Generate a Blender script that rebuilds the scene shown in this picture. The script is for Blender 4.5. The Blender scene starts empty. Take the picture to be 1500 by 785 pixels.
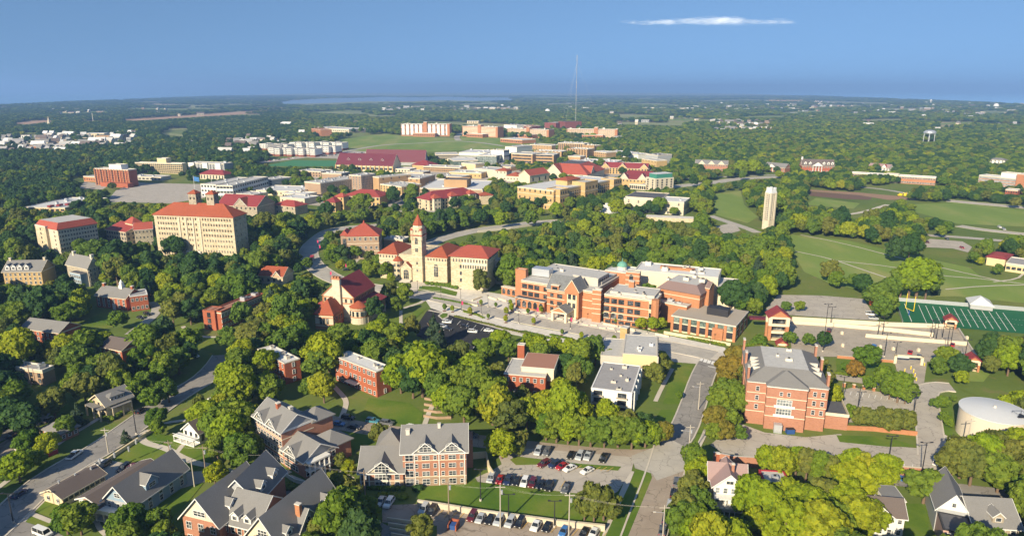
import bpy, math, random
import numpy as np
from mathutils import Vector, Matrix
random.seed(7); rng = np.random.default_rng(11)
SC = bpy.context.scene; COL = SC.collection; R = math.radians
# ---------------------------------------------------------------- camera
FPX, CX, CY, HY, CAMH = 1000.0, 750.0, 392.5, 131.0, 112.0
PITCH = math.atan((CY-HY)/FPX); CP, SP = math.cos(PITCH), math.sin(PITCH)
cam = bpy.data.objects.new('camera', bpy.data.cameras.new('camera')); COL.objects.link(cam)
cam.data.sensor_width = 36; cam.data.lens = 24.0
cam.data.clip_start = 1; cam.data.clip_end = 120000
cam.location = (0, 0, CAMH); cam.rotation_euler = (math.pi/2-PITCH, 0, 0); SC.camera = cam
# ---------------------------------------------------------------- light
SUN_AZ, SUN_EL = 211.0, 27.0          # azimuth clockwise from the view direction
w = bpy.data.worlds.new('World'); SC.world = w; w.use_nodes = True
nt = w.node_tree; bg = nt.nodes['Background']
sky = nt.nodes.new('ShaderNodeTexSky'); sky.sky_type = 'NISHITA'; sky.sun_disc = False
sky.sun_elevation = R(SUN_EL); sky.sun_rotation = R(SUN_AZ); sky.altitude = 300
sky.air_density = 1.0; sky.dust_density = 0.8; sky.ozone_density = 1.0
tc_ = nt.nodes.new('ShaderNodeTexCoord'); mp_ = nt.nodes.new('ShaderNodeMapping'); mp_.inputs['Scale'].default_value = (1, 1, .75); mp_.inputs['Location'].default_value = (0, 0, .24)
nt.links.new(tc_.outputs['Generated'], mp_.inputs[0]); nt.links.new(mp_.outputs[0], sky.inputs[0])
tn_ = nt.nodes.new('ShaderNodeMix'); tn_.data_type = 'RGBA'; tn_.blend_type = 'MULTIPLY'; tn_.inputs[0].default_value = 1; tn_.inputs[7].default_value = (.66, .82, .94, 1); nt.links.new(sky.outputs[0], tn_.inputs[6])
nt.links.new(tn_.outputs[2], bg.inputs[0]); bg.inputs[1].default_value = 0.078
sd = bpy.data.lights.new('sun', 'SUN'); sd.energy = 4.2; sd.angle = R(0.6); sd.color = (1.0, 0.86, 0.62)
sun = bpy.data.objects.new('sun', sd); COL.objects.link(sun)
a = R(SUN_AZ); e = R(SUN_EL)
tosun = Vector((math.sin(a)*math.cos(e), math.cos(a)*math.cos(e), math.sin(e)))
sun.rotation_euler = tosun.to_track_quat('Z', 'Y').to_euler(); sun.location = (-200, -300, 400)
SC.view_settings.view_transform = 'Standard'; SC.view_settings.look = 'None'
SC.view_settings.exposure = 1.0; SC.view_settings.gamma = 1.0
SC.render.engine = 'CYCLES'; cy = SC.cycles
cy.max_bounces = 5; cy.diffuse_bounces = 2; cy.glossy_bounces = 2; cy.transmission_bounces = 2
cy.volume_bounces = 0; cy.transparent_max_bounces = 64; cy.use_denoising = True
cy.volume_step_rate = 1.0
cy.use_adaptive_sampling = True; cy.adaptive_threshold = 0.02
# ---------------------------------------------------------------- photo geometry
def G(px, py, z=0.0):
    """point of the horizontal plane z seen at a place of the photograph"""
    u = (px-CX)/FPX; v = (CY-py)/FPX
    d = (u, CP+v*SP, -SP+v*CP); t = (z-CAMH)/d[2]
    return Vector((d[0]*t, d[1]*t, z))
def proj(X, Y, Z):
    Z = Z-CAMH; q = Y*CP-Z*SP
    if q < 1: q = 1
    return (CX+FPX*X/q, CY-FPX*(Y*SP+Z*CP)/q)
def hsolve(B, by):
    lo, hi = 0.5, 100.0
    for _ in range(40):
        m = (lo+hi)/2; P = G(B[0], B[1], m)
        if proj(P.x, P.y, 0)[1] < by: lo = m
        else: hi = m
    return lo
# ---------------------------------------------------------------- materials
MATS = {}
def _n(nt, t, **k):
    n = nt.nodes.new(t)
    for a_, b_ in k.items(): setattr(n, a_, b_)
    return n
def noise(nt, scale, detail=3, vec=None, rough=.6):
    n = _n(nt, 'ShaderNodeTexNoise'); n.inputs['Scale'].default_value = scale
    n.inputs['Detail'].default_value = detail; n.inputs['Roughness'].default_value = rough
    if vec: nt.links.new(vec, n.inputs['Vector'])
    return n.outputs['Fac']
def ramp(nt, fac, stops):
    r = _n(nt, 'ShaderNodeValToRGB'); cr = r.color_ramp
    while len(cr.elements) < len(stops): cr.elements.new(.5)
    for el, (p, c) in zip(cr.elements, stops):
        el.position = p; el.color = (*c, 1) if len(c) == 3 else c
    nt.links.new(fac, r.inputs[0]); return r.outputs[0]
def mix(nt, fac, a_, b_, mode='MIX'):
    m = _n(nt, 'ShaderNodeMix', data_type='RGBA', blend_type=mode)
    if isinstance(fac, float): m.inputs[0].default_value = fac
    else: nt.links.new(fac, m.inputs[0])
    for s, i in ((a_, 6), (b_, 7)):
        if isinstance(s, tuple): m.inputs[i].default_value = (*s, 1)
        else: nt.links.new(s, m.inputs[i])
    return m.outputs[2]
def pos(nt, scale=(1, 1, 1)):
    g = _n(nt, 'ShaderNodeNewGeometry'); m = _n(nt, 'ShaderNodeMapping'); m.inputs['Scale'].default_value = scale
    nt.links.new(g.outputs['Position'], m.inputs[0]); return m.outputs[0]
def base(name, rough=.85, spec=.3):
    m = bpy.data.materials.new(name); m.use_nodes = True; b = m.node_tree.nodes['Principled BSDF']
    b.inputs['Roughness'].default_value = rough; b.inputs['Specular IOR Level'].default_value = spec
    MATS[name] = m; return m, m.node_tree, b
def sc(c, k): return tuple(min(1, x*k) for x in c)
def mat(name, c, rough=.85, var=.25, s1=.15, s2=2.5, stretch=(1, 1, 1), spec=.3, bump=0, metal=0):
    m, nt, b = base(name, rough, spec); p = pos(nt, stretch)
    c1 = mix(nt, noise(nt, s1, 4, p), sc(c, 1-var), sc(c, 1+var))
    c2 = mix(nt, .6, c1, mix(nt, noise(nt, s2, 3, p, .75), sc(c, 1-var*1.6), sc(c, 1+var*1.6)))
    nt.links.new(c2, b.inputs['Base Color']); b.inputs['Metallic'].default_value = metal
    if bump:
        bn = _n(nt, 'ShaderNodeBump'); bn.inputs['Strength'].default_value = .6; bn.inputs['Distance'].default_value = bump
        nt.links.new(noise(nt, s2*1.5, 3, p), bn.inputs['Height']); nt.links.new(bn.outputs[0], b.inputs['Normal'])
    return m
def blocks(name, cols, size=(.8, .8, .4), rough=.9):
    """coursed masonry: cells of slightly different stone plus weathering"""
    m, nt, b = base(name, rough); p = pos(nt, tuple(1/x for x in size))
    v = _n(nt, 'ShaderNodeTexVoronoi'); v.inputs['Scale'].default_value = 1; nt.links.new(p, v.inputs['Vector'])
    sepc = _n(nt, 'ShaderNodeSeparateColor'); nt.links.new(v.outputs['Color'], sepc.inputs[0])
    n = len(cols); c = ramp(nt, sepc.outputs[0], [(i/(n-1), q) for i, q in enumerate(cols)])
    c = mix(nt, noise(nt, .12, 4, pos(nt)), c, mix(nt, 1.0, c, (.72, .70, .68), 'MULTIPLY'))
    nt.links.new(c, b.inputs['Base Color']); return m
blocks('limestone', [(.50, .41, .26), (.62, .52, .36), (.68, .59, .43), (.54, .44, .29)], (1.1, 1.1, .55))
blocks('limestone_pale', [(.60, .53, .40), (.68, .61, .48), (.63, .56, .43)], (1.2, 1.2, .6))
blocks('limestone_gold', [(.50, .34, .15), (.58, .42, .20), (.54, .37, .17)], (1.1, 1.1, .5))
blocks('fieldstone', [(.28, .24, .18), (.42, .37, .29), (.5, .44, .33), (.34, .29, .22)], (.7, .7, .4))
blocks('brick_orange', [(.43, .185, .088), (.51, .235, .122), (.46, .205, .10)], (.6, .6, .22))
blocks('brick_red', [(.34, .095, .05), (.42, .13, .07), (.37, .11, .055)], (.6, .6, .22))
blocks('brick_scarlet', [(.36, .105, .055), (.43, .135, .07), (.39, .115, .06)], (.6, .6, .22))
blocks('brick_brown', [(.38, .18, .115), (.46, .225, .15), (.42, .20, .13)], (.6, .6, .22))
blocks('brick_buff', [(.44, .28, .14), (.50, .33, .18), (.47, .30, .16)], (.6, .6, .22))
blocks('brick_maroon', [(.20, .06, .045), (.25, .08, .06)], (.6, .6, .22))
blocks('brick_tan', [(.36, .25, .17), (.42, .30, .21)], (.6, .6, .22))
mat('yellow_wall', (.63, .50, .29), var=.08); mat('cream_trim', (.66, .57, .42), var=.1); mat('cream_wall', (.66, .55, .36), var=.1)
mat('white_paint', (.70, .69, .66), .6, .06); mat('concrete_wall', (.50, .46, .40), var=.18)
mat('blue_siding', (.24, .33, .42), .7, .1, stretch=(.2, .2, 6)); mat('grey_siding', (.36, .37, .38), .7, .1)
mat('tan_siding', (.34, .29, .22), .7, .1, stretch=(.2, .2, 6)); mat('pink_siding', (.45, .30, .26), .7, .1)
mat('beige_siding', (.62, .50, .33), .7, .1, stretch=(.2, .2, 6)); mat('red_paint', (.38, .04, .05), .6, .15)
mat('tile_red', (.30, .075, .036), .8, .45, .07, 1.1); mat('tile_bright', (.34, .078, .05), .75, .4, .07, 1.1)
mat('tile_crimson', (.235, .04, .042), .75, .4, .07, 1.1); mat('roof_maroon', (.13, .026, .04), .6, .12, .05, 1)
mat('tile_dark', (.30, .055, .045), .75, .2, .1, 3)
mat('shingle_grey', (.20, .195, .19), .95, .3, .2, 4, bump=.03); mat('shingle_dark', (.19, .185, .18), .95, .3, .2, 4, bump=.03)
mat('shingle_brown', (.13, .105, .095), .95, .25, .2, 4); mat('slate', (.16, .165, .17), .8, .55, .5, 1.1)
mat('shingle_rose', (.30, .21, .20), .95, .2, .2, 4); mat('metal_brown', (.20, .14, .13), .6, .15)
mat('membrane', (.46, .45, .43), .8, .3, .09, .7); mat('membrane_white', (.58, .58, .58), .75, .2, .09, .6)
mat('gravel_roof', (.38, .33, .27), .95, .22, .1, 2.5); mat('roof_dark', (.10, .10, .11), .9, .3, .1, 1)
mat('tar_roof', (.31, .30, .30), .9, .3, .12, 1); mat('coping', (.58, .54, .47), .7, .08); mat('roof_brownish', (.34, .17, .12), .95, .15)
mat('galvanised', (.55, .57, .60), .4, .12, metal=.5); mat('dark_metal', (.03, .03, .035), .5, .1); mat('green_metal', (.05, .22, .16), .6, .15)
mat('copper_green', (.13, .32, .25), .6, .15)
mat('bark', (.16, .11, .075), .95, .3, 1, 8); mat('pale_bark', (.42, .38, .32), .95, .3, 1, 8); mat('pole_wood', (.26, .20, .15), .9, .2)
mat('mulch', (.20, .09, .05), .95, .3); mat('yellow_paint', (.75, .55, .02), .5, .05); mat('orange_plastic', (.7, .14, .02), .5, .05)
mat('blue_plastic', (.03, .08, .25), .5, .05); mat('pink_banner', (.6, .05, .15), .7, .05); mat('tank_side', (.62, .54, .43), .6, .12, .25, .8, stretch=(1, 1, .08))
mat('tank_top', (.58, .59, .60), .6, .05, .1, .5); mat('marking', (.74, .73, .70), .7, .12); mat('marking_yellow', (.62, .40, .10), .7, .12)
mat('soil', (.30, .19, .12), .95, .25, .02, .4); mat('soil_dark', (.15, .09, .06), .95, .2, .02, .4)
mat('wheat', (.42, .27, .17), .95, .12, .01, .1); mat('meadow_pale', (.24, .26, .10), .95, .2, .01, .1)
def glassm(name, c, rough=.12):
    m, nt, b = base(name, rough, .6); nt.links.new(ramp(nt, noise(nt, .42, 3, pos(nt), .7), [(.35, sc(c, .4)), (.55, sc(c, 1.4)), (.62, tuple(x+.10 for x in c)), (.74, tuple(x+.26 for x in c))]), b.inputs['Base Color']); return m
glassm('glass', (.035, .042, .05)); glassm('glass_pale', (.16, .18, .19)); glassm('glass_green', (.10, .14, .12)); glassm('car_glass', (.015, .018, .02), .05)
# ground surfaces
m, nt, b = base('grass', .95, .1); p = pos(nt)
c = ramp(nt, noise(nt, .012, 5, p), [(.3, (.11, .16, .036)), (.5, (.15, .20, .045)), (.68, (.21, .22, .065))])
c = mix(nt, noise(nt, .35, 5, p, .7), c, mix(nt, 1.0, c, (.66, .72, .6), 'MULTIPLY'))
c = mix(nt, ramp(nt, noise(nt, .09, 4, p), [(.58, (0, 0, 0)), (.75, (1, 1, 1))]), c, (.20, .165, .075))
sp_ = _n(nt, 'ShaderNodeSeparateXYZ'); nt.links.new(pos(nt), sp_.inputs[0]); mr_ = _n(nt, 'ShaderNodeMapRange'); mr_.inputs[1].default_value = 1500; mr_.inputs[2].default_value = 2200; nt.links.new(sp_.outputs[1], mr_.inputs[0])
vo_ = _n(nt, 'ShaderNodeTexVoronoi'); vo_.inputs['Scale'].default_value = .0026; nt.links.new(pos(nt, (1, .45, 1)), vo_.inputs['Vector']); s2_ = _n(nt, 'ShaderNodeSeparateColor'); nt.links.new(vo_.outputs['Color'], s2_.inputs[0])
c = mix(nt, mr_.outputs[0], c, ramp(nt, s2_.outputs[0], [(0, (.12, .17, .05)), (.3, (.30, .29, .13)), (.5, (.16, .22, .06)), (.75, (.36, .30, .17)), (1, (.20, .25, .09))]))
nt.links.new(c, b.inputs['Base Color'])
m, nt, b = base('lawn', .95, .1); p = pos(nt)
c = ramp(nt, noise(nt, .05, 5, p), [(.32, (.085, .16, .02)), (.5, (.14, .21, .028)), (.62, (.19, .225, .04)), (.75, (.27, .25, .08))])
c = mix(nt, noise(nt, 1.2, 5, p, .75), c, mix(nt, 1.0, c, (.6, .68, .55), 'MULTIPLY')); nt.links.new(c, b.inputs['Base Color'])
m, nt, b = base('hill_grass', .95, .1); p = pos(nt, (1, .35, 1))
c = ramp(nt, noise(nt, .02, 6, p), [(.3, (.17, .25, .052)), (.5, (.215, .29, .068)), (.62, (.31, .32, .11)), (.8, (.18, .235, .055))])
c = mix(nt, noise(nt, .6, 5, p, .75), c, mix(nt, 1.0, c, (.7, .75, .62), 'MULTIPLY')); nt.links.new(c, b.inputs['Base Color'])
def pave(name, c, patch, s=.12, crack=True):
    m, nt, b = base(name, .92, .2); p = pos(nt)
    q = mix(nt, ramp(nt, noise(nt, s, 5, p, .65), [(.35, (0, 0, 0)), (.65, (1, 1, 1))]), c, patch)
    q = mix(nt, noise(nt, 3, 4, p, .8), mix(nt, 1.0, q, (.82, .82, .82), 'MULTIPLY'), q)
    if crack:
        v = _n(nt, 'ShaderNodeTexVoronoi', feature='DISTANCE_TO_EDGE'); v.inputs['Scale'].default_value = .16
        wn = _n(nt, 'ShaderNodeTexNoise'); wn.inputs['Scale'].default_value = .3; nt.links.new(p, wn.inputs['Vector'])
        vm = _n(nt, 'ShaderNodeVectorMath', operation='MULTIPLY_ADD'); nt.links.new(wn.outputs['Color'], vm.inputs[0]); vm.inputs[1].default_value = (5, 5, 0); nt.links.new(p, vm.inputs[2])
        nt.links.new(vm.outputs[0], v.inputs['Vector'])
        q = mix(nt, ramp(nt, v.outputs['Distance'], [(0, (1, 1, 1)), (.02, (0, 0, 0))]), q, sc(c, .55))
    nt.links.new(q, b.inputs['Base Color']); return m
pave('asphalt', (.25, .235, .22), (.33, .31, .285)); pave('asphalt_fresh', (.028, .029, .033), (.042, .042, .046), crack=False)
pave('asphalt_brown', (.33, .27, .215), (.40, .335, .27)); pave('concrete_deck', (.47, .41, .33), (.37, .325, .265)); pave('concrete_road', (.50, .465, .41), (.40, .375, .335))
pave('sidewalk', (.62, .565, .48), (.53, .48, .41), crack=False); pave('plaza', (.74, .70, .63), (.60, .565, .51), .3, crack=False)
pave('lot_old', (.42, .38, .33), (.50, .455, .395))
mat('turf', (.012, .115, .045), .95, .12, .05, 1); mat('turf_far', (.05, .20, .08), .95, .1)
m, nt, b = base('water', .35, .5); b.inputs['Base Color'].default_value = (.20, .30, .42, 1)
def leafmat(name, cols, hi=1.0):
    m, nt, b = base(name, .75, .15)
    oi = _n(nt, 'ShaderNodeObjectInfo'); n = len(cols)
    c = ramp(nt, oi.outputs['Random'], [(i/(n-1), q) for i, q in enumerate(cols)])
    p = pos(nt)
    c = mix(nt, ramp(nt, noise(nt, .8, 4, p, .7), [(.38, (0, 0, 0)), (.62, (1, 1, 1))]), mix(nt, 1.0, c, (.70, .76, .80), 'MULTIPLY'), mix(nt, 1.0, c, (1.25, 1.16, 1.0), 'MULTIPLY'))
    nt.links.new(c, b.inputs['Base Color'])
    tr = _n(nt, 'ShaderNodeBsdfTranslucent'); nt.links.new(mix(nt, 1.0, c, (1.25, 1.35, .6), 'MULTIPLY'), tr.inputs[0])
    ms = _n(nt, 'ShaderNodeMixShader'); ms.inputs[0].default_value = .33
    nt.links.new(b.outputs[0], ms.inputs[1]); nt.links.new(tr.outputs[0], ms.inputs[2])
    nt.links.new(ms.outputs[0], nt.nodes['Material Output'].inputs[0]); return m
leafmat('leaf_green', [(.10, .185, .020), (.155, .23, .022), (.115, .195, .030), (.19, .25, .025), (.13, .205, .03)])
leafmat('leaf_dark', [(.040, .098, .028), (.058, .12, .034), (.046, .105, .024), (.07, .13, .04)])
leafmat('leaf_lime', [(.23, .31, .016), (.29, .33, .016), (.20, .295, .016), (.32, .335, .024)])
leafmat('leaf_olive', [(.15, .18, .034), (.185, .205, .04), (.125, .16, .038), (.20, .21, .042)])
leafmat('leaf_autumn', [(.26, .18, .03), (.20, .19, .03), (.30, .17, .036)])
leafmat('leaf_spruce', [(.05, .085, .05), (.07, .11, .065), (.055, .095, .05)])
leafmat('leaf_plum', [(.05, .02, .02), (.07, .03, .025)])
PAINT = {'white': (.78, .78, .76), 'silver': (.45, .47, .49), 'black': (.012, .012, .014), 'grey': (.12, .125, .135), 'red': (.36, .012, .02),
         'maroon': (.11, .012, .018), 'navy': (.018, .03, .085), 'blue': (.05, .17, .42), 'teal': (.06, .22, .28), 'yellow': (.8, .55, .02), 'tan': (.35, .30, .22)}
for k, c in PAINT.items():
    m, nt, b = base('paint_'+k, .3, .6); b.inputs['Base Color'].default_value = (*c, 1); b.inputs['Coat Weight'].default_value = .5
# ---------------------------------------------------------------- mesh builder
class MB:
    def __init__(s): s.v = []; s.f = []; s.m = []; s.mats = []
    def _mi(s, m):
        if m not in s.mats: s.mats.append(m)
        return s.mats.index(m)
    def poly(s, pts, m):
        n = len(s.v); s.v += [tuple(p) for p in pts]; s.f.append(tuple(range(n, n+len(pts)))); s.m.append(s._mi(m))
    def solid(s, verts, faces, m):
        n = len(s.v); s.v += [tuple(p) for p in verts]; k = s._mi(m)
        for f in faces: s.f.append(tuple(n+i for i in f)); s.m.append(k)
    def box(s, x0, x1, y0, y1, z0, z1, m):
        s.solid([(x0, y0, z0), (x1, y0, z0), (x1, y1, z0), (x0, y1, z0), (x0, y0, z1), (x1, y0, z1), (x1, y1, z1), (x0, y1, z1)],
                [(0, 3, 2, 1), (4, 5, 6, 7), (0, 1, 5, 4), (1, 2, 6, 5), (2, 3, 7, 6), (3, 0, 4, 7)], m); return s
    def prism(s, pts, z0, z1, m, top=None):
        n = len(pts); s.solid([(p[0], p[1], z0) for p in pts]+[(p[0], p[1], z1) for p in pts],
                [tuple(range(n-1, -1, -1))]+[(i, (i+1) % n, n+(i+1) % n, n+i) for i in range(n)], m)
        s.poly([(p[0], p[1], z1) for p in pts], top or m); return s
    def cone(s, x, y, z0, z1, r0, r1, m, n=12, rot=0):
        v = [(x+r*math.cos(rot+2*math.pi*i/n), y+r*math.sin(rot+2*math.pi*i/n), z) for r, z in ((r0, z0), (max(r1, .001), z1)) for i in range(n)]
        s.solid(v, [tuple(range(n-1, -1, -1)), tuple(range(n, 2*n))]+[(i, (i+1) % n, n+(i+1) % n, n+i) for i in range(n)], m); return s
    def bar(s, a, b, t, m, n=4):
        a = Vector(a); b = Vector(b); d = (b-a).normalized(); u = d.orthogonal().normalized(); q = d.cross(u)
        ring = [(u*math.cos(2*math.pi*i/n+.785)+q*math.sin(2*math.pi*i/n+.785))*t*.5*1.2 for i in range(n)]
        s.solid([a+r for r in ring]+[b+r for r in ring], [tuple(range(n-1, -1, -1)), tuple(range(n, 2*n))]+[(i, (i+1) % n, n+(i+1) % n, n+i) for i in range(n)], m); return s
    def mesh(s, name, smooth=False):
        me = bpy.data.meshes.new(name); me.from_pydata(s.v, [], s.f)
        for q in s.mats: me.materials.append(MATS[q])
        me.polygons.foreach_set('material_index', s.m)
        if smooth: me.polygons.foreach_set('use_smooth', [True]*len(s.f))
        me.update(); return me
def link(name, me, parent=None, M=None):
    o = bpy.data.objects.new(name, me); COL.objects.link(o)
    if parent: o.parent = parent
    if M is not None: o.matrix_basis = M
    return o
def tag(o, label=None, cat=None, group=None, kind=None):
    if label: o['label'] = label
    if cat: o['category'] = cat
    if group: o['group'] = group
    if kind: o['kind'] = kind
    return o
# ---------------------------------------------------------------- ground sheets
CLEAR = []      # world polygons no tree may stand in: (pts, margin, bbox)
GUARDB = []; GUARD = []      # (photo polygon, distance): crowns nearer than it may not cover it
def bbox(P): return (min(p[0] for p in P), max(p[0] for p in P), min(p[1] for p in P), max(p[1] for p in P))
def clear(P, margin=2.0): CLEAR.append(([(p[0], p[1]) for p in P], margin, bbox(P)))
def guard_ground(P):
    q = [proj(p[0], p[1], 0) for p in P]; GUARD.append((q, sum(p[1] for p in P)/len(P), bbox(q)))
NS = [0]
def sheet(name, pxs, m, z, kind='structure', margin=2.0, guard=True, parent=None, world=False):
    NS[0] += 1; z += NS[0]*.0008
    P = pxs if world else [G(*p) for p in pxs]
    area = sum(P[i][0]*P[(i+1) % len(P)][1]-P[(i+1) % len(P)][0]*P[i][1] for i in range(len(P)))
    if area < 0: P = P[::-1]
    b = MB(); b.poly([(p[0], p[1], z) for p in P], m); o = link(name, b.mesh(name), parent)
    if kind: tag(o, kind=kind)
    if margin is not None: clear(P, margin)
    if guard: guard_ground(P)
    return o
def smooth_line(P, it=2):
    for _ in range(it):
        Q = [P[0]]
        for a_, b_ in zip(P, P[1:]): Q += [a_*.75+b_*.25, a_*.25+b_*.75]
        P = Q+[P[-1]]
    return P
def ribbon_pts(P, wd):
    L, Rr = [], []
    for i, p in enumerate(P):
        a_ = P[max(i-1, 0)]; b_ = P[min(i+1, len(P)-1)]; d = (b_-a_); n = Vector((-d.y, d.x, 0)).normalized()
        L.append(p+n*wd/2); Rr.append(p-n*wd/2)
    return L, Rr
def ribbon(name, pxs, wd, m, z, margin=2.0, guard=True, kerb=None, kind='structure', thick=0, smooth=2, off=0):
    NS[0] += 1; z += NS[0]*.0008
    P = smooth_line([G(*p) for p in pxs], smooth) if smooth else [G(*p) for p in pxs]
    if off:
        L, Rr = ribbon_pts(P, 2*off); P = L
    L, Rr = ribbon_pts(P, wd); b = MB()
    for i in range(len(P)-1):
        q = [L[i], Rr[i], Rr[i+1], L[i+1]]
        b.poly([(p.x, p.y, z+thick) for p in q], m)
        if guard: guard_ground(q)
        clear(q, margin)
    if kerb:
        for S, sg in ((L, 1), (Rr, -1)):
            L2, R2 = ribbon_pts(S, .5)
            for i in range(len(S)-1):
                q = [L2[i], R2[i], R2[i+1], L2[i+1]]; z1 = z+kerb
                b.poly([(p.x, p.y, z1) for p in q], 'sidewalk')
                for e_ in ((q[0], q[3]), (q[1], q[2])):
                    b.poly([(e_[0].x, e_[0].y, 0), (e_[1].x, e_[1].y, 0), (e_[1].x, e_[1].y, z1), (e_[0].x, e_[0].y, z1)], 'sidewalk')
    o = link(name, b.mesh(name)); tag(o, kind=kind) if kind else None
    return o
# ---------------------------------------------------------------- buildings
LM = []         # landmarks (phrase, x, y)
FOOT = []
WCACHE = {}
def window_mesh(w, h, style):
    k = (round(w, 1), round(h, 1), style)
    if k in WCACHE: return WCACHE[k]
    w, h = k[0], k[1]; b = MB(); fr, gl = {'w': ('white_paint', 'glass'), 'd': ('dark_metal', 'glass'), 'c': ('cream_trim', 'glass'), 'g': ('galvanised', 'glass_green'),
        'l': ('white_paint', 'glass_pale'), 'b': ('cream_trim', 'white_paint'), 'm': ('brick_buff', 'glass'), 's': ('white_paint', 'white_paint')}[style[0]]
    t = .1 if w < 2.5 else .14
    b.box(-w/2, w/2, -.07, .05, -h/2, h/2, gl)
    for x0, x1, z0, z1 in ((-w/2-t, -w/2, -h/2-t, h/2+t), (w/2, w/2+t, -h/2-t, h/2+t), (-w/2, w/2, h/2, h/2+t), (-w/2, w/2, -h/2-t, -h/2)):
        b.box(x0, x1, -.14, .05, z0, z1, fr)
    n = max(1, round(w/1.0)) if w > 1.3 else 1
    for i in range(1, n): x = -w/2+w*i/n; b.box(x-t*.4, x+t*.4, -.11, .0, -h/2, h/2, fr)
    if style[0] in 'wcl' and h > 1.1: b.box(-w/2, w/2, -.105, 0, -t*.4, t*.4, fr)
    if 'a' in style:      # arched head: glazed half disc in a thin ring
        R_ = w/2; k_ = min(1.0, 1.1/R_) if style[0] == 'w' else .9; n = 8; arc = lambda r: [(-r*math.cos(math.pi*i/n), h/2+t+r*k_*math.sin(math.pi*i/n)) for i in range(n+1)]
        b.poly([(x, -.08, z) for x, z in arc(R_)][::-1], gl); A1, A2 = arc(R_), arc(R_+t); fm = fr if style[0] != 'd' else 'cream_trim'
        for i in range(n): b.poly([(A1[i][0], -.14, A1[i][1]), (A1[i+1][0], -.14, A1[i+1][1]), (A2[i+1][0], -.14, A2[i+1][1]), (A2[i][0], -.14, A2[i][1])], fm)
        b.box(-t*.3, t*.3, -.09, -.05, h/2+t, h/2+t+R_*k_, fr)
    WCACHE[k] = b.mesh('window'); return WCACHE[k]
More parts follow.
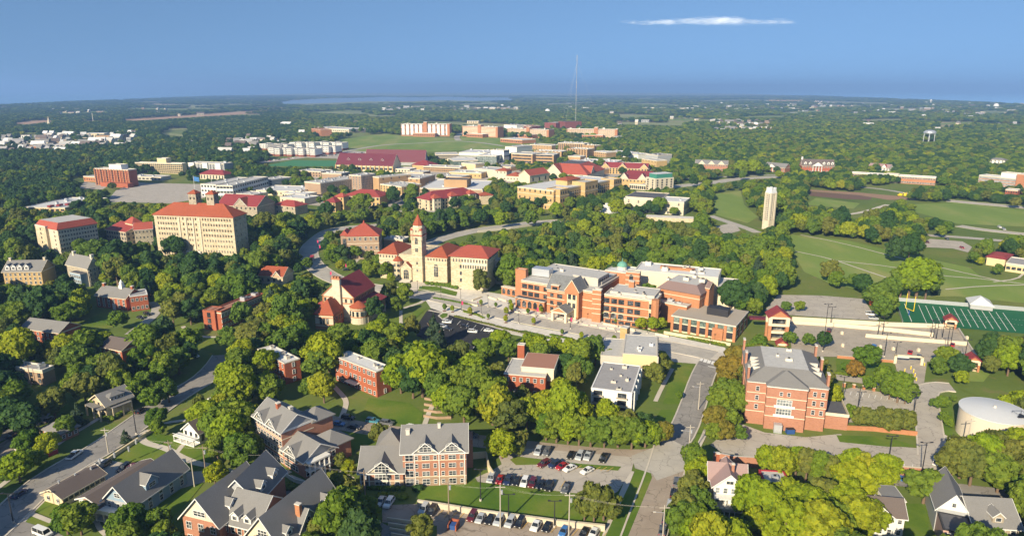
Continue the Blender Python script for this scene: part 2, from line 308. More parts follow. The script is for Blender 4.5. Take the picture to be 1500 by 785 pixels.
class Fr:
    def __init__(s, bld, M, w, d, h, z=0): s.b = bld; s.M = M; s.w = w; s.d = d; s.h = h; s.z = z; s.host = None
    def put(s, name, mb, smooth=False, parent=None):
        o = link(name, mb.mesh(name, smooth), s.host[0], s.host[1] @ s.M) if s.host else link(name, mb.mesh(name, smooth), s.b.root, s.b.inv @ s.M)
        return o
    def face(s, f):
        T = {'F': (Matrix.Identity(4), s.w, s.d), 'R': (Matrix.Translation((s.w, 0, 0)) @ Matrix.Rotation(math.pi/2, 4, 'Z'), s.d, s.w),
             'L': (Matrix.Translation((0, s.d, 0)) @ Matrix.Rotation(-math.pi/2, 4, 'Z'), s.d, s.w), 'B': (Matrix.Translation((s.w, s.d, 0)) @ Matrix.Rotation(math.pi, 4, 'Z'), s.w, s.d)}[f]
        q = Fr(s.b, s.M @ T[0], T[1], T[2], s.h, s.z); q.host = s.host; return q
    def at(s, x, y, w, d, h, z=0): return Fr(s.b, s.M @ Matrix.Translation((x, y, 0)), w, d, h, z)
    def on(s, f, px, py):
        """where the sight line through a photo point meets a face: (along, height)"""
        q = s.face(f); I = q.M.inverted(); o = I @ Vector((0, 0, CAMH)); g = I @ G(px, py, 0); d = g-o
        t = -o.y/d.y; p = o+d*t; return p.x, p.z
    def walls(s, m, m2=None, z2=0, base_m=None, zb=0, name='wall'):
        b = MB(); z0 = s.z if s.z > 0 else -.6
        if base_m: b.box(-.02, s.w+.02, -.02, s.d+.02, z0, zb, base_m)
        b.box(0, s.w, 0, s.d, z0, s.h, m); return s.put(name, b)
    def flat(s, m='membrane', cop='coping', ph=.7, t=.4):
        b = MB(); b.box(t, s.w-t, t, s.d-t, s.h-.05, s.h+.06, m)
        for q in ((-.08, s.w+.08, -.08, t), (-.08, s.w+.08, s.d-t, s.d+.08), (-.08, t, t, s.d-t), (s.w-t, s.w+.08, t, s.d-t)): b.box(*q, s.h-.06, s.h+ph, cop)
        return s.put('roof', b)
    def slab(s, m, over=.8, t=.5):
        b = MB(); b.box(-over, s.w+over, -over, s.d+over, s.h+.003, s.h+t, 'coping'); b.box(-over+.25, s.w+over-.25, -over+.25, s.d+over-.25, s.h+t, s.h+t+.05, m); return s.put('roof', b)
    def gable(s, m, rise, axis='x', over=.6, wall=None, trim='white_paint', t=.22, name='roof'):
        F = s if axis == 'x' else s.face('R'); w, d, h = F.w, F.d, s.h; o = over; k = rise/(d/2); b = MB()
        for sg in (0, 1):
            y0 = -o if sg == 0 else d+o; yr = d/2; z0 = h-o*k; z1 = h+rise
            v = [(-o, y0, z0), (w+o, y0, z0), (w+o, yr, z1), (-o, yr, z1), (-o, y0, z0+t), (w+o, y0, z0+t), (w+o, yr, z1+t), (-o, yr, z1+t)]
            b.solid(v, [(0, 3, 2, 1), (4, 5, 6, 7), (0, 1, 5, 4), (1, 2, 6, 5), (2, 3, 7, 6), (3, 0, 4, 7)], m)
        r = F.put(name, b)
        if wall:
            for x0, x1 in ((0, .25), (w-.25, w)):
                b = MB()
                b.solid([(x0, 0, h), (x0, d, h), (x0, d/2, h+rise-.02), (x1, 0, h), (x1, d, h), (x1, d/2, h+rise-.02)], [(0, 1, 2), (3, 5, 4), (0, 3, 4, 1), (1, 4, 5, 2), (2, 5, 3, 0)], wall)
                F.put('gable_wall', b)
        if trim:
            b = MB()
            for x in (-o-.06, w+o-.02):
                for y0, y1 in ((-o, d/2), (d+o, d/2)):
                    zz = h-o*k
                    b.solid([(x, y0, zz-.12), (x+.08, y0, zz-.12), (x+.08, y1, h+rise-.12), (x, y1, h+rise-.12), (x, y0, zz+t+.04), (x+.08, y0, zz+t+.04), (x+.08, y1, h+rise+t+.04), (x, y1, h+rise+t+.04)],
                            [(0, 3, 2, 1), (4, 5, 6, 7), (0, 1, 5, 4), (1, 2, 6, 5), (2, 3, 7, 6), (3, 0, 4, 7)], trim)
            for y in (-o-.08, d+o): b.box(-o, w+o, y, y+.08, h-o*k-.1, h-o*k+t*.9, trim)
            F.put('fascia', b)
        return r
    def hip(s, m, rise, over=.8, inset=None, axis=None, top=None, t=.3, name='roof', trim=None):
        w, d, h = s.w, s.d, s.h; o = over
        if top is not None:
            ix = iy = top[0]; tm = top[1]
        else:
            axis = axis or ('x' if w >= d else 'y'); tm = None
            ix, iy = ((inset if inset is not None else d/2), d/2) if axis == 'x' else (w/2, (inset if inset is not None else w/2))
        ix = min(ix, w/2-.01); iy = min(iy, d/2-.01)
        A_ = [(-o, -o), (w+o, -o), (w+o, d+o), (-o, d+o)]; T_ = [(ix, iy), (w-ix, iy), (w-ix, d-iy), (ix, d-iy)]
        b = MB(); b.solid([(x, y, h-.05) for x, y in A_]+[(x, y, h+t) for x, y in A_], [(3, 2, 1, 0)]+[(i, (i+1) % 4, 4+(i+1) % 4, 4+i) for i in range(4)], trim or m)
        b.solid([(x, y, h+t) for x, y in A_]+[(x, y, h+t+rise) for x, y in T_], [(i, (i+1) % 4, 4+(i+1) % 4, 4+i) for i in range(4)], m)
        b.poly([(x, y, h+t+rise) for x, y in T_], tm or m)
        return s.put(name, b)
    def win(s, f, x, z, w, h, style='w', name='window'):
        q = s.face(f); s.b.nwin += 1
        if s.b.nwin > 100:
            s.b.more.append((q.M @ Matrix.Translation((x, -.01, z)), w, h, style)); return
        T = q.M @ Matrix.Translation((x, -.01, z))
        return link(name, window_mesh(w, h, style), s.host[0], s.host[1] @ T) if s.host else link(name, window_mesh(w, h, style), s.b.root, s.b.inv @ T)
    def wins(s, f, n, zs, w, h, style='w', x0=None, x1=None, skip=()):
        q = s.face(f); W_ = q.w; x0 = W_/(2*n) if x0 is None else x0; x1 = W_-W_/(2*n) if x1 is None else x1
        for z in zs:
            for i in range(n):
                if i in skip: continue
                s.win(f, x0+(x1-x0)*(i/(n-1) if n > 1 else .5), z, w, h, style)
    def pwins(s, f, a_, b_, nc, nr, w, h, style='w'):
        xa, za = s.on(f, *a_); xb, zb = s.on(f, *b_)
        for j in range(nr):
            for i in range(nc):
                s.win(f, xa+(xb-xa)*(i/(nc-1) if nc > 1 else 0), za+(zb-za)*(j/(nr-1) if nr > 1 else 0), w, h, style)
    def band(s, zs, m='cream_trim', t=.3, p=.06, name='string_course'):
        b = MB()
        for z in zs:
            for q in ((-p, s.w+p, -p, .05), (-p, s.w+p, s.d-.05, s.d+p), (-p, .05, .05, s.d-.05), (s.w-.05, s.w+p, .05, s.d-.05)): b.box(*q, z-t/2, z+t/2, m)
        return s.put(name, b)
    def piers(s, f, n, w, m, z0, z1, p=.25, x0=0, x1=None, name='pier'):
        q = s.face(f); x1 = q.w if x1 is None else x1
        for i in range(n):
            x = x0+(x1-x0)*i/(n-1); q.put(name, MB().box(x-w/2, x+w/2, -p, .05, z0, z1, m))
    def box(s, name, x0, x1, y0, y1, z0, z1, m): return s.put(name, MB().box(x0, x1, y0, y1, z0, z1, m))
    def units(s, n, m='galvanised', big=1.0, z=None):
        z = s.h+.06 if z is None else z; rr = random.Random(int(s.w*97+s.d*31))
        for i in range(n):
            b = MB(); sx = rr.uniform(.8, 2.4)*big; sy = rr.uniform(.8, 2.0)*big; hz = rr.uniform(.5, 1.5)*big
            x = rr.uniform(1.2, max(1.3, s.w-1.2-sx)); y = rr.uniform(1.2, max(1.3, s.d-1.2-sy)); b.box(x, x+sx, y, y+sy, z, z+hz, m)
            b.cone(x+sx/2, y+sy/2, z+hz, z+hz+.25*big, .3*min(sx, sy), .3*min(sx, sy), 'dark_metal', 8)
            s.put('roof_unit', b)
    def gable2(s, m, rise, wall):
        b = MB(); w = s.w; d = s.d; h = s.h
        b.solid([(.05, .02, h-.02), (w-.05, .02, h-.02), (w/2, .02, h+rise-.1), (.05, d, h-.02), (w-.05, d, h-.02), (w/2, d, h+rise-.1)], [(0, 1, 2), (3, 5, 4), (1, 4, 5, 2), (0, 2, 5, 3), (0, 3, 4, 1)], wall)
        o = s.put('cross_gable', b); s.host = (o, s.M.inverted()); s.gable(m, rise, 'y', .45, None, 'white_paint', .2, name='gable_roof')
    def chimney(s, x, y, w, z0, z1, m='brick_red', d=None):
        d = d or w; b = MB().box(x-w/2, x+w/2, y-d/2, y+d/2, z0, z1, m); b.box(x-w/2-.1, x+w/2+.1, y-d/2-.1, y+d/2+.1, z1, z1+.25, 'coping'); return s.put('chimney', b)
    def dormer(s, f, x, z, w, h, depth, m, wall='white_paint', y0=.4, style='w', rise=None):
        q = s.face(f).at(x-w/2, y0, w, depth, z+h, z); b = MB().box(0, w, 0, depth, z, z+h, wall); o = q.put('dormer', b); q.host = (o, q.M.inverted())
        q.gable(m, rise or w*.45, 'y', .25, wall, 'white_paint', .12, name='dormer_roof')
        q.win('F', w/2, z+h*.52, w*.5, h*.6, style)
    def xgable(s, f, x, w, rise, depth, m, wall='cream_trim', y0=-.3, win=None, h=None):
        q = s.face(f).at(x-w/2, y0, w, depth, h or s.h, h or s.h); q.gable(m, rise, 'y', .45, wall, 'white_paint', .2, name='cross_gable') if False else q.gable2(m, rise, wall)
        if win: q.win('F', w/2, (h or s.h)+rise*.28, win[0], win[1], win[2] if len(win) > 2 else 'wa')
        return q
class Bld:
    def __init__(s, name, label, cat, A, B, C, by=None, h=None, group=None, lm=None, guard=.45, margin=3.5):
        s.nwin = 0; s.more = []; s.name = name
        s.root = link(name, None); tag(s.root, label, cat, group); s.inv = None; s.guard = guard; s.margin = margin; s.lm = lm
        s.f = s.wing(A, B, C, by, h); BLDS.append(s)
    def wing(s, A, B, C, by=None, h=None, z=0):
        if h is None: h = hsolve(B, by)
        a_ = G(*A, h); b_ = G(*B, h); a_.z = b_.z = 0; u = (b_-a_); wd = u.length; u.normalize(); n = Vector((-u.y, u.x, 0))
        if isinstance(C, (int, float)): d = C
        else: c_ = G(*C, h); c_.z = 0; d = abs((c_-b_).dot(n))
        return s.raw(a_, math.atan2(u.y, u.x), wd, d, h, z)
    def raw(s, a_, ang, wd, d, h, z=0):
        M = Matrix.Translation(a_) @ Matrix.Rotation(ang, 4, 'Z')
        if s.inv is None:
            s.M = M @ Matrix.Translation((wd/2, d/2, 0)); s.root.matrix_basis = s.M; s.inv = s.M.inverted()
            if s.lm: LM.append((s.lm, s.M.translation.x, s.M.translation.y))
        P = [M @ Vector(q) for q in ((0, 0, 0), (wd, 0, 0), (wd, d, 0), (0, d, 0))]; clear(P, s.margin)
        g = s.guard
        if g is not None:
            lo = h*g; pts = []
            GUARDB.append(len(GUARD)); q = [proj(P[0].x, P[0].y, lo), proj(P[1].x, P[1].y, lo), proj(P[2].x, P[2].y, lo), proj(P[2].x, P[2].y, h), proj(P[3].x, P[3].y, h), proj(P[0].x, P[0].y, h)]
            GUARD.append((q, min(P[0].y, P[1].y), bbox(q)))
        return Fr(s, M, wd, d, h, z)
    def done(s):
        if s.more:
            b = MB()
            for M, w, h, st in s.more:
                w_ = window_mesh(w, h, st); n = len(b.v); b.v += [tuple(M @ v.co) for v in w_.vertices]
                mi = [b._mi(m.name) for m in w_.materials]
                for pl in w_.polygons: b.f.append(tuple(n+i for i in pl.vertices)); b.m.append(mi[pl.material_index])
            o = link('windows', b.mesh('windows'), s.root, s.inv); o['kind'] = 'stuff'
BLDS = []
def zr(h, n, top=1.9, bot=1.8): return [bot+(h-top-bot)*i/(n-1) if n > 1 else (bot+h-top)/2 for i in range(n)]
# ================================================================ GROUND
b = MB(); prof = [(-400, 190), (-100, 162), (0, 155), (100, 150), (200, 146), (300, 141.5), (400, 138.5), (500, 136.3), (600, 135), (750, 134.2), (900, 134.8), (1000, 136), (1100, 138), (1200, 141), (1300, 145), (1400, 149), (1500, 153.5), (1620, 162), (1900, 190)]
edge = [G(x, y) for x, y in prof]
edge = smooth_line(edge, 2)
base_ = [Vector((900, -300, 0)), Vector((-900, -300, 0))]
P = [(-900, -300)]+[(p.x, p.y) for p in edge]+[(900, -300)]
o = bpy.data.objects.new('x', None); bpy.data.objects.remove(o)
b = MB(); ctr = (0, 40)
rings = [0, .02, .05, .1, .2, .4, .7, 1]
for i in range(len(P)):
    p, q = P[i], P[(i+1) % len(P)]
    for r0, r1 in zip(rings, rings[1:]):
        f_ = lambda s_, r: (ctr[0]+(s_[0]-ctr[0])*r, ctr[1]+(s_[1]-ctr[1])*r, 0)
        pts = [f_(p, r0), f_(p, r1), f_(q, r1), f_(q, r0)]
        if r0 == 0: pts = pts[1:3]+[pts[0]]
        b.poly(pts[::-1], 'grass')
tag(link('ground', b.mesh('ground')), kind='structure')
Z1, Z2, Z3, Z4 = .03, .06, .09, .12
# far water and fields
def far(name, pts, m, z=.6): sheet(name, pts, m, z, margin=3, guard=True)
far('lake', [(412, 149.5), (430, 147), (480, 144.5), (530, 143.5), (560, 142.2), (620, 143), (650, 142), (700, 143.6), (748, 143), (750, 147), (700, 148.3), (650, 147.4), (600, 148.8), (540, 149), (500, 150.6), (450, 152.4), (415, 152.6)], 'water')
far('field', [(170, 176.5), (260, 170.5), (350, 164), (440, 160.3), (445, 162.5), (370, 167), (290, 171.5), (200, 177.2)], 'wheat')
far('field', [(15, 181.5), (45, 177.5), (78, 176), (76, 178.5), (40, 182.5)], 'wheat')
far('field', [(560, 139.6), (760, 139.2), (760, 140.2), (560, 140.6)], 'meadow_pale')
far('field', [(900, 178.5), (1000, 181.5), (1000, 184.5), (905, 182)], 'meadow_pale')
far('field', [(238, 194.5), (270, 197.5), (268, 200.5), (240, 198)], 'meadow_pale')
far('field', [(1180, 147.5), (1300, 151), (1300, 152.5), (1180, 149)], 'meadow_pale')
far('field', [(440, 150), (560, 147.8), (700, 147.6), (700, 148.9), (560, 150.2), (445, 153.8)], 'meadow_pale', .5)
rf = random.Random(21)
for i, (x, y, w_, t_) in enumerate([(1010, 176, 70, 1.6), (1120, 171, 60, 1.3), (1290, 176, 60, 1.6), (1400, 181, 50, 1.8), (1180, 164, 70, 1.1), (1330, 160, 80, 1.2), (1450, 164, 50, 1.1), (950, 153, 90, .8), (1080, 147, 110, .7), (840, 151, 80, .8), (620, 156, 60, .8), (230, 160, 90, .9), (120, 165, 70, 1.0), (330, 154, 110, .8), (500, 163, 70, 1.1), (700, 152.5, 60, .8), (1230, 156, 90, .8), (800, 143, 120, .6), (1000, 141.5, 140, .6), (260, 190, 30, 1.8), (40, 196, 30, 1.4), (930, 171, 50, 1.2), (560, 170, 40, 1.0)]):
    sk = rf.uniform(-.012, .03)*w_; far('field', [(x-w_/2, y-t_/2+sk), (x+w_*.1, y-t_/2-t_*.3), (x+w_/2, y-t_/2-sk), (x+w_*.55, y+t_/2-sk), (x-w_*.1, y+t_/2+t_*.2), (x-w_*.45, y+t_/2+sk)], rf.choice(['meadow_pale', 'hill_grass', 'hill_grass']))
# grassy hill with the dormitories
sheet('meadow', [(485, 214), (500, 204), (560, 196), (600, 200), (660, 203), (690, 200), (740, 203), (800, 210), (800, 222), (745, 222), (690, 220), (640, 222), (560, 226), (510, 224)], 'hill_grass', Z1)
ribbon('road', [(505, 222), (560, 212), (620, 210), (662, 206.5), (700, 208.5), (737, 214)], 11, 'concrete_road', Z3, smooth=2)
ribbon('road', [(672, 206), (668, 202), (672, 197), (680, 195)], 14, 'concrete_road', Z2)
sheet('parking_lot', [(445, 231), (470, 224), (520, 221), (560, 224), (555, 230), (500, 233)], 'lot_old', Z2)
sheet('parking_lot', [(375, 238), (440, 229), (452, 231), (385, 239)], 'lot_old', Z2)
sheet('sports_field', [(385, 243.5), (430, 235), (500, 235.5), (495, 244)], 'turf_far', Z2)
sheet('parking_lot', [(155, 296), (170, 279), (200, 268), (300, 270), (300, 290), (250, 298)], 'lot_old', Z2)
sheet('parking_lot', [(116, 276), (124, 266), (160, 271), (150, 278)], 'lot_old', Z2)
sheet('lawn', [(100, 262), (300, 262), (296, 268), (200, 267), (165, 276), (110, 278)], 'grass', Z1, guard=False)
ribbon('road', [(865, 268), (890, 262), (905, 254)], 12, 'concrete_road', Z2)
sheet('campus_paving', [(440, 262), (560, 246), (700, 238), (900, 232), (968, 250), (975, 282), (905, 262), (760, 268), (740, 300), (600, 296), (560, 312), (450, 300), (400, 285)], 'lot_old', Z1-.02, margin=None, guard=False)
# campus streets in the middle distance
ribbon('road', [(980, 274), (1044, 268), (1078, 262), (1148, 259)], 17, 'concrete_road', Z2, kerb=.1)
ribbon('road', [(1000, 262), (1060, 259), (1150, 256)], 7, 'concrete_road', Z2)
ribbon('road', [(1040, 316), (1062, 324), (1090, 333), (1110, 341)], 8, 'concrete_road', Z2)
sheet('parking_lot', [(1048, 332), (1075, 326), (1085, 338), (1062, 344)], 'lot_old', Z2)
ribbon('road', [(1185, 268), (1240, 272), (1300, 278), (1350, 288)], 7, 'concrete_road', Z2, guard=False)
ribbon('road', [(1388, 294), (1430, 298), (1520, 306)], 15, 'concrete_road', Z2, kerb=.1)
ribbon('road', [(1404, 331), (1440, 337), (1520, 345)], 10, 'concrete_road', Z2, kerb=.1)
ribbon('road', [(1360, 345), (1400, 347), (1470, 353)], 9, 'concrete_road', Z2)
sheet('parking_lot', [(1344, 362), (1362, 350), (1410, 354), (1424, 362), (1418, 370), (1395, 364)], 'lot_old', Z3)
ribbon('path', [(1225, 316), (1262, 312), (1300, 300)], 5, 'sidewalk', Z2)
sheet('construction_ground', [(1186, 281), (1240, 285), (1278, 288), (1275, 293), (1240, 292), (1186, 287)], 'soil_dark', Z2)
sheet('construction_ground', [(1186, 278), (1255, 282), (1320, 288), (1345, 293), (1300, 293), (1260, 286.5), (1186, 280.5)], 'soil', Z3)
sheet('lawn', [(1195, 290), (1260, 298), (1250, 306), (1180, 300)], 'hill_grass', Z1)
sheet('lawn', [(1320, 300), (1400, 297), (1520, 310), (1520, 333), (1404, 328), (1345, 312)], 'hill_grass', Z1)
sheet('lawn', [(1040, 285), (1085, 280), (1090, 300), (1110, 318), (1095, 327), (1050, 315)], 'hill_grass', Z1)
sheet('lawn', [(1240, 283), (1320, 288), (1400, 283), (1400, 275), (1320, 270)], 'grass', Z1, guard=False)
# the long hill in front of the tower
sheet('hill', [(1150, 352), (1160, 344), (1240, 352), (1335, 374), (1420, 392), (1440, 408), (1520, 412), (1520, 446), (1400, 434), (1320, 436), (1275, 428), (1215, 415), (1178, 398)], 'hill_grass', Z1, margin=3)
for P_ in ([(1157, 366.6), (1217, 379), (1254, 392), (1304, 408.7)], [(1172, 344), (1237, 357), (1321, 379), (1400, 397), (1472, 413)], [(1225, 382), (1310, 391), (1366, 403), (1456, 410), (1520, 419)], [(1385, 424), (1440, 419), (1520, 417)], [(1455, 413), (1490, 409), (1500, 400)]):
    ribbon('path', P_, 1.4, 'sidewalk', Z3, smooth=1)
# upper roads seen through the trees
ribbon('road', [(620, 362), (640, 352), (666, 344.5), (708, 335.5), (749, 331), (785, 326), (820, 324)], 13, 'concrete_road', Z2, kerb=.15, smooth=1)
ribbon('road', [(580, 310), (620, 308), (650, 312)], 8, 'concrete_road', Z2, guard=False)
ribbon('road', [(375, 335), (420, 330), (470, 322), (520, 318)], 8, 'asphalt', Z2, guard=False)
# main boulevard
BL = [(640, 436), (700, 451), (735, 460.5), (787, 471.5), (835, 480), (902, 493.5), (960, 504), (1010, 513), (1046, 521)]
ribbon('road', [(560, 330), (505, 334), (482, 338), (466, 350), (452, 364), (452, 380), (468, 397), (500, 414), (560, 424), (640, 432)], 13, 'concrete_road', Z2, kerb=.14, smooth=2)
sheet('plaza_pavement', [(600, 414), (640, 418), (690, 424), (735, 431), (790, 447), (860, 466), (925, 480), (1062, 509), (1068, 521), (1040, 530), (960, 509), (900, 499), (835, 487), (735, 469), (690, 456), (640, 444), (590, 432)], 'plaza', Z1, margin=2)
sheet('plaza_pavement', [(960, 503), (1068, 519), (1060, 530), (1042, 535), (985, 530), (975, 515)], 'sidewalk', Z2)
sheet('plaza_pavement', [(622, 438), (660, 450), (700, 460), (750, 472), (800, 482), (850, 491), (905, 501), (930, 512), (905, 512), (850, 506), (795, 499), (748, 489.5), (716, 478.5), (660, 463), (632, 453)], 'plaza', Z1+.005)
ribbon('road', [(600, 427)]+BL, 12.5, 'concrete_road', Z3, kerb=.14, smooth=1)
sheet('plaza_pavement', [(590, 418), (612, 410), (640, 424), (625, 438), (600, 437)], 'sidewalk', Z2+.01)
ribbon('path', [(545, 425), (600, 428)], 5, 'sidewalk', Z4)
ribbon('path', [(586, 455), (586, 470), (588, 490)], 2.5, 'sidewalk', Z2, smooth=0)
ribbon('path', [(590, 452), (615, 444), (628, 436)], 2.2, 'sidewalk', Z2, smooth=0)
ribbon('path', [(505, 396), (516, 388), (526, 378), (540, 372)], 3, 'sidewalk', Z2)
# striking dark lot
sheet('parking_lot', [(625, 456), (632, 452), (660, 462), (716, 478), (748, 486), (738, 500), (716, 512), (676, 513), (640, 505), (610, 492), (612, 475)], 'asphalt_fresh', Z4, margin=1)
ribbon('kerb_strip', [(628, 455), (660, 461.5), (716, 477.5), (752, 488), (790, 493)], 1.6, 'sidewalk', Z4, smooth=0, thick=.1)
sheet('traffic_island', [(641, 463), (648, 458), (658, 458), (657, 465), (648, 469)], 'sidewalk', .2); sheet('lawn', [(643.5, 463), (649, 459.5), (656, 459.7), (655, 464.3), (648, 467.3)], 'lawn', .24)
sheet('lawn', [(592, 468), (608, 455), (626, 451), (612, 464), (604, 471)], 'lawn', Z3)
for i in range(7):
    x = 663+i*11.5; y = 467.5+i*3; ribbon('parking_line', [(x, y), (x-5, y+5.5)], .2, 'marking', .14, smooth=0, guard=False)
for i in range(5):
    x = 668+i*9.5; ribbon('parking_line', [(x, 500+i*1.6), (x-4, 507+i*1.6)], .2, 'marking', .14, smooth=0, guard=False)
# street down the hill and the junction
ST = [(1042, 527), (1038, 533), (1027, 556), (1013.5, 599), (1001, 630), (984, 655), (972, 700), (951, 760), (938, 800), (925, 840)]
ribbon('road', ST[:6], 9, 'asphalt', Z3, kerb=.13, smooth=1)
ribbon('road', ST[5:], 11, 'asphalt_brown', Z3, kerb=.13, smooth=1)
CROSS = [(400, 605), (440, 610), (480, 616.5), (520, 625), (576, 633), (640, 640), (713, 647), (783, 656), (850, 663), (930, 669), (985, 664)]
ribbon('road', CROSS, 8, 'asphalt_brown', Z2, smooth=1)
sheet('junction', [(925, 668), (985, 645), (1004, 655), (1003, 690), (962, 704), (955, 694), (930, 686)], 'concrete_road', Z4)
ribbon('sidewalk', [(960, 588), (966, 575), (972, 563), (985, 540)], 1.6, 'sidewalk', Z2, smooth=0)
ribbon('sidewalk', [(1018, 664), (1030, 640), (1042, 612), (1052, 580)], 1.6, 'sidewalk', Z2, smooth=0)
ribbon('sidewalk', [(925, 690), (915, 715), (902, 745), (885, 790), (868, 830)], 1.7, 'sidewalk', Z2, smooth=0)
sheet('lawn', [(986, 540), (1016, 532), (1003, 592), (971, 592)], 'lawn', Z1, margin=1); sheet('lawn', [(968, 600), (988, 600), (990, 612), (985, 622), (957, 618)], 'lawn', Z1, margin=0, guard=False)
sheet('lawn', [(1041, 560), (1050, 560), (1020, 665), (1012, 668)], 'lawn', Z1, margin=.5)
sheet('verge', [(932, 688), (953, 690), (955, 700), (914, 800), (880, 800)], 'lawn', Z3, margin=1)
for i, (x, y) in enumerate([(1027, 527), (1033, 529), (1038.5, 530.5), (1044.5, 532), (1050.5, 533.3)]): ribbon('crosswalk_bar', [(x+.9, y-2.2), (x-.9, y+2.2)], 1.4, 'marking', .16, smooth=0, guard=False)
ribbon('stop_line', [(1037, 537), (1050, 539.5)], .6, 'marking', .16, smooth=0, guard=False)
# the pale lot of the junction
sheet('parking_lot', [(728, 662), (745, 656), (790, 658), (930, 670), (925, 690), (905, 720), (890, 728), (700, 706), (696, 700), (720, 690), (735, 680)], 'lot_old', Z3-.01, margin=1)
sheet('lawn', [(747, 674), (756, 669), (850, 680), (910, 684), (905, 690), (850, 686), (790, 681), (756, 682)], 'lawn', Z4+.08, margin=0)
sheet('lawn', [(610, 715), (690, 705), (740, 712), (836, 727), (900, 738), (880, 772), (840, 768), (760, 757), (640, 738), (612, 730)], 'lawn', Z1, margin=1)
sheet('parking_lot', [(560, 740), (612, 738), (640, 745), (760, 763), (880, 778), (872, 800), (840, 840), (560, 840), (560, 790), (640, 790), (640, 770), (560, 765)], 'asphalt_brown', Z1, margin=1)
sheet('lawn', [(512, 690), (520, 660), (545, 648), (560, 652), (590, 655), (590, 632), (505, 622)], 'lawn', Z1-.01, margin=0, guard=False)
sheet('lawn', [(528, 612), (540, 583), (600, 590), (620, 605), (616, 622), (560, 620)], 'lawn', Z1+.005, margin=0)
ribbon('path', [(483, 560), (500, 577), (508, 588), (505, 600), (500, 612)], 2, 'sidewalk', Z2)
ribbon('path', [(622, 622), (630, 600), (640, 585), (655, 572)], 1.8, 'sidewalk', Z2)
# left diagonal street
LS = [(-60, 820), (9, 758), (55, 714), (101.6, 682.5), (148, 658.5), (200, 621), (233.7, 596.5), (269, 573), (296, 558), (318, 538), (330, 520)]
ribbon('road', LS, 10.5, 'asphalt', Z3, kerb=.13, smooth=1)
ribbon('sidewalk', [(-60, 760), (0, 712), (60, 668), (100, 640), (150, 610), (200, 580), (225, 566)], 1.8, 'sidewalk', Z2, smooth=1)
ribbon('sidewalk', [(20, 775), (55, 738), (90, 705), (140, 678)], 2.6, 'sidewalk', Z2, smooth=1)
ribbon('road', [(15, 775), (60, 790), (100, 810), (200, 860)], 7, 'asphalt', Z3+.01, smooth=0)
ribbon('road', [(-40, 650), (0, 640), (40, 625), (62, 600)], 8, 'asphalt', Z2, guard=False)
sheet('parking_lot', [(-40, 690), (0, 650), (30, 632), (60, 640), (25, 668), (-10, 700)], 'asphalt_brown', Z1, guard=False)
sheet('parking_lot', [(128, 690), (150, 672), (200, 682), (262, 692), (300, 690), (318, 678), (304, 705), (250, 720), (160, 712)], 'lot_old', Z2, margin=1)
sheet('lawn', [(160, 668), (205, 640), (222, 634), (262, 640), (300, 655), (312, 676), (283, 690), (225, 684)], 'lawn', Z1, margin=0)
ribbon('path', [(212, 630), (206, 642), (215, 650), (245, 657), (262, 668), (285, 678), (306, 682)], 2.4, 'sidewalk', Z2)
ribbon('path', [(258, 664), (266, 654), (274, 646)], 1.6, 'sidewalk', Z2, smooth=0); ribbon('path', [(236, 622), (250, 618), (272, 616)], 1.8, 'sidewalk', Z2)
sheet('lawn', [(18, 762), (42, 748), (100, 776), (110, 800), (60, 788)], 'lawn', Z1+.01, margin=0); sheet('lawn', [(40, 745), (62, 728), (100, 745), (130, 760), (120, 776)], 'lawn', Z1, margin=0)
ribbon('path', [(40, 750), (70, 762), (105, 776)], 1.4, 'sidewalk', Z2, smooth=0); ribbon('path', [(140, 760), (146, 775), (158, 786)], 1.3, 'sidewalk', Z2)
sheet('lawn', [(100, 590), (90, 570), (60, 575), (40, 600), (60, 610), (110, 612)], 'lawn', Z1, margin=0, guard=False)
sheet('lawn', [(250, 700), (300, 705), (280, 730), (240, 770), (230, 745)], 'lawn', Z1, margin=0)
sheet('lawn', [(365, 675), (412, 685), (398, 712), (360, 700)], 'lawn', Z1, margin=0)
ribbon('path', [(370, 712), (400, 702), (425, 690)], 2.2, 'sidewalk', Z2)
sheet('terrace_paving', [(425, 695), (448, 704), (500, 690), (520, 700), (470, 716), (436, 708)], 'sidewalk', Z2, margin=1)
ribbon('road', [(360, 722), (420, 725), (470, 745), (540, 770), (600, 800)], 6, 'asphalt', Z1, guard=False)
# green quads on the left
sheet('lawn', [(106, 478), (150, 458), (170, 462), (166, 480), (120, 487)], 'lawn', Z1, margin=0); ribbon('road', [(190, 490), (215, 472), (232, 455), (225, 442)], 5, 'concrete_road', Z2)
sheet('lawn', [(200, 490), (230, 470), (240, 480), (215, 500)], 'lawn', Z1, margin=0); sheet('lawn', [(275, 485), (295, 475), (300, 490), (330, 500), (320, 520), (280, 505)], 'lawn', Z1, margin=0, guard=False)
ribbon('path', [(268, 478), (275, 490), (300, 494), (320, 494)], 2, 'sidewalk', Z2)
ribbon('road', [(255, 462), (285, 458), (300, 455)], 7, 'asphalt', Z2, guard=False)
sheet('lawn', [(560, 460), (585, 455), (584, 490), (562, 485)], 'lawn', Z1, margin=0, guard=False)
sheet('lawn', [(615, 419), (640, 420), (670, 428), (668, 434), (640, 428), (612, 426)], 'lawn', Z3, margin=0)
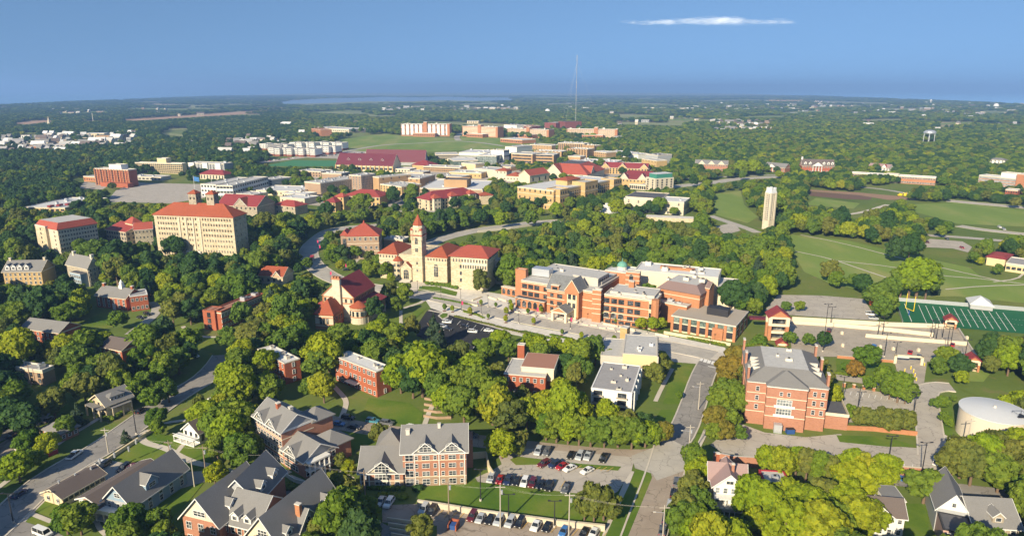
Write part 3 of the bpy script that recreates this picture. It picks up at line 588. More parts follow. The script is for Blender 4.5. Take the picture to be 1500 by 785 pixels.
# garage deck and lots on the right
sheet('parking_lot', [(1120, 455), (1140, 432), (1200, 433), (1265, 438), (1286, 470), (1160, 462)], 'lot_old', Z1, margin=1)
sheet('garage_deck', [(1156, 466), (1385, 482), (1404, 480), (1436, 530), (1418, 534), (1358, 530), (1350, 585), (1318, 560), (1310, 530), (1225, 523), (1160, 522)], 'concrete_deck', Z2, margin=1)
sheet('football_field', [(1312, 441), (1560, 461), (1560, 494), (1436, 483.5), (1323, 474)], 'turf', Z2, margin=2)
for k in range(14):
    xf = 1324.8+20.6*k*(1 if k < 1 else .5)+(10.3 if k else 0); yf = 445.2+(xf-1324.8)*.092; xn = 1335.5+(xf-1324.8)*1.055; yn = 471.8+(xn-1335.5)*.088
    ribbon('yard_line', [(xf, yf), (xn, yn)], .24 if k else .3, 'marking', .09, smooth=0, guard=False, margin=0)
for t_ in (.34, .62):
    for k in range(26):
        xf = 1365+k*5.2; x = xf+11*t_; y = 445+(xf-1324.8)*.092+26.5*t_; ribbon('hash_mark', [(x-.9, y-.08), (x+.9, y+.08)], .2, 'marking', .09, smooth=0, guard=False, margin=0)
sheet('lawn', [(1287, 470), (1290, 438), (1312, 441), (1320, 473)], 'grass', Z1, margin=0, guard=False)
ribbon('road', [(1395, 568), (1375, 566), (1354, 572), (1358, 600), (1364, 650), (1366, 672)], 8, 'lot_old', Z3, kerb=.12, smooth=1)
ribbon('road', [(1225, 553), (1270, 559), (1330, 566), (1352, 572)], 6, 'lot_old', Z2+.01, smooth=1)
ribbon('sidewalk', [(1374, 634), (1392, 645), (1420, 658), (1460, 680), (1500, 700)], 2.2, 'sidewalk', Z2, smooth=1)
sheet('parking_lot', [(1236, 571), (1250, 568), (1338, 583), (1344, 612), (1236, 620)], 'lot_old', Z2)
sheet('lawn', [(1224, 526), (1305, 532), (1320, 562), (1226, 548)], 'lawn', Z1, margin=0)
sheet('lawn', [(1362, 585), (1395, 590), (1395, 640), (1376, 634)], 'lawn', Z1, margin=0, guard=False); sheet('lawn', [(1225, 638), (1290, 640), (1350, 655), (1300, 655), (1230, 648)], 'lawn', Z3, margin=0)
sheet('parking_lot', [(1040, 652), (1072, 627), (1130, 640), (1230, 648), (1345, 657), (1396, 676), (1390, 687), (1300, 684), (1230, 676), (1120, 672), (1058, 664)], 'lot_old', Z2, margin=1)
sheet('service_yard', [(1082, 620), (1120, 634), (1180, 641), (1232, 636), (1238, 652), (1130, 646), (1068, 632)], 'lot_old', Z2+.01, margin=0)
ribbon('road', [(1290, 702), (1340, 707), (1400, 716), (1520, 730)], 6, 'asphalt', Z1, guard=False)
sheet('lawn', [(1328, 738), (1358, 738), (1362, 800), (1324, 800)], 'lawn', Z1, margin=0)
sheet('lawn', [(1405, 570), (1480, 560), (1520, 580), (1520, 620), (1480, 600)], 'grass', Z1, margin=0, guard=False)
sheet('bare_ground', [(1392, 540), (1420, 535), (1450, 548), (1440, 560), (1405, 558)], 'hill_grass', Z1, margin=0)
for i in range(11):
    ribbon('parking_line', [(1245+i*9, 579+i*1.3), (1247+i*9, 574+i*1.3)], .18, 'marking', Z3, smooth=0, guard=False)
for i in range(15):
    for a_, c_ in (((716+i*10.6, 700.5+i*1.35), (722+i*10.6, 691+i*1.35)), ((786+i*9.3, 684.6+i*.6), (796+i*9.3, 679+i*.6))):
        if i < 12: ribbon('parking_line', [a_, c_], .16, 'marking_yellow', .1, smooth=0, guard=False)
for i in range(24): ribbon('parking_line', [(640+i*10.4, 757+i*1.5), (649+i*10.4, 747+i*1.5)], .16, 'marking_yellow', .06, smooth=0, guard=False)
for i in range(12): ribbon('parking_line', [(1205+i*12, 670+i*1.0), (1203+i*12, 680+i*1.0)], .15, 'marking', .1, smooth=0, guard=False)
# ================================================================ NEAR BUILDINGS
def rs(f, face, px, py): return max(.6, f.on(face, px, py)[1]-f.h)
# tall brick hall with the gable end (left of centre)
B = Bld('brick_hall', 'four storey brick hall with grey gable roof and attached columned porch wing', 'hall', (372, 607), (412, 632), (464, 617), by=681, lm='porch-fronted brick hall')
f = B.f; h = f.h; f.walls('brick_brown'); r = rs(f, 'R', 437, 605); f.gable('shingle_grey', r, 'x', .7, 'grey_siding')
f.band([h*.27, h*.5, h*.75]); f.band([h-.35], 'white_paint', .7, .1, 'cornice')
f.wins('F', 9, zr(h, 4, 1.4, 1.4), 1.3, 1.6, 'w'); f.xgable('F', f.w*.25, 5.5, 2.6, f.d*.45, 'shingle_grey', win=(2.6, 1.0)); f.xgable('F', f.w*.68, 5.5, 2.6, f.d*.45, 'shingle_grey', win=(2.6, 1.0))
f.chimney(f.w*.45, f.d*.42, 1.2, h+r*.6, h+r+1.0, 'brick_red'); f.chimney(f.w*.75, f.d*.55, 1.1, h+r*.6, h+r+.7, 'concrete_wall')
g = f.at(f.w*.55, f.d, f.w*.45, 7, h-1.0); g.walls('brick_brown'); g.hip('shingle_dark', 2.6)
g = B.wing((414, 656), (445.6, 675), (499, 658), by=701); h2 = g.h; g.walls('brick_brown'); r = rs(g, 'R', 470, 648); g.gable('shingle_grey', r, 'x', .7, 'grey_siding'); g.band([h2-.3], 'white_paint', .6, .1, 'cornice')
g.wins('F', 5, [h2*.27, h2*.72], 1.3, 1.7, 'w', x0=1.5, x1=g.w*.62); g.xgable('F', g.w*.42, 6, 2.6, g.d*.45, 'shingle_grey', win=(2.8, 1.1))
q = g.face('R'); dd = q.w
b = MB(); b.box(0, dd*.68, -2.4, 0, h2*.5-.15, h2*.5+.15, 'white_paint'); b.box(0, dd*.68, -2.4, 0, h2-.5, h2, 'white_paint'); q.put('porch', b)
for i in range(5):
    for z0, z1 in ((0, h2*.5-.15), (h2*.5+.15, h2-.5)): q.put('column', MB().cone(.4+i*(dd*.68-.8)/4, -2.1, z0, z1, .3, .26, 'white_paint', 8))
b = MB(); b.box(.4, dd*.68-.4, -2.25, -2.15, h2*.5+1.0, h2*.5+1.1, 'white_paint'); q.put('railing', b)
g.wins('R', 6, [h2*.27, h2*.72], 1.1, 1.7, 'w'); e_ = g.at(g.w*.2, g.d-2, g.w*.75, 8, h2); e_.walls('brick_brown'); e_.hip('shingle_dark', 3); B.done()
# twin hall at bottom centre
B = Bld('brick_hall', 'wide brick hall with white cross gables facing the lot, four storeys beside three', 'hall', (589.5, 662), (682.5, 659), 15, by=709, lm='brick hall with white cross gables')
f = B.f; h = f.h; f.walls('brick_brown', base_m='brick_tan', zb=h*.27); r = 4.6; f.gable('shingle_grey', r, 'x', .8, 'brick_brown'); f.band([h*.27, h*.74], t=.22); f.band([h-.3], 'white_paint', .5, .1, 'cornice')
W = f.w
for x0 in (W*.36, W*.78):
    for j, z in enumerate(zr(h-1, 4, 1.0, 1.4)): f.win('F', x0, z, 2.0, 1.3 if j else 1.7, 'w'); f.win('F', x0-2.7, z, .8, 1.25, 'w'); f.win('F', x0+2.7, z, .8, 1.25, 'w')
    f.xgable('F', x0, 6.8, 2.9, 6.5, 'shingle_grey', win=(3.4, 1.3))
for z in zr(h-1, 4, .9, 1.5): f.win('F', W*.1, z, 2.2, 1.9, 'w')
for x in (W*.185, W*.57, W*.975): f.box('downpipe', x-.12, x+.12, -.15, 0, 0, h-.3, 'white_paint')
f.wins('R', 4, zr(h, 4), 1.1, 1.5, 'w'); f.chimney(W*.07, 5, 1.1, h, h+r-.2, 'coping'); f.chimney(W*.57, 6.5, .8, h, h+r+.6, 'coping')
f.box('stair_block', W, W+2, 9, 14, -.5, h-1.5, 'brick_brown')
g = B.wing((527, 691), (590, 690), 14, by=714.5); h2 = g.h; g.walls('brick_brown', base_m='brick_tan', zb=h2*.4); g.gable('shingle_grey', 4.3, 'x', .7, 'brick_brown'); g.band([h2*.45]); g.band([h2-.3], 'white_paint', .5, .1, 'cornice')
g.xgable('F', g.w*.52, 8.4, 3.4, 7, 'shingle_grey', win=(4, 1.6))
for z in (h2*.23, h2*.7): g.win('F', g.w*.52, z, 4.2, 1.9, 'w'); g.win('F', g.w*.86, z, 1.2, 1.8, 'w'); g.win('F', g.w*.1, z, 1.5, 1.6, 'd')
for x in (.2, 2.6): g.put('column', MB().cone(x, -.25, 0, h2-.4, .2, .2, 'white_paint', 8))
e_ = g.at(3, g.d-1, g.w*.6, 9, h2); e_.walls('brick_brown'); e_.hip('shingle_dark', 4.2); B.done()
# bottom-left big dormered brick house
B = Bld('dormered_house', 'large brick house with grey dormered roofs and cream gables at the bottom edge', 'house', (267, 754), (320, 767), 17, h=8.5, lm='dormered brick house', guard=.2)
f = B.f; h = f.h; f.walls('brick_brown'); r = 6.2; f.gable('shingle_dark', r, 'y', .8, 'cream_trim'); f.win('F', f.w/2, h+1.6, 3.4, 1.3, 'w'); f.wins('F', 3, [2.4, 6.2], 1.5, 1.9, 'w'); f.wins('R', 3, [2.4, 6.2], 1.1, 1.8, 'w'); f.dormer('R', 6, h+.6, 2.6, 1.6, 4, 'shingle_grey')
g = B.wing((326, 762), (375, 774), 13, h=7.5); g.walls('brick_brown'); g.gable('shingle_grey', 5.2, 'x', .6, 'brick_brown'); g.wins('F', 5, [2.2, 5.6], 1.1, 1.8, 'w'); [g.dormer('F', x, g.h+.5, 2.2, 1.6, 4, 'shingle_grey') for x in (g.w*.35, g.w*.72)]
g = B.wing((360, 783), (412, 799), 22, h=7.5); g.walls('brick_brown'); g.gable('shingle_dark', 6.5, 'y', .8, 'cream_trim'); g.win('F', g.w/2, g.h+2, 2.6, 1.5, 'w'); g.wins('R', 5, [2.4, 5.6], 1.1, 1.8, 'w'); g.xgable('R', g.w*.9, 7, 4, 6, 'shingle_grey', 'grey_siding', win=(1.2, 1.4, 'w')); g.dormer('R', 3.5, g.h+.5, 2.2, 1.5, 4, 'shingle_grey'); g.dormer('R', 18, g.h+.5, 2.2, 1.5, 4, 'shingle_grey'); g.chimney(g.w*.86, 8.5, 1.4, g.h, g.h+5.6, 'brick_orange', .9)
g = B.wing((322, 726), (377, 732), 14, h=9.5); g.walls('brick_brown'); g.gable('shingle_dark', 5.5, 'y', .7, 'grey_siding'); [g.dormer('R', x, g.h+.4, 2.6, 1.7, 4.2, 'shingle_grey') for x in (4, 10)]
b = MB(); b.box(1, 4, 2, 5, g.h+1, g.h+3.2, 'grey_siding'); b.box(.8, 4.2, 1.8, 5.2, g.h+3.2, g.h+3.5, 'coping'); g.put('roof_unit', b)
for x in (.9, 4.1): g.put('railing', MB().box(x-.05, x+.05, 1.8, 5.2, g.h+3.5, g.h+4.4, 'white_paint'))
B.done()
# blue-grey house
B = Bld('blue_house', 'tall blue grey gabled house with side dormer and white front porch', 'house', (153, 729), (193, 738), 19, by=764, lm='blue grey gabled house')
f = B.f; h = f.h; f.walls('grey_siding'); r = rs(f, 'F', 170, 711); f.gable('shingle_dark', r, 'y', .9, 'blue_siding'); f.win('F', f.w/2, h+1.7, 1.7, 1.2, 'w'); f.wins('F', 3, [1.9, h-1.6], 1.0, 1.6, 'w'); f.wins('R', 5, [1.7, h-1.6], 1.1, 1.6, 'w'); f.face('R').box('side_cladding', 0, f.d, -.04, 0, 0, h-.1, 'blue_siding')
f.dormer('R', 7.5, h+.5, 4.2, 2.0, 4.5, 'shingle_dark', 'blue_siding')
b = MB(); b.box(-.5, f.w-1, -3.2, 0, h*.52, h*.52+.3, 'white_paint'); b.box(-.5, f.w-1, -3.2, -3.1, h*.52+.3, h*.52+1.2, 'white_paint'); b.box(-.5, f.w-1, -3.2, 0, .6, .8, 'white_paint'); f.put('porch', b)
for i in range(4): f.put('column', MB().box(-.3+i*(f.w-1)/3.3, -.05+i*(f.w-1)/3.3, -3.1, -2.85, 0, h*.52, 'white_paint'))
B.done()
B = Bld('white_house', 'low white house with dark gable roof and red gable trim left of the blue house', 'house', (115, 729), (143, 737), 20, by=756, lm='low white house')
f = B.f; f.walls('white_paint'); r = rs(f, 'F', 128, 728.5)+.4; f.gable('shingle_brown', r, 'y', .7, 'roof_brownish'); f.wins('F', 2, [1.6, f.h-1.2], .9, 1.2, 'w'); f.wins('R', 4, [f.h-1.3], .9, 1.2, 'd'); g = f.at(f.w*.3, -3, f.w*.8, 3.1, 2.8); g.walls('white_paint'); g.hip('shingle_brown', 1.2); B.done()
B = Bld('apartment_block', 'long low cream block with vent-dotted dark roof along the diagonal street', 'apartment block', (63, 720), (91, 728.5), (153, 694), by=742.5, lm='long low cream block')
f = B.f; f.walls('beige_siding'); f.gable('shingle_brown', 1.8, 'y', .6, 'beige_siding', 'cream_trim'); f.wins('F', 2, [1.4, f.h-1.2], .9, 1.1, 'w'); f.wins('R', 8, [f.h-1.2], .9, .8, 'd')
for i in range(7): f.put('vent_pipe', MB().cone(f.w*(.35+.12*(i % 3)), 3+i*4.2, f.h+.8, f.h+2.4, .28, .28, 'galvanised', 8))
b = MB(); b.box(-1.5, 0, 0, f.d, f.h*.5, f.h*.5+.15, 'beige_siding'); b.box(-1.5, -1.4, 0, f.d, f.h*.5+.9, f.h*.5+1, 'cream_trim'); f.put('gallery', b); B.done()
# houses left
B = Bld('stone_house', 'tan stone house with dark gable roof and long dormer beside the diagonal street', 'house', (134, 584), (155, 593), (186, 577), h=5.4, lm='tan stone house')
f = B.f; f.walls('limestone'); f.gable('shingle_dark', 2.9, 'y', .8, 'limestone', 'cream_trim'); f.wins('F', 3, [1.5, f.h-1], .9, 1.4, 'd'); g = f.face('R').at(2.0, .6, f.d-4, 3, f.h+1.7, f.h); g.walls('shingle_grey'); g.hip('shingle_dark', .9, .3); g.wins('F', 4, [f.h+1], .8, .8, 'w')
g = f.at(0, -2.5, f.w, 2.6, f.h*.8); g.box('porch', 0, f.w, 0, 2.4, g.h-.3, g.h, 'shingle_dark'); [g.put('column', MB().box(x, x+.5, 0, .5, 0, g.h-.3, 'limestone')) for x in (0, f.w/2, f.w-.5)]
g = f.face('R'); g.box('side_porch', 1, f.d-1, -2.2, 0, f.h*.75, f.h*.75+.25, 'shingle_dark'); [g.put('column', MB().box(x, x+.4, -2.1, -1.7, 0, f.h*.75, 'limestone')) for x in (1, f.d/2, f.d-1.4)]; B.done()
B = Bld('brick_house', 'small orange brick house with grey hip roof between trees on the left', 'house', (62, 628), (88, 636), (106, 622), by=648, lm='small orange brick house')
f = B.f; f.walls('brick_brown'); f.hip('shingle_grey', 1.9, .7); f.wins('F', 3, [1.4, f.h-1.3], .9, 1.2, 'w'); f.wins('R', 3, [f.h-1.3], .9, 1.2, 'w'); B.done()
B = Bld('red_shop', 'dark red flat-roofed building with white rooftop units near the left edge', 'shop building', (22, 660), (39, 668), (66, 642), by=682, lm='dark red flat-roofed building')
f = B.f; f.walls('red_paint'); f.flat('membrane'); f.units(5, 'white_paint', 1.2); f.wins('F', 3, [2.2], 1.2, 1.2, 'w'); f.wins('R', 4, [2.2], 1.2, 1.2, 'w'); B.done()
B = Bld('white_house', 'white two storey house with columned porch above the curving path', 'house', (268, 627), (291, 634), (318, 612), by=651, lm='white porch house')
f = B.f; f.walls('white_paint'); f.gable('shingle_brown', 3.0, 'y', .6, 'white_paint'); f.wins('F', 3, [f.h-1.2], .8, 1.3, 'd'); f.wins('R', 4, [1.6, f.h-1.2], .8, 1.3, 'd')
b = MB(); b.box(-2.2, f.w, -2.4, 0, f.h*.5, f.h*.5+.25, 'white_paint'); b.box(-2.2, f.w, -2.4, -2.3, f.h*.5+.9, f.h*.5+1, 'white_paint'); b.box(-2.2, f.w, -2.4, 0, .2, .5, 'white_paint'); f.put('porch', b)
for i in range(4): f.put('column', MB().box(-2.1+i*(f.w+1.9)/3, -1.85+i*(f.w+1.9)/3, -2.3, -2.05, 0, f.h*.5, 'white_paint'))
B.done()
# small apartments
for A_, B_, C_, by, lab, lm in (((377, 512), (416.5, 533), (443.5, 528), 563, 'left of two small red brick flats with pale flat roof and white windows', 'left brick flats'), ((490, 522), (551, 545.5), (569, 536), 582, 'right of two small red brick flats, white entrance canopy on its long side', 'right brick flats')):
    B = Bld('brick_flats', lab, 'apartment block', A_, B_, C_, by=by, lm=lm); f = B.f; h = f.h; f.walls('brick_scarlet'); f.flat('membrane_white', 'coping', .35); f.units(4, 'concrete_wall', .9)
    n = 9 if 'right' in lm else 7
    for j, z in enumerate(zr(h, 3, 1.3, 1.4)):
        for i in range(n): f.win('F', f.w*(i+.5)/n, z, 2.0 if i in (1, 4, 7) else .95, 1.5, 'w')
        f.win('R', f.d*.55, z, 1.0, 1.7, 'l')
    f.box('entrance_canopy', f.w*.35, f.w*.6, -2.6, 0, 2.8, 3.0, 'coping'); B.done()
# flat modern pair
B = Bld('concrete_block', 'yellow walled building with flat grey roof and square tan tower near the boulevard', 'hall', (912.5, 517.8), (963, 521.6), (980, 494), by=554, lm='yellow flat-roofed building')
f = B.f; f.walls('yellow_wall'); f.flat('membrane', 'concrete_wall', .25); f.units(3, 'membrane_white', .9); f.face('R').box('side_cladding', 0, f.d, -.04, 0, 0, f.h-.1, 'concrete_wall'); f.piers('R', 8, .7, 'concrete_wall', 0, f.h-.2, .5); f.wins('R', 7, [f.h*.5], .9, f.h*.6, 'd')
g = f.at(-9, 2, 9, f.d-2, f.h-2.4); g.walls('concrete_wall'); g.flat('membrane', 'concrete_wall', .3); q = B.wing((908.5, 479.5), (918.5, 481.5), 3.5, by=506); q.walls('limestone_gold'); q.flat('membrane', 'coping', .2); B.done()
B = Bld('white_flats', 'white three storey flats with recessed balconies and dark flat roof', 'apartment block', (866, 568.5), (926, 576), (952, 538), by=607, lm='white balcony flats')
f = B.f; h = f.h; f.walls('white_paint'); f.flat('tar_roof', 'white_paint', .3); f.units(7, 'concrete_wall', .8)
for z in zr(h, 3, 1.4, 1.3):
    for x in (f.w*.17, f.w*.76):
        f.win('F', x, z, 2.8, 1.5, 'd'); q = f.at(x-1.9, -1.1, 3.8, 1.1, z); q.box('balcony', 0, 3.8, 0, 1.1, z-1.05, z-.9, 'white_paint'); q.box('balcony_rail', 0, 3.8, 0, .06, z-.9, z-.35, 'tan_siding')
    f.wins('R', 8, [z], .9, 1.5, 'd')
f.piers('R', 5, .5, 'white_paint', 0, h, .8, 2, f.d-2); B.done()
B = Bld('brick_house', 'brick building with flat rust brown roof and tall square chimney among the trees', 'hall', (738, 548), (799, 553), 16, by=584, lm='rust-roofed building')
f = B.f; f.walls('brick_red'); f.flat('membrane', 'coping', .3); f.wins('F', 6, [2, f.h-1.6], 1.1, 1.5, 'w'); g = f.at(f.w*.38, 4, f.w*.78, 14, f.h+1.8, f.h-3); g.walls('cream_trim'); g.slab('roof_brownish', .3, .35)
q = B.wing((758, 505), (768, 506), 2.5, by=545); q.walls('brick_red'); q.flat('membrane', 'coping', .2); B.done()
# big four storey brick hall on the right
B = Bld('brick_hall', 'massive red brick hall with slate roof, flat grey roof top and end chimneys', 'hall', (1096, 557), (1213, 569), (1216, 522), by=632, lm='slate-roofed brick hall')
f = B.f; h = f.h; f.walls('brick_brown'); zs = [h*.2, h*.42, h*.63, h*.84]; W = f.w
f.hip('shingle_dark', 3.4, .5, top=(5.5, 'membrane')); f.band([h*.31, h*.53, h*.74], 'cream_trim', .25); f.band([h-.2], 'white_paint', .5, .2, 'cornice')
for z in zs[1:]: f.win('F', W*.13, z, 1.0, 1.5, 'w'); f.win('F', W*.85, z, 1.0, 1.5, 'w'); f.win('F', W*.95, z, 1.0, 1.5, 'w')
g = f.at(W*.24, -2.6, W*.5, 4, h); g.walls('brick_brown'); g.band([h*.31, h*.53, h*.74], 'cream_trim', .25); g.band([h-.2], 'white_paint', .5, .2, 'cornice'); q = g.at(0, 0, g.w, 12, h); q.hip('shingle_dark', 3.4, .4, inset=None, axis='y')
for z in zs[1:3]: g.win('F', g.w*.46, z+.2, 4.6, 2.0, 'l'); g.box('balcony', g.w*.2, g.w*.72, -1, 0, z-1.4, z-1.1, 'white_paint'); g.box('railing', g.w*.2, g.w*.72, -1, -.93, z-1.1, z-.5, 'white_paint')
g.win('F', g.w*.36, zs[3], .9, 1.2, 'w'); g.win('F', g.w*.55, zs[3], .9, 1.2, 'w')
for x in (0, W):
    for y in (1.5, f.d*.5, f.d-2): f.chimney(x, y, .7, h*.5, h+4.6, 'brick_brown', 2.2)
f.units(3, 'coping', 1, h+3.75); f.wins('R', 4, zs[1:], 1, 1.5, 'w')
for y in range(3): f.box('roof_step', W-4.6, W-1.4, 6+y*4, 6.8+y*4, h+1, h+2.9, 'coping')
for y in range(4): f.box('roof_step', 1.4, 4.6, 6+y*3, 6.6+y*3, h+1, h+2.9, 'coping')
g = f.at(W, 3, 8, 12, h*.3); g.walls('brick_brown'); g.box('terrace', -.1, 8.2, -.2, 12.2, h*.3, h*.3+.12, 'roof_dark'); b = MB(); [b.box(*q, h*.3+.12, h*.3+1.2, 'cream_trim') for q in ((0, 8.2, -.2, 0), (8, 8.2, 0, 12.2))]; g.put('railing', b)
f.box('cooling_unit', W*.36, W*.36+2.6, -5.2, -3.2, 0, 3, 'galvanised'); B.done()
# water tank
P0 = G(1446, 655); rad = 9.8; dirv = Vector((P0.x, P0.y, 0)).normalized(); tc = P0+dirv*rad; root = link('storage_tank', None, M=Matrix.Translation(tc)); tag(root, 'round cream water tank with shallow white domed top', 'tank'); LM.append(('round cream tank', tc.x, tc.y))
b = MB(); b.cone(0, 0, -.5, 9, rad, rad, 'tank_side', 64); link('tank_wall', b.mesh('tank_wall'), root)
b = MB(); b.cone(0, 0, 9, 9.35, rad+.25, rad+.25, 'tank_top', 64); n = 6
for i in range(n): r0 = rad*(1-i/n); r1 = rad*(1-(i+1)/n); b.cone(0, 0, 9.35+1.0*math.sin(math.pi/2*i/n), 9.35+1.0*math.sin(math.pi/2*(i+1)/n), r0, r1, 'tank_top', 64)
link('roof', b.mesh('roof'), root); link('vent_pipe', MB().cone(0, 0, 10.2, 11, .5, .4, 'coping', 12).mesh('vent_pipe'), root)
b = MB(); X0, Y0 = 5.4, -6.5
for x in (X0, X0+3): b.bar((x, Y0, 10.9), (x, Y0+3, 10.9), .1, 'dark_metal'); [b.bar((x, y, 9.3), (x, y, 10.9), .1, 'dark_metal') for y in (Y0, Y0+3)]
for y in (Y0, Y0+3): b.bar((X0, y, 10.9), (X0+3, y, 10.9), .1, 'dark_metal')
b.box(X0, X0+3, Y0, Y0+3, 9.75, 9.85, 'dark_metal'); link('platform', b.mesh('platform'), root, Matrix.Translation((-2.2, 0, 0)))
b = MB(); [b.bar((6.6+x, -8.9, 0), (6.6+x, -8.9, 9.6), .1, 'dark_metal') for x in (0, .5)]; [b.bar((6.6, -8.9, .5*k), (7.1, -8.9, .5*k), .05, 'dark_metal') for k in range(1, 19)]; link('ladder', b.mesh('ladder'), root)
clear([(tc.x+(rad+1)*math.cos(t), tc.y+(rad+1)*math.sin(t)) for t in [i*.4 for i in range(16)]], 3); q = [(1402, 640), (1400, 590), (1450, 583), (1497, 600), (1492, 640)]; GUARD.append((q, tc.y-10, bbox(q)))
# bottom right houses
B = Bld('victorian_house', 'white Victorian house with rose shingle cross-gable roof and stacked porches', 'house', (1046, 710), (1092, 714), (1100, 690), by=752, lm='white Victorian house')
f = B.f; h = f.h; f.walls('white_paint'); f.gable('shingle_rose', 3.6, 'y', .7, 'white_paint'); f.win('F', f.w/2, h+1.1, 1.8, .9, 'w'); f.wins('F', 4, [1.8, h*.48, h-1.4], 1.0, 1.5, 'l'); g = f.at(-.8, 3.5, f.w+1.6, 5, h); g.gable('shingle_rose', 3.5, 'x', .5, 'white_paint')
b = MB(); b.box(0, f.w*.7, -2.6, 0, h*.32, h*.32+.2, 'white_paint'); b.box(0, f.w*.7, -2.6, 0, h*.66, h*.66+.25, 'white_paint'); f.put('porch', b)
for i in range(5): f.put('column', MB().box(.05+i*f.w*.165, .25+i*f.w*.165, -2.55, -2.35, 0, h*.66, 'white_paint'))
f.chimney(f.w*.2, f.d-1, .8, h, h+5.3, 'brick_red'); f.chimney(f.w*.62, f.d*.35, .7, h+2, h+5, 'brick_brown'); B.done()
B = Bld('red_house', 'small red house with grey flat roof half hidden by lime green trees', 'house', (1122, 711), (1160, 713), 8, by=735, lm='small red house')
f = B.f; f.walls('red_paint'); f.flat('membrane', 'red_paint', .3); g = f.at(f.w*.3, -1.5, f.w*.45, 5, f.h*.8); g.walls('white_paint'); g.slab('roof_dark', .2, .3); g.wins('F', 2, [2], 1.4, 1.2, 'l'); f.units(2, 'galvanised'); B.done()
B = Bld('white_house', 'white house with dark stepped gable roofs beside the narrow lawn', 'house', (1272, 752), (1326, 757), (1328, 735), by=790, lm='white stepped-gable house')
f = B.f; f.walls('white_paint'); f.gable('shingle_brown', 3.0, 'x', .6, 'white_paint'); f.wins('F', 4, [2, f.h-1.4], .9, 1.3, 'w'); f.xgable('F', f.w*.35, 5.5, 2.4, 5, 'shingle_brown', 'white_paint', win=(.9, .9, 'w')); g = B.wing((1296, 733), (1326, 735), 7, h=f.h+.5); g.walls('white_paint'); g.slab('shingle_grey', .3, .3); B.done()
B = Bld('pink_house', 'narrow house with steep grey gable and pink lower wing at the lower right', 'house', (1373, 743), (1420, 752), 14, by=786, lm='narrow pink and white house')
f = B.f; f.walls('grey_siding'); f.gable('shingle_dark', 4.6, 'y', .5, 'white_paint'); f.win('F', f.w/2, f.h+1.6, .8, 1.1, 'w'); g = f.at(.2, -8, f.w-.4, 8.1, f.h-1.2); g.walls('pink_siding'); g.flat('roof_dark', 'dark_metal', .25); g.wins('F', 3, [g.h-1.3], 1.1, 1.1, 'w'); B.done()
B = Bld('tan_house', 'tan sided house with grey roof and small front dormer in the lower right corner', 'house', (1428, 768), (1494, 772), 12, by=800, lm='tan house')
f = B.f; f.walls('tan_siding'); f.gable('shingle_grey', 4.2, 'x', .7, 'tan_siding'); f.dormer('F', f.w*.52, f.h+.7, 2.6, 1.7, 3.5, 'shingle_grey', 'tan_siding'); f.wins('F', 4, [f.h-1.5, 1.6], 1.2, 1.3, 'w'); f.box('porch', f.w*.3, f.w*.95, -2.2, 0, f.h*.5, f.h*.5+.3, 'shingle_grey'); B.done()
# ================================================================ LANDMARK BUILDINGS
# towered limestone museum
B = Bld('museum_hall', 'limestone hall with tall red-capped clock-like tower and arched portal', 'hall', (555.8, 370.4), (655, 377.5), 30, h=15.5, lm='towered limestone hall', guard=.25)
f = B.f; W = f.w; f.walls('limestone'); x1 = W*.27; x2 = W*.71
g = f.at(0, -.6, x1, 22, 15.5); g.walls('limestone'); g.hip('tile_red', 5, .8, axis='y', inset=8); g.band([12.6, 9.9], 'cream_trim', .35, .15); g.band([15.2], 'cream_trim', .6, .3, 'cornice'); g.wins('F', 6, [13.9], .8, 1.5, 'c'); g.win('F', x1/2, 6.6, 2.4, 6.5, 'ca'); g.wins('L', 5, [5, 13.9], 1.2, 1.8, 'c')
g = f.at(x2, -.6, W-x2, 26, 15.5); g.walls('limestone'); g.hip('tile_red', 5, .8, axis='y', inset=8); g.band([12.6, 9.9], 'cream_trim', .35, .15); g.band([15.2], 'cream_trim', .6, .3, 'cornice'); g.wins('F', 7, [13.9], .8, 1.5, 'c'); g.win('F', g.w*.45, 6.6, 2.6, 6.5, 'ca')
m_ = f.at(x1, .2, x2-x1, 26, 15.2); m_.flat('membrane', 'limestone', .5); m_.units(3, 'membrane_white', 1.3); m_.wins('F', 7, [13.6, 9.5], .9, 1.7, 'ca', x1=m_.w*.62); m_.band([11.4, 15], 'cream_trim', .4, .2)
t = f.at(W*.512, -2.6, 6.6, 6.8, 33); t.walls('limestone'); t.band([9, 15.4, 22, 27.5], 'cream_trim', .35, .12); t.band([28.4], 'tile_bright', .5, .55); t.win('F', 3.3, 7, 1.1, 1.6, 'c'); t.win('F', 3.3, 11.5, 1.1, 1.6, 'c'); t.win('F', 3.3, 24.6, 1.9, 3.0, 'ca'); t.win('F', 3.3, 19.5, 1.8, 2.2, 'c'); t.win('R', 3.4, 24.6, 1.9, 3.0, 'ca')
b = MB(); [b.cone(x, y, 25.5, 31.5, 1.1, 1.0, 'limestone', 8) for x in (.5, 6.1) for y in (.5, 6.3)]; [b.cone(x, y, 31.5, 33.4, 1.3, 0, 'tile_bright', 8) for x in (.5, 6.1) for y in (.5, 6.3)]; t.put('turret', b)
q = t.at(.9, .9, 5.6, 5.8, 31.2); q.h = 33.0; t2 = MB(); t2.cone(3.3, 3.4, 33, 34.2, 3.2, 2.9, 'cream_trim', 8, .39); t2.cone(3.3, 3.4, 34.2, 40.5, 3.4, .1, 'tile_red', 8, .39); t2.bar((3.3, 3.4, 40.4), (3.3, 3.4, 41.6), .15, 'dark_metal'); t.put('spire', t2)
for x in (1.3, 3.3, 5.3): t.win('F', x, 31, .8, 1.3, 'c')
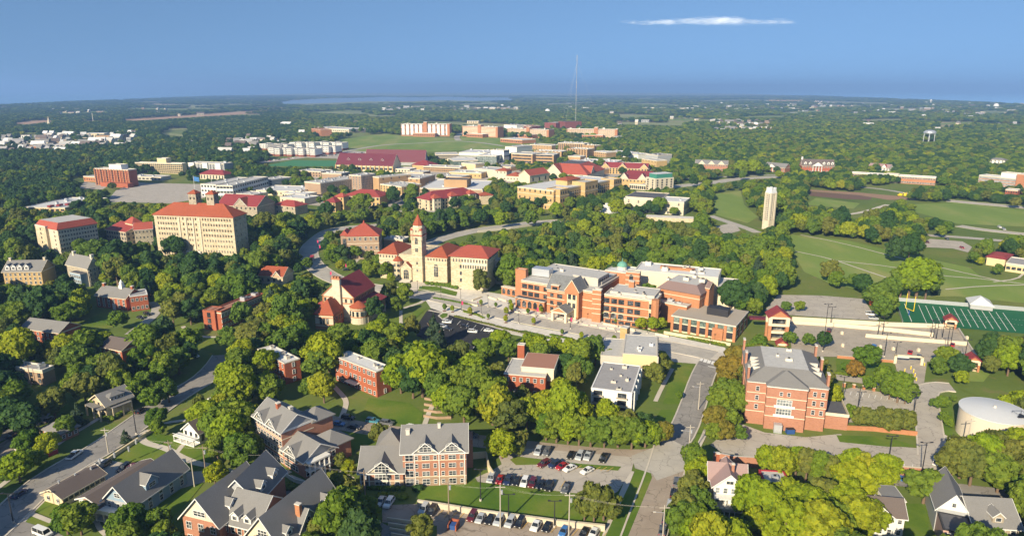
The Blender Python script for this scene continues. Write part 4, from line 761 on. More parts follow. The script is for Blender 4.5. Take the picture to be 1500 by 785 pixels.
g = f.at(W*.345, -3.2, W*.16, 4, 8.2); g.walls('limestone'); g.gable('tile_red', 3.2, 'y', .3, 'limestone', 'cream_trim'); g.win('F', g.w/2, 3.4, 3.4, 4.2, 'ca'); g.win('F', g.w/2, 2.4, 2.4, 3.0, 'd')
b = MB(); b.cone(W*.29, -1.5, 0, 11.6, 2.4, 2.4, 'limestone', 10); b.cone(W*.29, -1.5, 11.6, 12.1, 2.9, 2.9, 'cream_trim', 10); b.cone(W*.29, -1.5, 12.1, 15, 3.2, .1, 'tile_red', 10); f.put('turret', b)
for z in (3.2, 6.4, 9.6): f.put('window', MB().box(W*.29-1.6, W*.29-.5, -4.0, -3.7, z-.8, z+.8, 'glass')); f.put('window', MB().box(W*.29+.5, W*.29+1.6, -4.0, -3.7, z-.8, z+.8, 'glass'))
for i in range(4): f.box('step', W*.35, W*.5, -7+i*.9, -3.1, -.1, .25+i*.3, 'concrete_wall')
g = B.wing((660, 374.6), (713.7, 378.1), (736, 366), h=19.5); g.walls('limestone'); g.hip('tile_bright', 4.2, 1.2, axis='x', inset=7); g.face('F').box('upper_wall', g.w*.3, g.w-.4, -.05, 0, 12.2, 18.8, 'cream_trim'); g.wins('F', 12, [17.2], .9, 1.8, 'c', x0=g.w*.08); g.wins('F', 10, [13.6], .9, 2.0, 'c', x0=g.w*.35); g.wins('F', 1, [13.5, 9.5, 5.5], 1, 1.8, 'd', x0=g.w*.05); g.face('R').box('upper_wall', 0, g.d, -.05, 0, 17.6, 19.4, 'white_paint'); g.wins('R', 9, [18.4], 1.6, 1.1, 'd'); g.wins('R', 12, [15.8], .35, 1.1, 'c')
q = g.at(g.w, g.d-6, 5, 6, 14); q.walls('limestone_pale'); q.flat('membrane'); B.done()
# red sandstone and limestone hall with stepped gable
A_, B_ = (472.5, 432), (518, 436)
B = Bld('gabled_hall', 'steep crimson roofed hall of pale stone with orange brick trim and chimney gable', 'hall', A_, B_, 22.5, h=13, lm='crimson gabled hall', guard=.3)
f = B.f; f.walls('limestone_pale', base_m='fieldstone', zb=2.5); r = max(6, min(rs(f, 'F', 494, 412), 9)); f.gable('tile_crimson', r, 'y', .3, 'limestone_pale', 'brick_orange', .35); f.wins('F', 6, [f.h-2], 1.0, 1.8, 'm'); f.band([f.h-3.4, f.h-.6], 'brick_orange', .5, .12)
b = MB(); b.box(f.w*.38, f.w*.62, -1.4, .3, 0, f.h+r+1.2, 'limestone_pale'); b.box(f.w*.36, f.w*.64, -1.6, .5, f.h+r+1.2, f.h+r+1.9, 'brick_orange'); [b.box(f.w*(.38+i*.09), f.w*(.43+i*.09), -1.4, .3, f.h+r+1.9, f.h+r+2.7, 'brick_orange') for i in range(3)]; f.put('chimney', b)
for q_ in (0, 1): f.box('quoin', -.1+q_*(f.w-.5), .6+q_*(f.w-.5), -.12, .4, 0, f.h-.2, 'brick_orange')
f.face('R').box('side_cladding', 0, f.d, -.04, 0, 2.5, f.h-.1, 'brick_red'); f.wins('R', 14, [f.h-1.6], .8, 1.6, 'm')
g = f.at(f.w-.2, 2, 6.5, f.d-3, 7.6); g.walls('brick_red', base_m='fieldstone', zb=3.2); b = MB(); L_ = g.d
b.solid([(0, -.5, 9.9), (0, L_+.5, 9.9), (7.3, L_+.5, 7.5), (7.3, -.5, 7.5), (0, -.5, 10.2), (0, L_+.5, 10.2), (7.3, L_+.5, 7.8), (7.3, -.5, 7.8)], [(0, 1, 2, 3), (7, 6, 5, 4), (0, 4, 5, 1), (1, 5, 6, 2), (2, 6, 7, 3), (3, 7, 4, 0)], 'tile_crimson'); g.put('roof', b); g.wins('R', 14, [5.3], .8, 3, 'm')
b = MB(); b.cone(f.w+1.6, 1.6, 0, 8, 4.2, 4.2, 'limestone_pale', 20); b.cone(f.w+1.6, 1.6, 8, 8.5, 4.5, 4.5, 'brick_orange', 20); b.cone(f.w+1.6, 1.6, 8.5, 11, 4.7, .6, 'tile_red', 20); [b.cone(f.w+1.6, 1.6, z, z+.5, 4.28, 4.28, 'brick_orange', 20) for z in (3.4, 6.9)]; f.put('apse', b)
for i in range(5): a_ = -2.3+i*.5; x = f.w+1.6+4.15*math.cos(a_); y = 1.6+4.15*math.sin(a_); f.put('window', MB().bar((x, y, 4.2), (x, y, 6.6), 1.0, 'glass', 4))
b = MB(); b.cone(-.6, 3, 0, 7.4, 3.2, 3.2, 'limestone_pale', 16); b.cone(-.6, 3, 7.4, 7.9, 3.4, 3.4, 'brick_orange', 16); b.cone(-.6, 3, 7.9, 9.6, 3.6, .5, 'tile_bright', 16); f.put('apse', b)
g = B.wing((461, 460), (487.5, 461.5), 14, h=7.5); g.walls('limestone_pale', base_m='brick_orange', zb=1.6); g.hip('tile_red', 6, .6, axis='y', inset=5); g.band([7.1, 5.9, 2.4], 'brick_orange', .4, .1); g.wins('F', 3, [4.2], 1.1, 3, 'm', x0=g.w*.32, x1=g.w*.68); g.face('R').box('side_cladding', 0, g.d, -.05, 0, 0, 7, 'brick_red'); g.wins('R', 5, [4.2], .8, 2.6, 'm'); B.done()
# student union
B = Bld('union_building', 'long orange brick union building with cream bands, flat grey roofs and slate gable', 'hall', (763.6, 411), (868, 428), 38, h=14.2, lm='orange brick union', guard=.15)
f = B.f; W = f.w; h = f.h; f.walls('brick_orange'); f.flat('membrane', 'coping', .5); f.units(7, 'concrete_wall', 1.2); f.band([h-.6, h-4.6, h-8.6], 'cream_trim', .35, .1)
for z in (h-2.6, h-6.6):
    for px in (768.5, 777.5, 786.5, 799): x = f.on('F', px, 415)[0]; f.win('F', x, z, 2.6 if px < 795 else 1.8, 2.0, 'd')
g = f.at(-1.5, -3.4, W*.42, 3.6, 5.6); g.walls('brick_orange'); g.slab('roof_dark', .3, .3); [g.win('F', g.w*(i+.6)/5.2, 2.5, 2.0, 2.6, 'da') for i in range(5)]
s_ = f.at(W*.40, -1.8, W*.36, 12, h-1); s_.walls('brick_orange'); s_.gable('slate', 6.0, 'x', .5, 'brick_orange', 'cream_trim'); s_.band([h-2.5, h-6, h-9.5], 'cream_trim', .3, .1)
for px, ws in ((808.5, 1.6), (820, 2.6), (832, 1.8)):
    for z in (h-4.4, h-8.4, h-11.8): x = s_.on('F', px, 432)[0]; s_.win('F', x, z, ws, 1.8, 'd')
q = s_.at(s_.w*.17, -.5, s_.w*.3, 2, h+1, h-2); q.walls('brick_orange'); q.slab('cream_trim', .15, .3); q.wins('F', 1, [h-.4], 2.6, 1.2, 'd')
e_ = f.at(W*.68, -4.6, W*.19, 10, h+.2); e_.walls('brick_orange'); e_.gable('slate', 5.6, 'y', .2, 'brick_orange', 'cream_trim', .35); e_.box('limestone_bay', e_.w*.18, e_.w*.86, -.05, .1, 0, h-1.6, 'cream_wall')
for x in (.36, .68):
    for z in (h-2.6, h-7): e_.win('F', e_.w*x, z-.2, 1.5, 2.4, 'd')
p_ = f.at(W*.60, -12.5, 8.5, 8, 4.4)
for x in (0, 7.3):
    for y in (0, 7): p_.box('pillar', x, x+1.2, y, y+1.2, 0, 4.4, 'cream_trim')
p_.box('lintel', 0, 8.5, 0, 8, 4.4, 5.2, 'cream_trim'); p_.h = 5.2; p_.gable('slate', 2.4, 'y', .3, 'brick_orange', 'cream_trim')
st = B.wing((755, 395), (770, 396.8), (777, 395), h=18.5); st.walls('brick_orange'); st.flat('membrane', 'brick_orange', .5); st.win('R', st.d/2, 13.5, .7, 2.4, 'd'); st.box('screen', st.w+1, st.w+11, 6, 12, h+.5, h+4.5, 'galvanised')
g = f.at(W*.02, 14, W*.95, 22, h+1.4, h-1); g.walls('concrete_wall'); g.flat('membrane', 'coping', .3); g.units(4, 'coping', 1.2)
g = f.at(W*.62, 10, W*.34, 14, h+4.2, h); g.walls('concrete_wall'); g.slab('membrane', .3, .3); g.wins('R', 6, [h+2.4], 1, 1, 'd')
p_ = B.wing((868, 424.6), (880.6, 426), (886, 424), h=16.5); p_.walls('brick_orange'); p_.flat('membrane', 'coping', .4); p_.band([4.5, 7, 9.5, 12, 14.5], 'cream_trim', .3, .1)
g = B.wing((885.5, 431.6), (961, 441), (993, 434), h=14.6); h = g.h; g.walls('brick_orange'); g.flat('membrane', 'coping', .5); g.units(8, 'concrete_wall', 1.2); g.band([h-.5, h-4.8, h-8.8, 3.0], 'cream_trim', .3, .1)
for z in (h-2.7, h-6.8, h-10.8):
    for px in (888.5, 899.5, 910, 923.5, 934): x = g.on('F', px, 445)[0]; g.win('F', x, z, 2.5, 2.1, 'da' if z == h-10.8 and px < 915 else 'd')
g.wins('F', 6, [1.3], 2.4, 1.4, 'd', x1=g.w*.75); g.box('limestone_bay', g.w*.87, g.w*.93, -.05, .1, 0, h, 'cream_wall'); [g.win('F', g.w*.9, z-.1, 1.0, 2.4, 'd') for z in (h-3, h-7.5, 2)]
b = MB(); b.cone(g.w-.3, .3, 0, h+.6, 1.9, 1.9, 'brick_orange', 8, .39); g.put('corner_turret', b); g.wins('R', 4, [h-2.7, h-6.8, h-10.8], 2.6, 2.1, 'd')
q = g.at(2, 3, g.w*.86, 14, h+1.1, h-.6); q.walls('concrete_wall'); q.flat('membrane', 'coping', .25); g.chimney(g.w*.38, 15, 2.6, h, h+4.2, 'brick_orange')
t_ = B.wing((917, 398), (937, 400), (942, 398), h=20.5); t_.walls('brick_orange'); t_.flat('roof_dark', 'coping', .4); t_.band([14, 16.3, 18.6], 'cream_trim', .3, .1); t_.win('F', t_.w*.4, 17, 1.8, 3, 'da')
q = f.at(W*.80, 34, 14, 14, 16.5); q.walls('brick_orange'); q.flat('membrane_white', 'coping', .5); b = MB(); b.cone(7, 7, 16.5, 18.5, 2.6, 2.6, 'coping', 12)
for i in range(5): b.cone(7, 7, 18.5+2.6*math.sin(math.pi/2*i/5), 18.5+2.6*math.sin(math.pi/2*(i+1)/5), 2.8*math.cos(math.pi/2*i/5), 2.8*math.cos(math.pi/2*(i+1)/5), 'copper_green', 16)
b.cone(7, 7, 21, 23, .3, .1, 'copper_green', 8); q.put('dome', b)
g = B.wing((966, 421.5), (1025.5, 432), (1049, 419), h=15); g.walls('brick_orange'); g.hip('metal_brown', 3.4, .8, top=(3.0, 'membrane')); g.units(4, 'coping', 1.4, g.h+3.75); g.wins('R', 2, [9], 1.2, 4, 'da'); g.band([12.6], 'cream_trim'); q = g.at(g.w, g.d*.35, 2, 7, 17, 0); q.walls('brick_orange'); q.gable('metal_brown', 2.4, 'x', .2, 'brick_orange', 'cream_trim')
q = g.at(-6, -6, g.w+2, 6.4, 9.5); q.walls('brick_orange'); q.flat('membrane', 'coping', .5); q.units(3, 'galvanised', 1.4)
g = B.wing((930, 396), (1052, 407.5), (1058, 395), h=18); g.walls('cream_trim'); g.flat('membrane_white', 'coping', .5); g.units(8, 'coping', 1.5); g.box('roof_recess', g.w*.28, g.w*.7, g.d*.45, g.d*.6, 18.1, 19.4, 'brick_orange'); g.band([9], 'white_paint', .5)
q = g.at(g.w, -2, 9, 20, 13.5); q.walls('cream_trim'); q.flat('membrane', 'coping', .4); q = g.at(g.w+9, 0, 7, 14, 9); q.walls('concrete_wall'); q.flat('membrane', 'coping', .4)
g = B.wing((985.5, 463), (1076.7, 478.5), (1084.5, 456), h=7.4); g.walls('glass_green'); g.slab('gravel_roof', .6, .55); g.piers('F', 8, 1.3, 'brick_orange', -.4, 7.3, .5); g.piers('R', 4, 1.2, 'brick_orange', -.4, 7.3, .5); g.band([4.4], 'cream_trim', .45, .15); g.band([.4], 'cream_wall', 1.6, .1); g.box('portal', g.w*.66, g.w*.83, -1.2, 0, 0, 5.4, 'brick_orange')
for i in range(7): g.box('bay_opening', g.w*(i+.16)/7, g.w*(i+.84)/7, -.1, -.05, .8, 4.0, 'dark_metal')
g.box('equipment_screen', g.w*.46, g.w*.8, g.d*.4, g.d*.62, 8, 11.5, 'dark_metal'); q = g.at(g.w*.42, g.d*.45, g.w*.36, g.d*.35, 8); q.units(7, 'galvanised', 2.0, 8)
g.box('retaining_wall', -2, g.w, -6, -5.5, -.2, 1.4, 'cream_wall'); B.done()
# arcade between museum and union
B = Bld('arcade', 'small brick arcade linking the limestone museum and the union', 'arcade', (734.5, 420), (756, 424), 3, h=4.6, guard=None); B.f.walls('brick_orange'); B.f.slab('cream_trim', .2, .3); B.f.wins('F', 3, [2.1], 1.6, 2.2, 'da')
# ---- tall limestone hall with red roof (left)
B = Bld('limestone_hall', 'huge pale limestone block with orange hip roof and twin flagged roof towers', 'hall', (225, 314.5), (341, 319), (370.5, 313.5), by=382, lm='twin-towered limestone block', guard=.15)
f = B.f; h = f.h; f.walls('limestone'); f.hip('tile_red', 7.5, .9, axis='x', inset=11); f.band([h-.4], 'cream_trim', .7, .3, 'cornice')
for j in range(8):
    z = 2.2+(h-4.2)*j/7
    for (a0, a1, n) in ((.05, .28, 8), (.37, .53, 6), (.62, .96, 11)):
        for i in range(n): f.win('F', f.w*(a0+(a1-a0)*i/(n-1)), z, .85, 1.5, 'c')
f.piers('F', 4, 1.0, 'limestone_pale', 0, h-1, .5, f.w*.32, f.w*.58); f.box('entrance_portico', f.w*.38, f.w*.56, -1.6, 0, 0, 5.5, 'white_paint'); [f.box('opening', f.w*(.40+.04*i), f.w*(.425+.04*i), -1.75, -1.6, .3, 4.6, 'dark_metal') for i in range(4)]
f.wins('R', 3, zr(h, 8), .6, 1.2, 'c')
for x in (f.w*.44, f.w*.665):
    q = f.at(x-2.8, f.d*.42, 5.6, 5.6, h+14, h+3); q.walls('fieldstone'); q.hip('tile_red', 2.4, .4); q.wins('F', 2, [h+11], 1.0, 1.4, 'c'); q.wins('R', 2, [h+11], 1, 1.4, 'c'); q.put('flag_pole', MB().bar((3.2, 3.2, h+16), (3.2, 3.2, h+26), .22, 'white_paint'))
b = MB(); n = 5
for i in range(n): x0 = 3.3+i*.9; b.poly([(x0, 3.2+.2*math.sin(i*1.3), h+22.4-i*.1), (x0+.9, 3.2+.2*math.sin(i*1.3+1.3), h+22.3-i*.1), (x0+.9, 3.2+.2*math.sin(i*1.3+1.3), h+25.3-i*.1), (x0, 3.2+.2*math.sin(i*1.3), h+25.4-i*.1)], 'paint_blue')
f.at(f.w*.44-3.2, f.d*.42, 6, 6, h).put('flag', b); B.done()
# ---- compact generic builder
def bl(label, lm, A, Bp, C, by=None, h=None, wall='brick_buff', roof='flat', rm='membrane', fw=None, rw=None, ws=(1.2, 1.6, 'd'), cat='building', name='building', rise=4, units=3, group=None, guard=.2, cop='coping', band=True, base_m=None, inset=None, lw=None, margin=5, top=None, axis=None):
    B = Bld(name, label, cat, A, Bp, C, by=by, h=h, group=group, lm=lm, guard=guard, margin=margin)
    wg(B.f, wall, roof, rm, fw, rw, ws, rise, units, cop, band, base_m, inset, lw, top, axis); BX.append(B); return B
BX = []
def wg(f, wall='brick_buff', roof='flat', rm='membrane', fw=None, rw=None, ws=(1.2, 1.6, 'd'), rise=4, units=3, cop='coping', band=True, base_m=None, inset=None, lw=None, top=None, axis=None):
    f.walls(wall, base_m=base_m, zb=f.h*.25)
    if roof == 'flat': f.flat(rm, cop, .6)
    elif roof == 'gable': f.gable(rm, rise, axis or 'x', .6, wall, 'cream_trim')
    else: f.hip(rm, rise, .8, inset=inset, top=top, axis=axis)
    if units: f.units(units, 'galvanised', 1.8 if f.w > 40 else 1.3, None if roof == 'flat' else f.h+.3)
    if band: f.band([f.h-.5], 'cream_trim', .5, .12, 'cornice')
    if fw: f.wins('F', fw[0], zr(f.h, fw[1]), *ws)
    if rw: f.wins('R', rw[0], zr(f.h, rw[1]), *ws)
    if lw: f.wins('L', lw[0], zr(f.h, lw[1]), *ws)
# left group
B = bl('limestone tower block with red mansard roof at the left', 'left limestone tower', (53, 331), (84, 337), (131, 326), by=375, wall='limestone_pale', roof='hip', rm='tile_bright', rise=4.2, top=(2.0, 'membrane'), rw=(14, 6), fw=(3, 6), ws=(1.2, 1.4, 'c'), units=2)
g = B.wing((51, 330), (66, 333), 6, h=B.f.h+1); g.walls('limestone'); g.flat(); g.wins('F', 1, zr(g.h, 6), 1, 1.4, 'd')
B = bl('grey stone hall with maroon roofs and small pointed tower behind the left trees', 'maroon-roofed stone hall', (155, 336), (184, 340), (222, 330), by=360, wall='fieldstone', roof='gable', rm='tile_dark', fw=(8, 3), rw=(7, 3), units=0)
g = B.wing((183, 326), (194, 328), 7, by=356); g.walls('limestone'); g.hip('tile_bright', 4, .5); g = B.wing((196, 337), (223, 335), 14, by=358); g.walls('fieldstone'); g.gable('tile_bright', 4, 'x', .5, 'fieldstone'); g.wins('F', 5, zr(g.h, 3), 1.2, 1.6, 'c')
B = bl('yellow stone hall with grey dormered roof at far left', 'dormered yellow stone hall', (4, 398), (60, 397), 14, by=418, wall='limestone_gold', roof='gable', rm='shingle_grey', fw=(8, 3), ws=(1, 1.5, 'w'), rise=5, units=0)
for x in (.12, .28, .44, .62): B.f.dormer('F', B.f.w*x, B.f.h+.8, 2.4, 2.2, 4, 'shingle_grey')
B.f.chimney(1, 7, 1.2, B.f.h, B.f.h+6.5, 'limestone'); B.f.chimney(B.f.w-1, 7, 1.2, B.f.h, B.f.h+6.5, 'limestone')
B = bl('fieldstone hall with steep grey gable end and blue-white annex', 'gable-end stone hall', (97, 386), (128, 392.5), (150, 389), by=420, wall='fieldstone', roof='gable', rm='shingle_grey', rw=(3, 4), ws=(1.3, 1.6, 'w'), rise=5.5, units=0)
B.f.chimney(B.f.w-.5, B.f.d/2, 1.6, B.f.h+3, B.f.h+7, 'limestone_pale'); B.f.chimney(3, B.f.d/2, 1.6, B.f.h+3, B.f.h+7, 'limestone_pale'); g = B.f.at(B.f.w*.45, -4, B.f.w*.5, 4.1, B.f.h*.72); g.walls('blue_siding'); g.slab('roof_dark', .2, .3); g.wins('F', 6, [g.h-1.8, g.h-4.6], 1.2, 1.5, 'w')
B = bl('red brick colonial hall with grey gable roof and small white cupola', 'cupola brick hall', (140, 432), (184, 437), (196, 427), by=455, wall='brick_red', roof='gable', rm='shingle_grey', fw=(6, 3), rw=(2, 3), ws=(1.1, 1.5, 'w'), rise=3.6, units=0)
f = B.f; b = MB(); b.box(-1.1, 1.1, -1.1, 1.1, 0, 1.8, 'white_paint'); b.box(-.8, .8, -.8, .8, 1.8, 3.2, 'white_paint'); b.cone(0, 0, 3.2, 5, .9, .05, 'white_paint', 8); q = f.at(f.w*.62, f.d/2, 1, 1, 1); o = q.put('cupola', b); o.matrix_basis = o.matrix_basis @ Matrix.Translation((0, 0, f.h+3.2)); f.chimney(.6, f.d/2, 1.3, f.h, f.h+5, 'brick_red'); f.chimney(f.w-.6, f.d/2, 1.3, f.h, f.h+5, 'brick_red')
g = B.wing((190, 435), (216, 431.5), 12, by=453); g.walls('brick_red'); g.flat('tar_roof', 'white_paint', .3); g.wins('F', 4, zr(g.h, 2), 1.1, 1.5, 'w'); f.box('door_surround', f.w*.55, f.w*.63, -.5, 0, 0, 3, 'white_paint')
B = bl('long low house with pale grey gable roof among left trees', 'long grey-roofed house', (31, 480), (86, 487), 11, h=6, wall='brick_red', roof='gable', rm='shingle_grey', fw=(8, 2), ws=(1, 1.3, 'w'), rise=3, units=0, guard=.7)
B = bl('brown gable roof of a brick house sunk among left trees', 'brown-roofed house', (148, 507), (178, 513), 11, h=6.5, wall='brick_red', roof='gable', rm='shingle_brown', fw=(4, 2), ws=(1, 1.3, 'w'), rise=2.6, units=0, guard=.75)
B = bl('low building with wide blue grey flat roof at the left edge', 'left edge flat-roofed building', (-30, 531), (62, 544), (79, 537), h=6, wall='brick_tan', rm='tar_roof', fw=(8, 2), units=3, guard=.6)
B = bl('long three storey red brick dormitory with thin ribbon windows', 'ribbon-window dormitory', (308, 455.5), (324, 457.5), (378, 430), by=484, wall='brick_scarlet', rm='roof_brownish', cop='brick_scarlet', rw=(16, 3), ws=(2.2, 1.5, 'w'), units=4)
g = B.wing((296.5, 455), (314, 456.5), 7, h=B.f.h+.4); g.walls('brick_scarlet'); g.flat('roof_brownish', 'brick_scarlet', .3); g.wins('F', 1, zr(g.h, 3), 1.6, 2.2, 'd'); B.f.band([2.6, 5.6, 8.6], 'brick_red', .4, .08)
B = bl('small stone cottage with bright orange tile roof beside the curving street', 'orange-roofed cottage', (380, 403), (414, 405), 12, h=5, wall='limestone', roof='gable', rm='tile_red', fw=(4, 1), rise=4.2, units=0, guard=.3); B.f.xgable('F', B.f.w*.75, 5, 3, 6, 'tile_red', 'limestone')
# sandstone hall with crimson hip roof
B = bl('brown sandstone hall with pinkish red cross-hip roof and columned entrance', 'pink-roofed sandstone hall', (507.6, 346.4), (554.5, 345.6), (556, 337), by=379, wall='brick_tan', roof='hip', rm='tile_bright', fw=(6, 3), ws=(1.4, 1.9, 'w'), rise=7, units=0, guard=.3)
f = B.f; f.band([f.h*.35, f.h*.68], 'cream_trim', .35, .12); q = f.at(-4.5, 3, 5, f.d-5, f.h); q.walls('brick_tan'); q.hip('tile_bright', 2.5, .4); q.wins('F', 1, [f.h*.55], 2.2, f.h*.6, 'd'); f.put('finial', MB().cone(f.w/2, f.d/2, f.h+6, f.h+9, 1, .3, 'tile_bright', 6))
bl('low tan brick annex with flat roof and corner stack between sandstone hall and museum', None, (562, 350), (590, 352), (592, 347), h=9, wall='brick_tan', rw=None, units=4)
# ---- mid distance left
B = bl('tall red brick block with vertical stripes and white rooftop penthouse', 'tall striped brick block', (138.2, 247), (187.8, 249.5), (191, 247.5), by=274, wall='brick_scarlet', fw=(18, 7), ws=(1.3, 1.8, 'd'), units=0, guard=.3); f = B.f; f.piers('F', 13, 1.2, 'brick_orange', 0, f.h, .8); q = f.at(f.w*.38, 3, f.w*.36, 10, f.h+5, f.h); q.walls('white_paint'); q.flat(); f.box('podium', f.w*.3, f.w+5, -8, 0, 0, 5, 'brick_scarlet')
bl('low orange brick wing left of the tall striped block', None, (122, 258.5), (139, 259.5), 30, by=267, wall='brick_orange', units=1, fw=(5, 1))
B = bl('long pale yellow dormitory with five window rows far left', 'long yellow dormitory', (197.6, 238.5), (266.5, 240), (273.5, 239), by=255, wall='yellow_wall', fw=(24, 5), ws=(2.2, 1.6, 'd'), units=0, guard=.3); q = B.f.at(B.f.w*.46, 2, 14, 10, B.f.h+6, B.f.h); q.walls('yellow_wall'); q.flat()
B = bl('grey and white apartment row with brick corners behind the yellow dormitory', 'grey white apartments', (275, 239), (328, 240.5), 20, by=251, wall='grey_siding', fw=(12, 4), ws=(2, 2, 'w'), units=3, guard=.3)
for x in (.05, .42, .78): B.f.box('stair_bay', B.f.w*x, B.f.w*(x+.14), -2, 0, 0, B.f.h+1, 'white_paint')
bl('buff building with crimson hip roof behind the flagged limestone block', 'crimson hip building', (292.6, 255), (328, 256.5), (341, 254), by=264, wall='limestone_pale', roof='hip', rm='tile_crimson', fw=(8, 3), ws=(1.4, 1.6, 'd'), rise=5, units=0)
bl('low grey roofed link building beside the tall striped block', None, (190, 258.5), (236, 260), 18, by=265, wall='concrete_wall', units=3, fw=(8, 1), ws=(3, 1.5, 'd'))
B = bl('white modern block with long ribbon-glass side behind the flagged limestone block', 'white ribbon-glass block', (293.7, 270), (316, 271), (358, 260.5), by=289, wall='white_paint', fw=(5, 3), rw=(12, 3), ws=(2.2, 1.8, 'd'), units=4)
B = bl('second white modern block, nearer, with darker glazed side', 'nearer white modern block', (317, 272), (340.5, 272.5), (398, 259.5), by=291, wall='white_paint', fw=(5, 3), rw=(16, 3), ws=(2.8, 1.8, 'd'), units=4)
bl('bare concrete end block with louvred glazing beside the left tree belt', 'louvred concrete block', (380, 262), (398.5, 264), (415, 259), by=276, wall='concrete_wall', fw=(4, 3), ws=(4, 2, 'd'), units=2)
B = bl('large crimson gabled hall behind the flagged limestone block', 'crimson gabled chapel', (318, 300), (376, 303), (396, 296), h=11, wall='fieldstone', roof='gable', rm='tile_crimson', rise=8, fw=(9, 2), units=0, guard=.5); B.f.xgable('F', B.f.w*.6, 14, 7, 10, 'tile_red', 'fieldstone')
B = bl('low white-roofed sprawling centre with red awnings left of the limestone tower block', 'sprawling white-roofed centre', (35, 304), (95, 305), (153, 290.5), by=311, wall='limestone_gold', rm='membrane_white', fw=(8, 1), ws=(3, 1.6, 'd'), units=10); [B.f.box('awning', B.f.w*x, B.f.w*(x+.08), -1.5+i*6, 4+i*6, B.f.h+.8, B.f.h+2.4, 'tile_crimson') for i, x in enumerate((.6, .7, .8))]
B = bl('brown stone house with red brown roof left of the arcade-windowed hall', None, (402, 300), (432, 303), 16, h=8, wall='fieldstone', roof='hip', rm='tile_dark', fw=(4, 2), rise=4, units=0)
bl('low pale flat-roofed building in front of the dark grid-windowed slab', None, (375, 279), (440, 281), 40, h=5, wall='cream_wall', rm='membrane_white', units=6, fw=(8, 1))
bl('single storey white-roofed annex beside the dark grid-windowed slab', None, (410, 289), (446, 292), 22, h=6, wall='limestone_pale', rm='membrane_white', units=4, fw=(5, 1))
# dark slab pair
B = bl('tan brick slab with dark grid of windows and cluttered white roof', 'grid-windowed slab', (446, 266.5), (469, 269), (511, 259), by=287, wall='brick_tan', rw=(20, 6), ws=(1.5, 1.6, 'c'), units=14)
B = bl('tan brick slab with white window columns, right of the cluttered-roof slab', 'white-columned slab', (511, 256.5), (528.5, 258), (546, 254.5), by=281, wall='brick_tan', fw=(4, 6), rw=(10, 6), ws=(1.4, 2.0, 'w'), units=6); g = B.wing((471, 254), (500, 255), 20, h=B.f.h-2); wg(g, 'brick_tan', units=6)
B = bl('broad buff science building with many rooftop ducts, lower block in front', 'duct-roofed science building', (546, 259), (555, 260.5), (590, 254), by=280, wall='brick_buff', rw=(4, 2), units=5)
g = B.wing((557, 270), (588, 274), (602, 268), by=286); wg(g, 'limestone_gold', fw=(8, 3), rw=(3, 3), units=10); g = B.wing((572, 260), (615, 262), (636, 256), by=276); wg(g, 'brick_buff', fw=(5, 2), units=10, rm='membrane'); g = B.wing((606, 268), (641, 270.5), (674, 264), by=275); wg(g, 'brick_tan', fw=(9, 1), units=10)
for i in range(4): g.put('exhaust_stack', MB().cone(4+i*3, 20, g.h, g.h+6, .9, .9, 'coping', 10))
# red hip hall centre
B = bl('long limestone hall with bright crimson hipped roofs and projecting bays at centre', 'crimson-roofed limestone hall', (611, 290), (629, 293.5), (706, 285.5), by=309, wall='limestone', roof='hip', rm='tile_crimson', fw=(2, 3), rw=(16, 3), ws=(1.5, 2, 'd'), rise=6.5, units=0, guard=.3)
f = B.f
for t_, wd in ((.12, 8), (.47, 9), (.86, 8)):
    q = f.face('R').at(f.d*t_-wd/2, -3, wd, 8, f.h+1.5); q.walls('limestone_pale'); q.hip('tile_bright', 3.6, .6); q.wins('F', 2, zr(q.h, 3), 1, 1.8, 'd')
g = B.wing((704, 287), (722, 286), 12, h=9); g.walls('limestone'); g.hip('tile_red', 2.5, .6)
# school with red roofs
B = bl('buff stone school with dark red hip roofs and square corner tower behind dark trees', 'red-roofed buff school', (503, 286.5), (556, 289), (560, 283), by=302, wall='limestone_gold', roof='hip', rm='tile_dark', fw=(9, 2), ws=(2, 2.2, 'd'), rise=5, units=0, guard=.3)
g = B.wing((475, 296), (491, 297), 16, by=311); g.walls('limestone_gold'); g.hip('tile_crimson', 4, .8); g.wins('F', 4, zr(g.h, 2), 1.2, 2, 'd'); g = B.wing((491, 288), (503, 289), 8, by=309); g.walls('limestone_gold'); g.hip('tile_bright', 3, .9); g.wins('F', 2, zr(g.h, 4), 1.2, 1.6, 'd')
# white flat library
B = bl('very wide white flat roof with ribbed brown eaves behind the crimson-roofed hall', 'wide white flat roof', (615, 276), (706, 278), (781, 266.5), by=287, wall='brick_tan', rm='membrane_white', units=5, rw=(20, 1), ws=(1.2, 3, 'd'), guard=.5); f = B.f; f.piers('R', 26, .8, 'concrete_wall', 0, f.h, .8); q = f.at(f.w*.35, 12, 26, 22, f.h+8, f.h); q.walls('brick_buff'); q.flat('roof_dark', 'brick_buff')
# big buff hall with pavilions
B = bl('monumental golden stone hall with flat white roofs and projecting end pavilions', 'golden stone hall', (758, 274), (811, 280), (937, 265.5), by=308, wall='limestone_gold', rm='membrane_white', fw=(7, 3), ws=(1.3, 2.4, 'd'), units=4, guard=.3)
f = B.f; F = f.face('R'); F.wins('F', 30, [3.2, 8.2, 13.2], 1.2, 3.2, 'd') if f.h > 15 else F.wins('F', 30, zr(f.h, 3), 1.2, 2.6, 'd'); f.band([f.h*.25, f.h*.72], 'cream_trim', .4, .2)
for t_, wd, hh_ in ((.03, .13, .4), (.40, .2, 3), (.87, .13, .4)):
    q = F.at(F.w*t_, -5, F.w*wd, 16, f.h+hh_); q.walls('limestone_gold'); q.flat('membrane_white' if hh_ < 1 else 'membrane', 'limestone_gold', 1.0); q.band([f.h*.72], 'cream_trim', .4, .2); q.wins('F', 4, zr(f.h, 3), 1.2, 2.6, 'd')
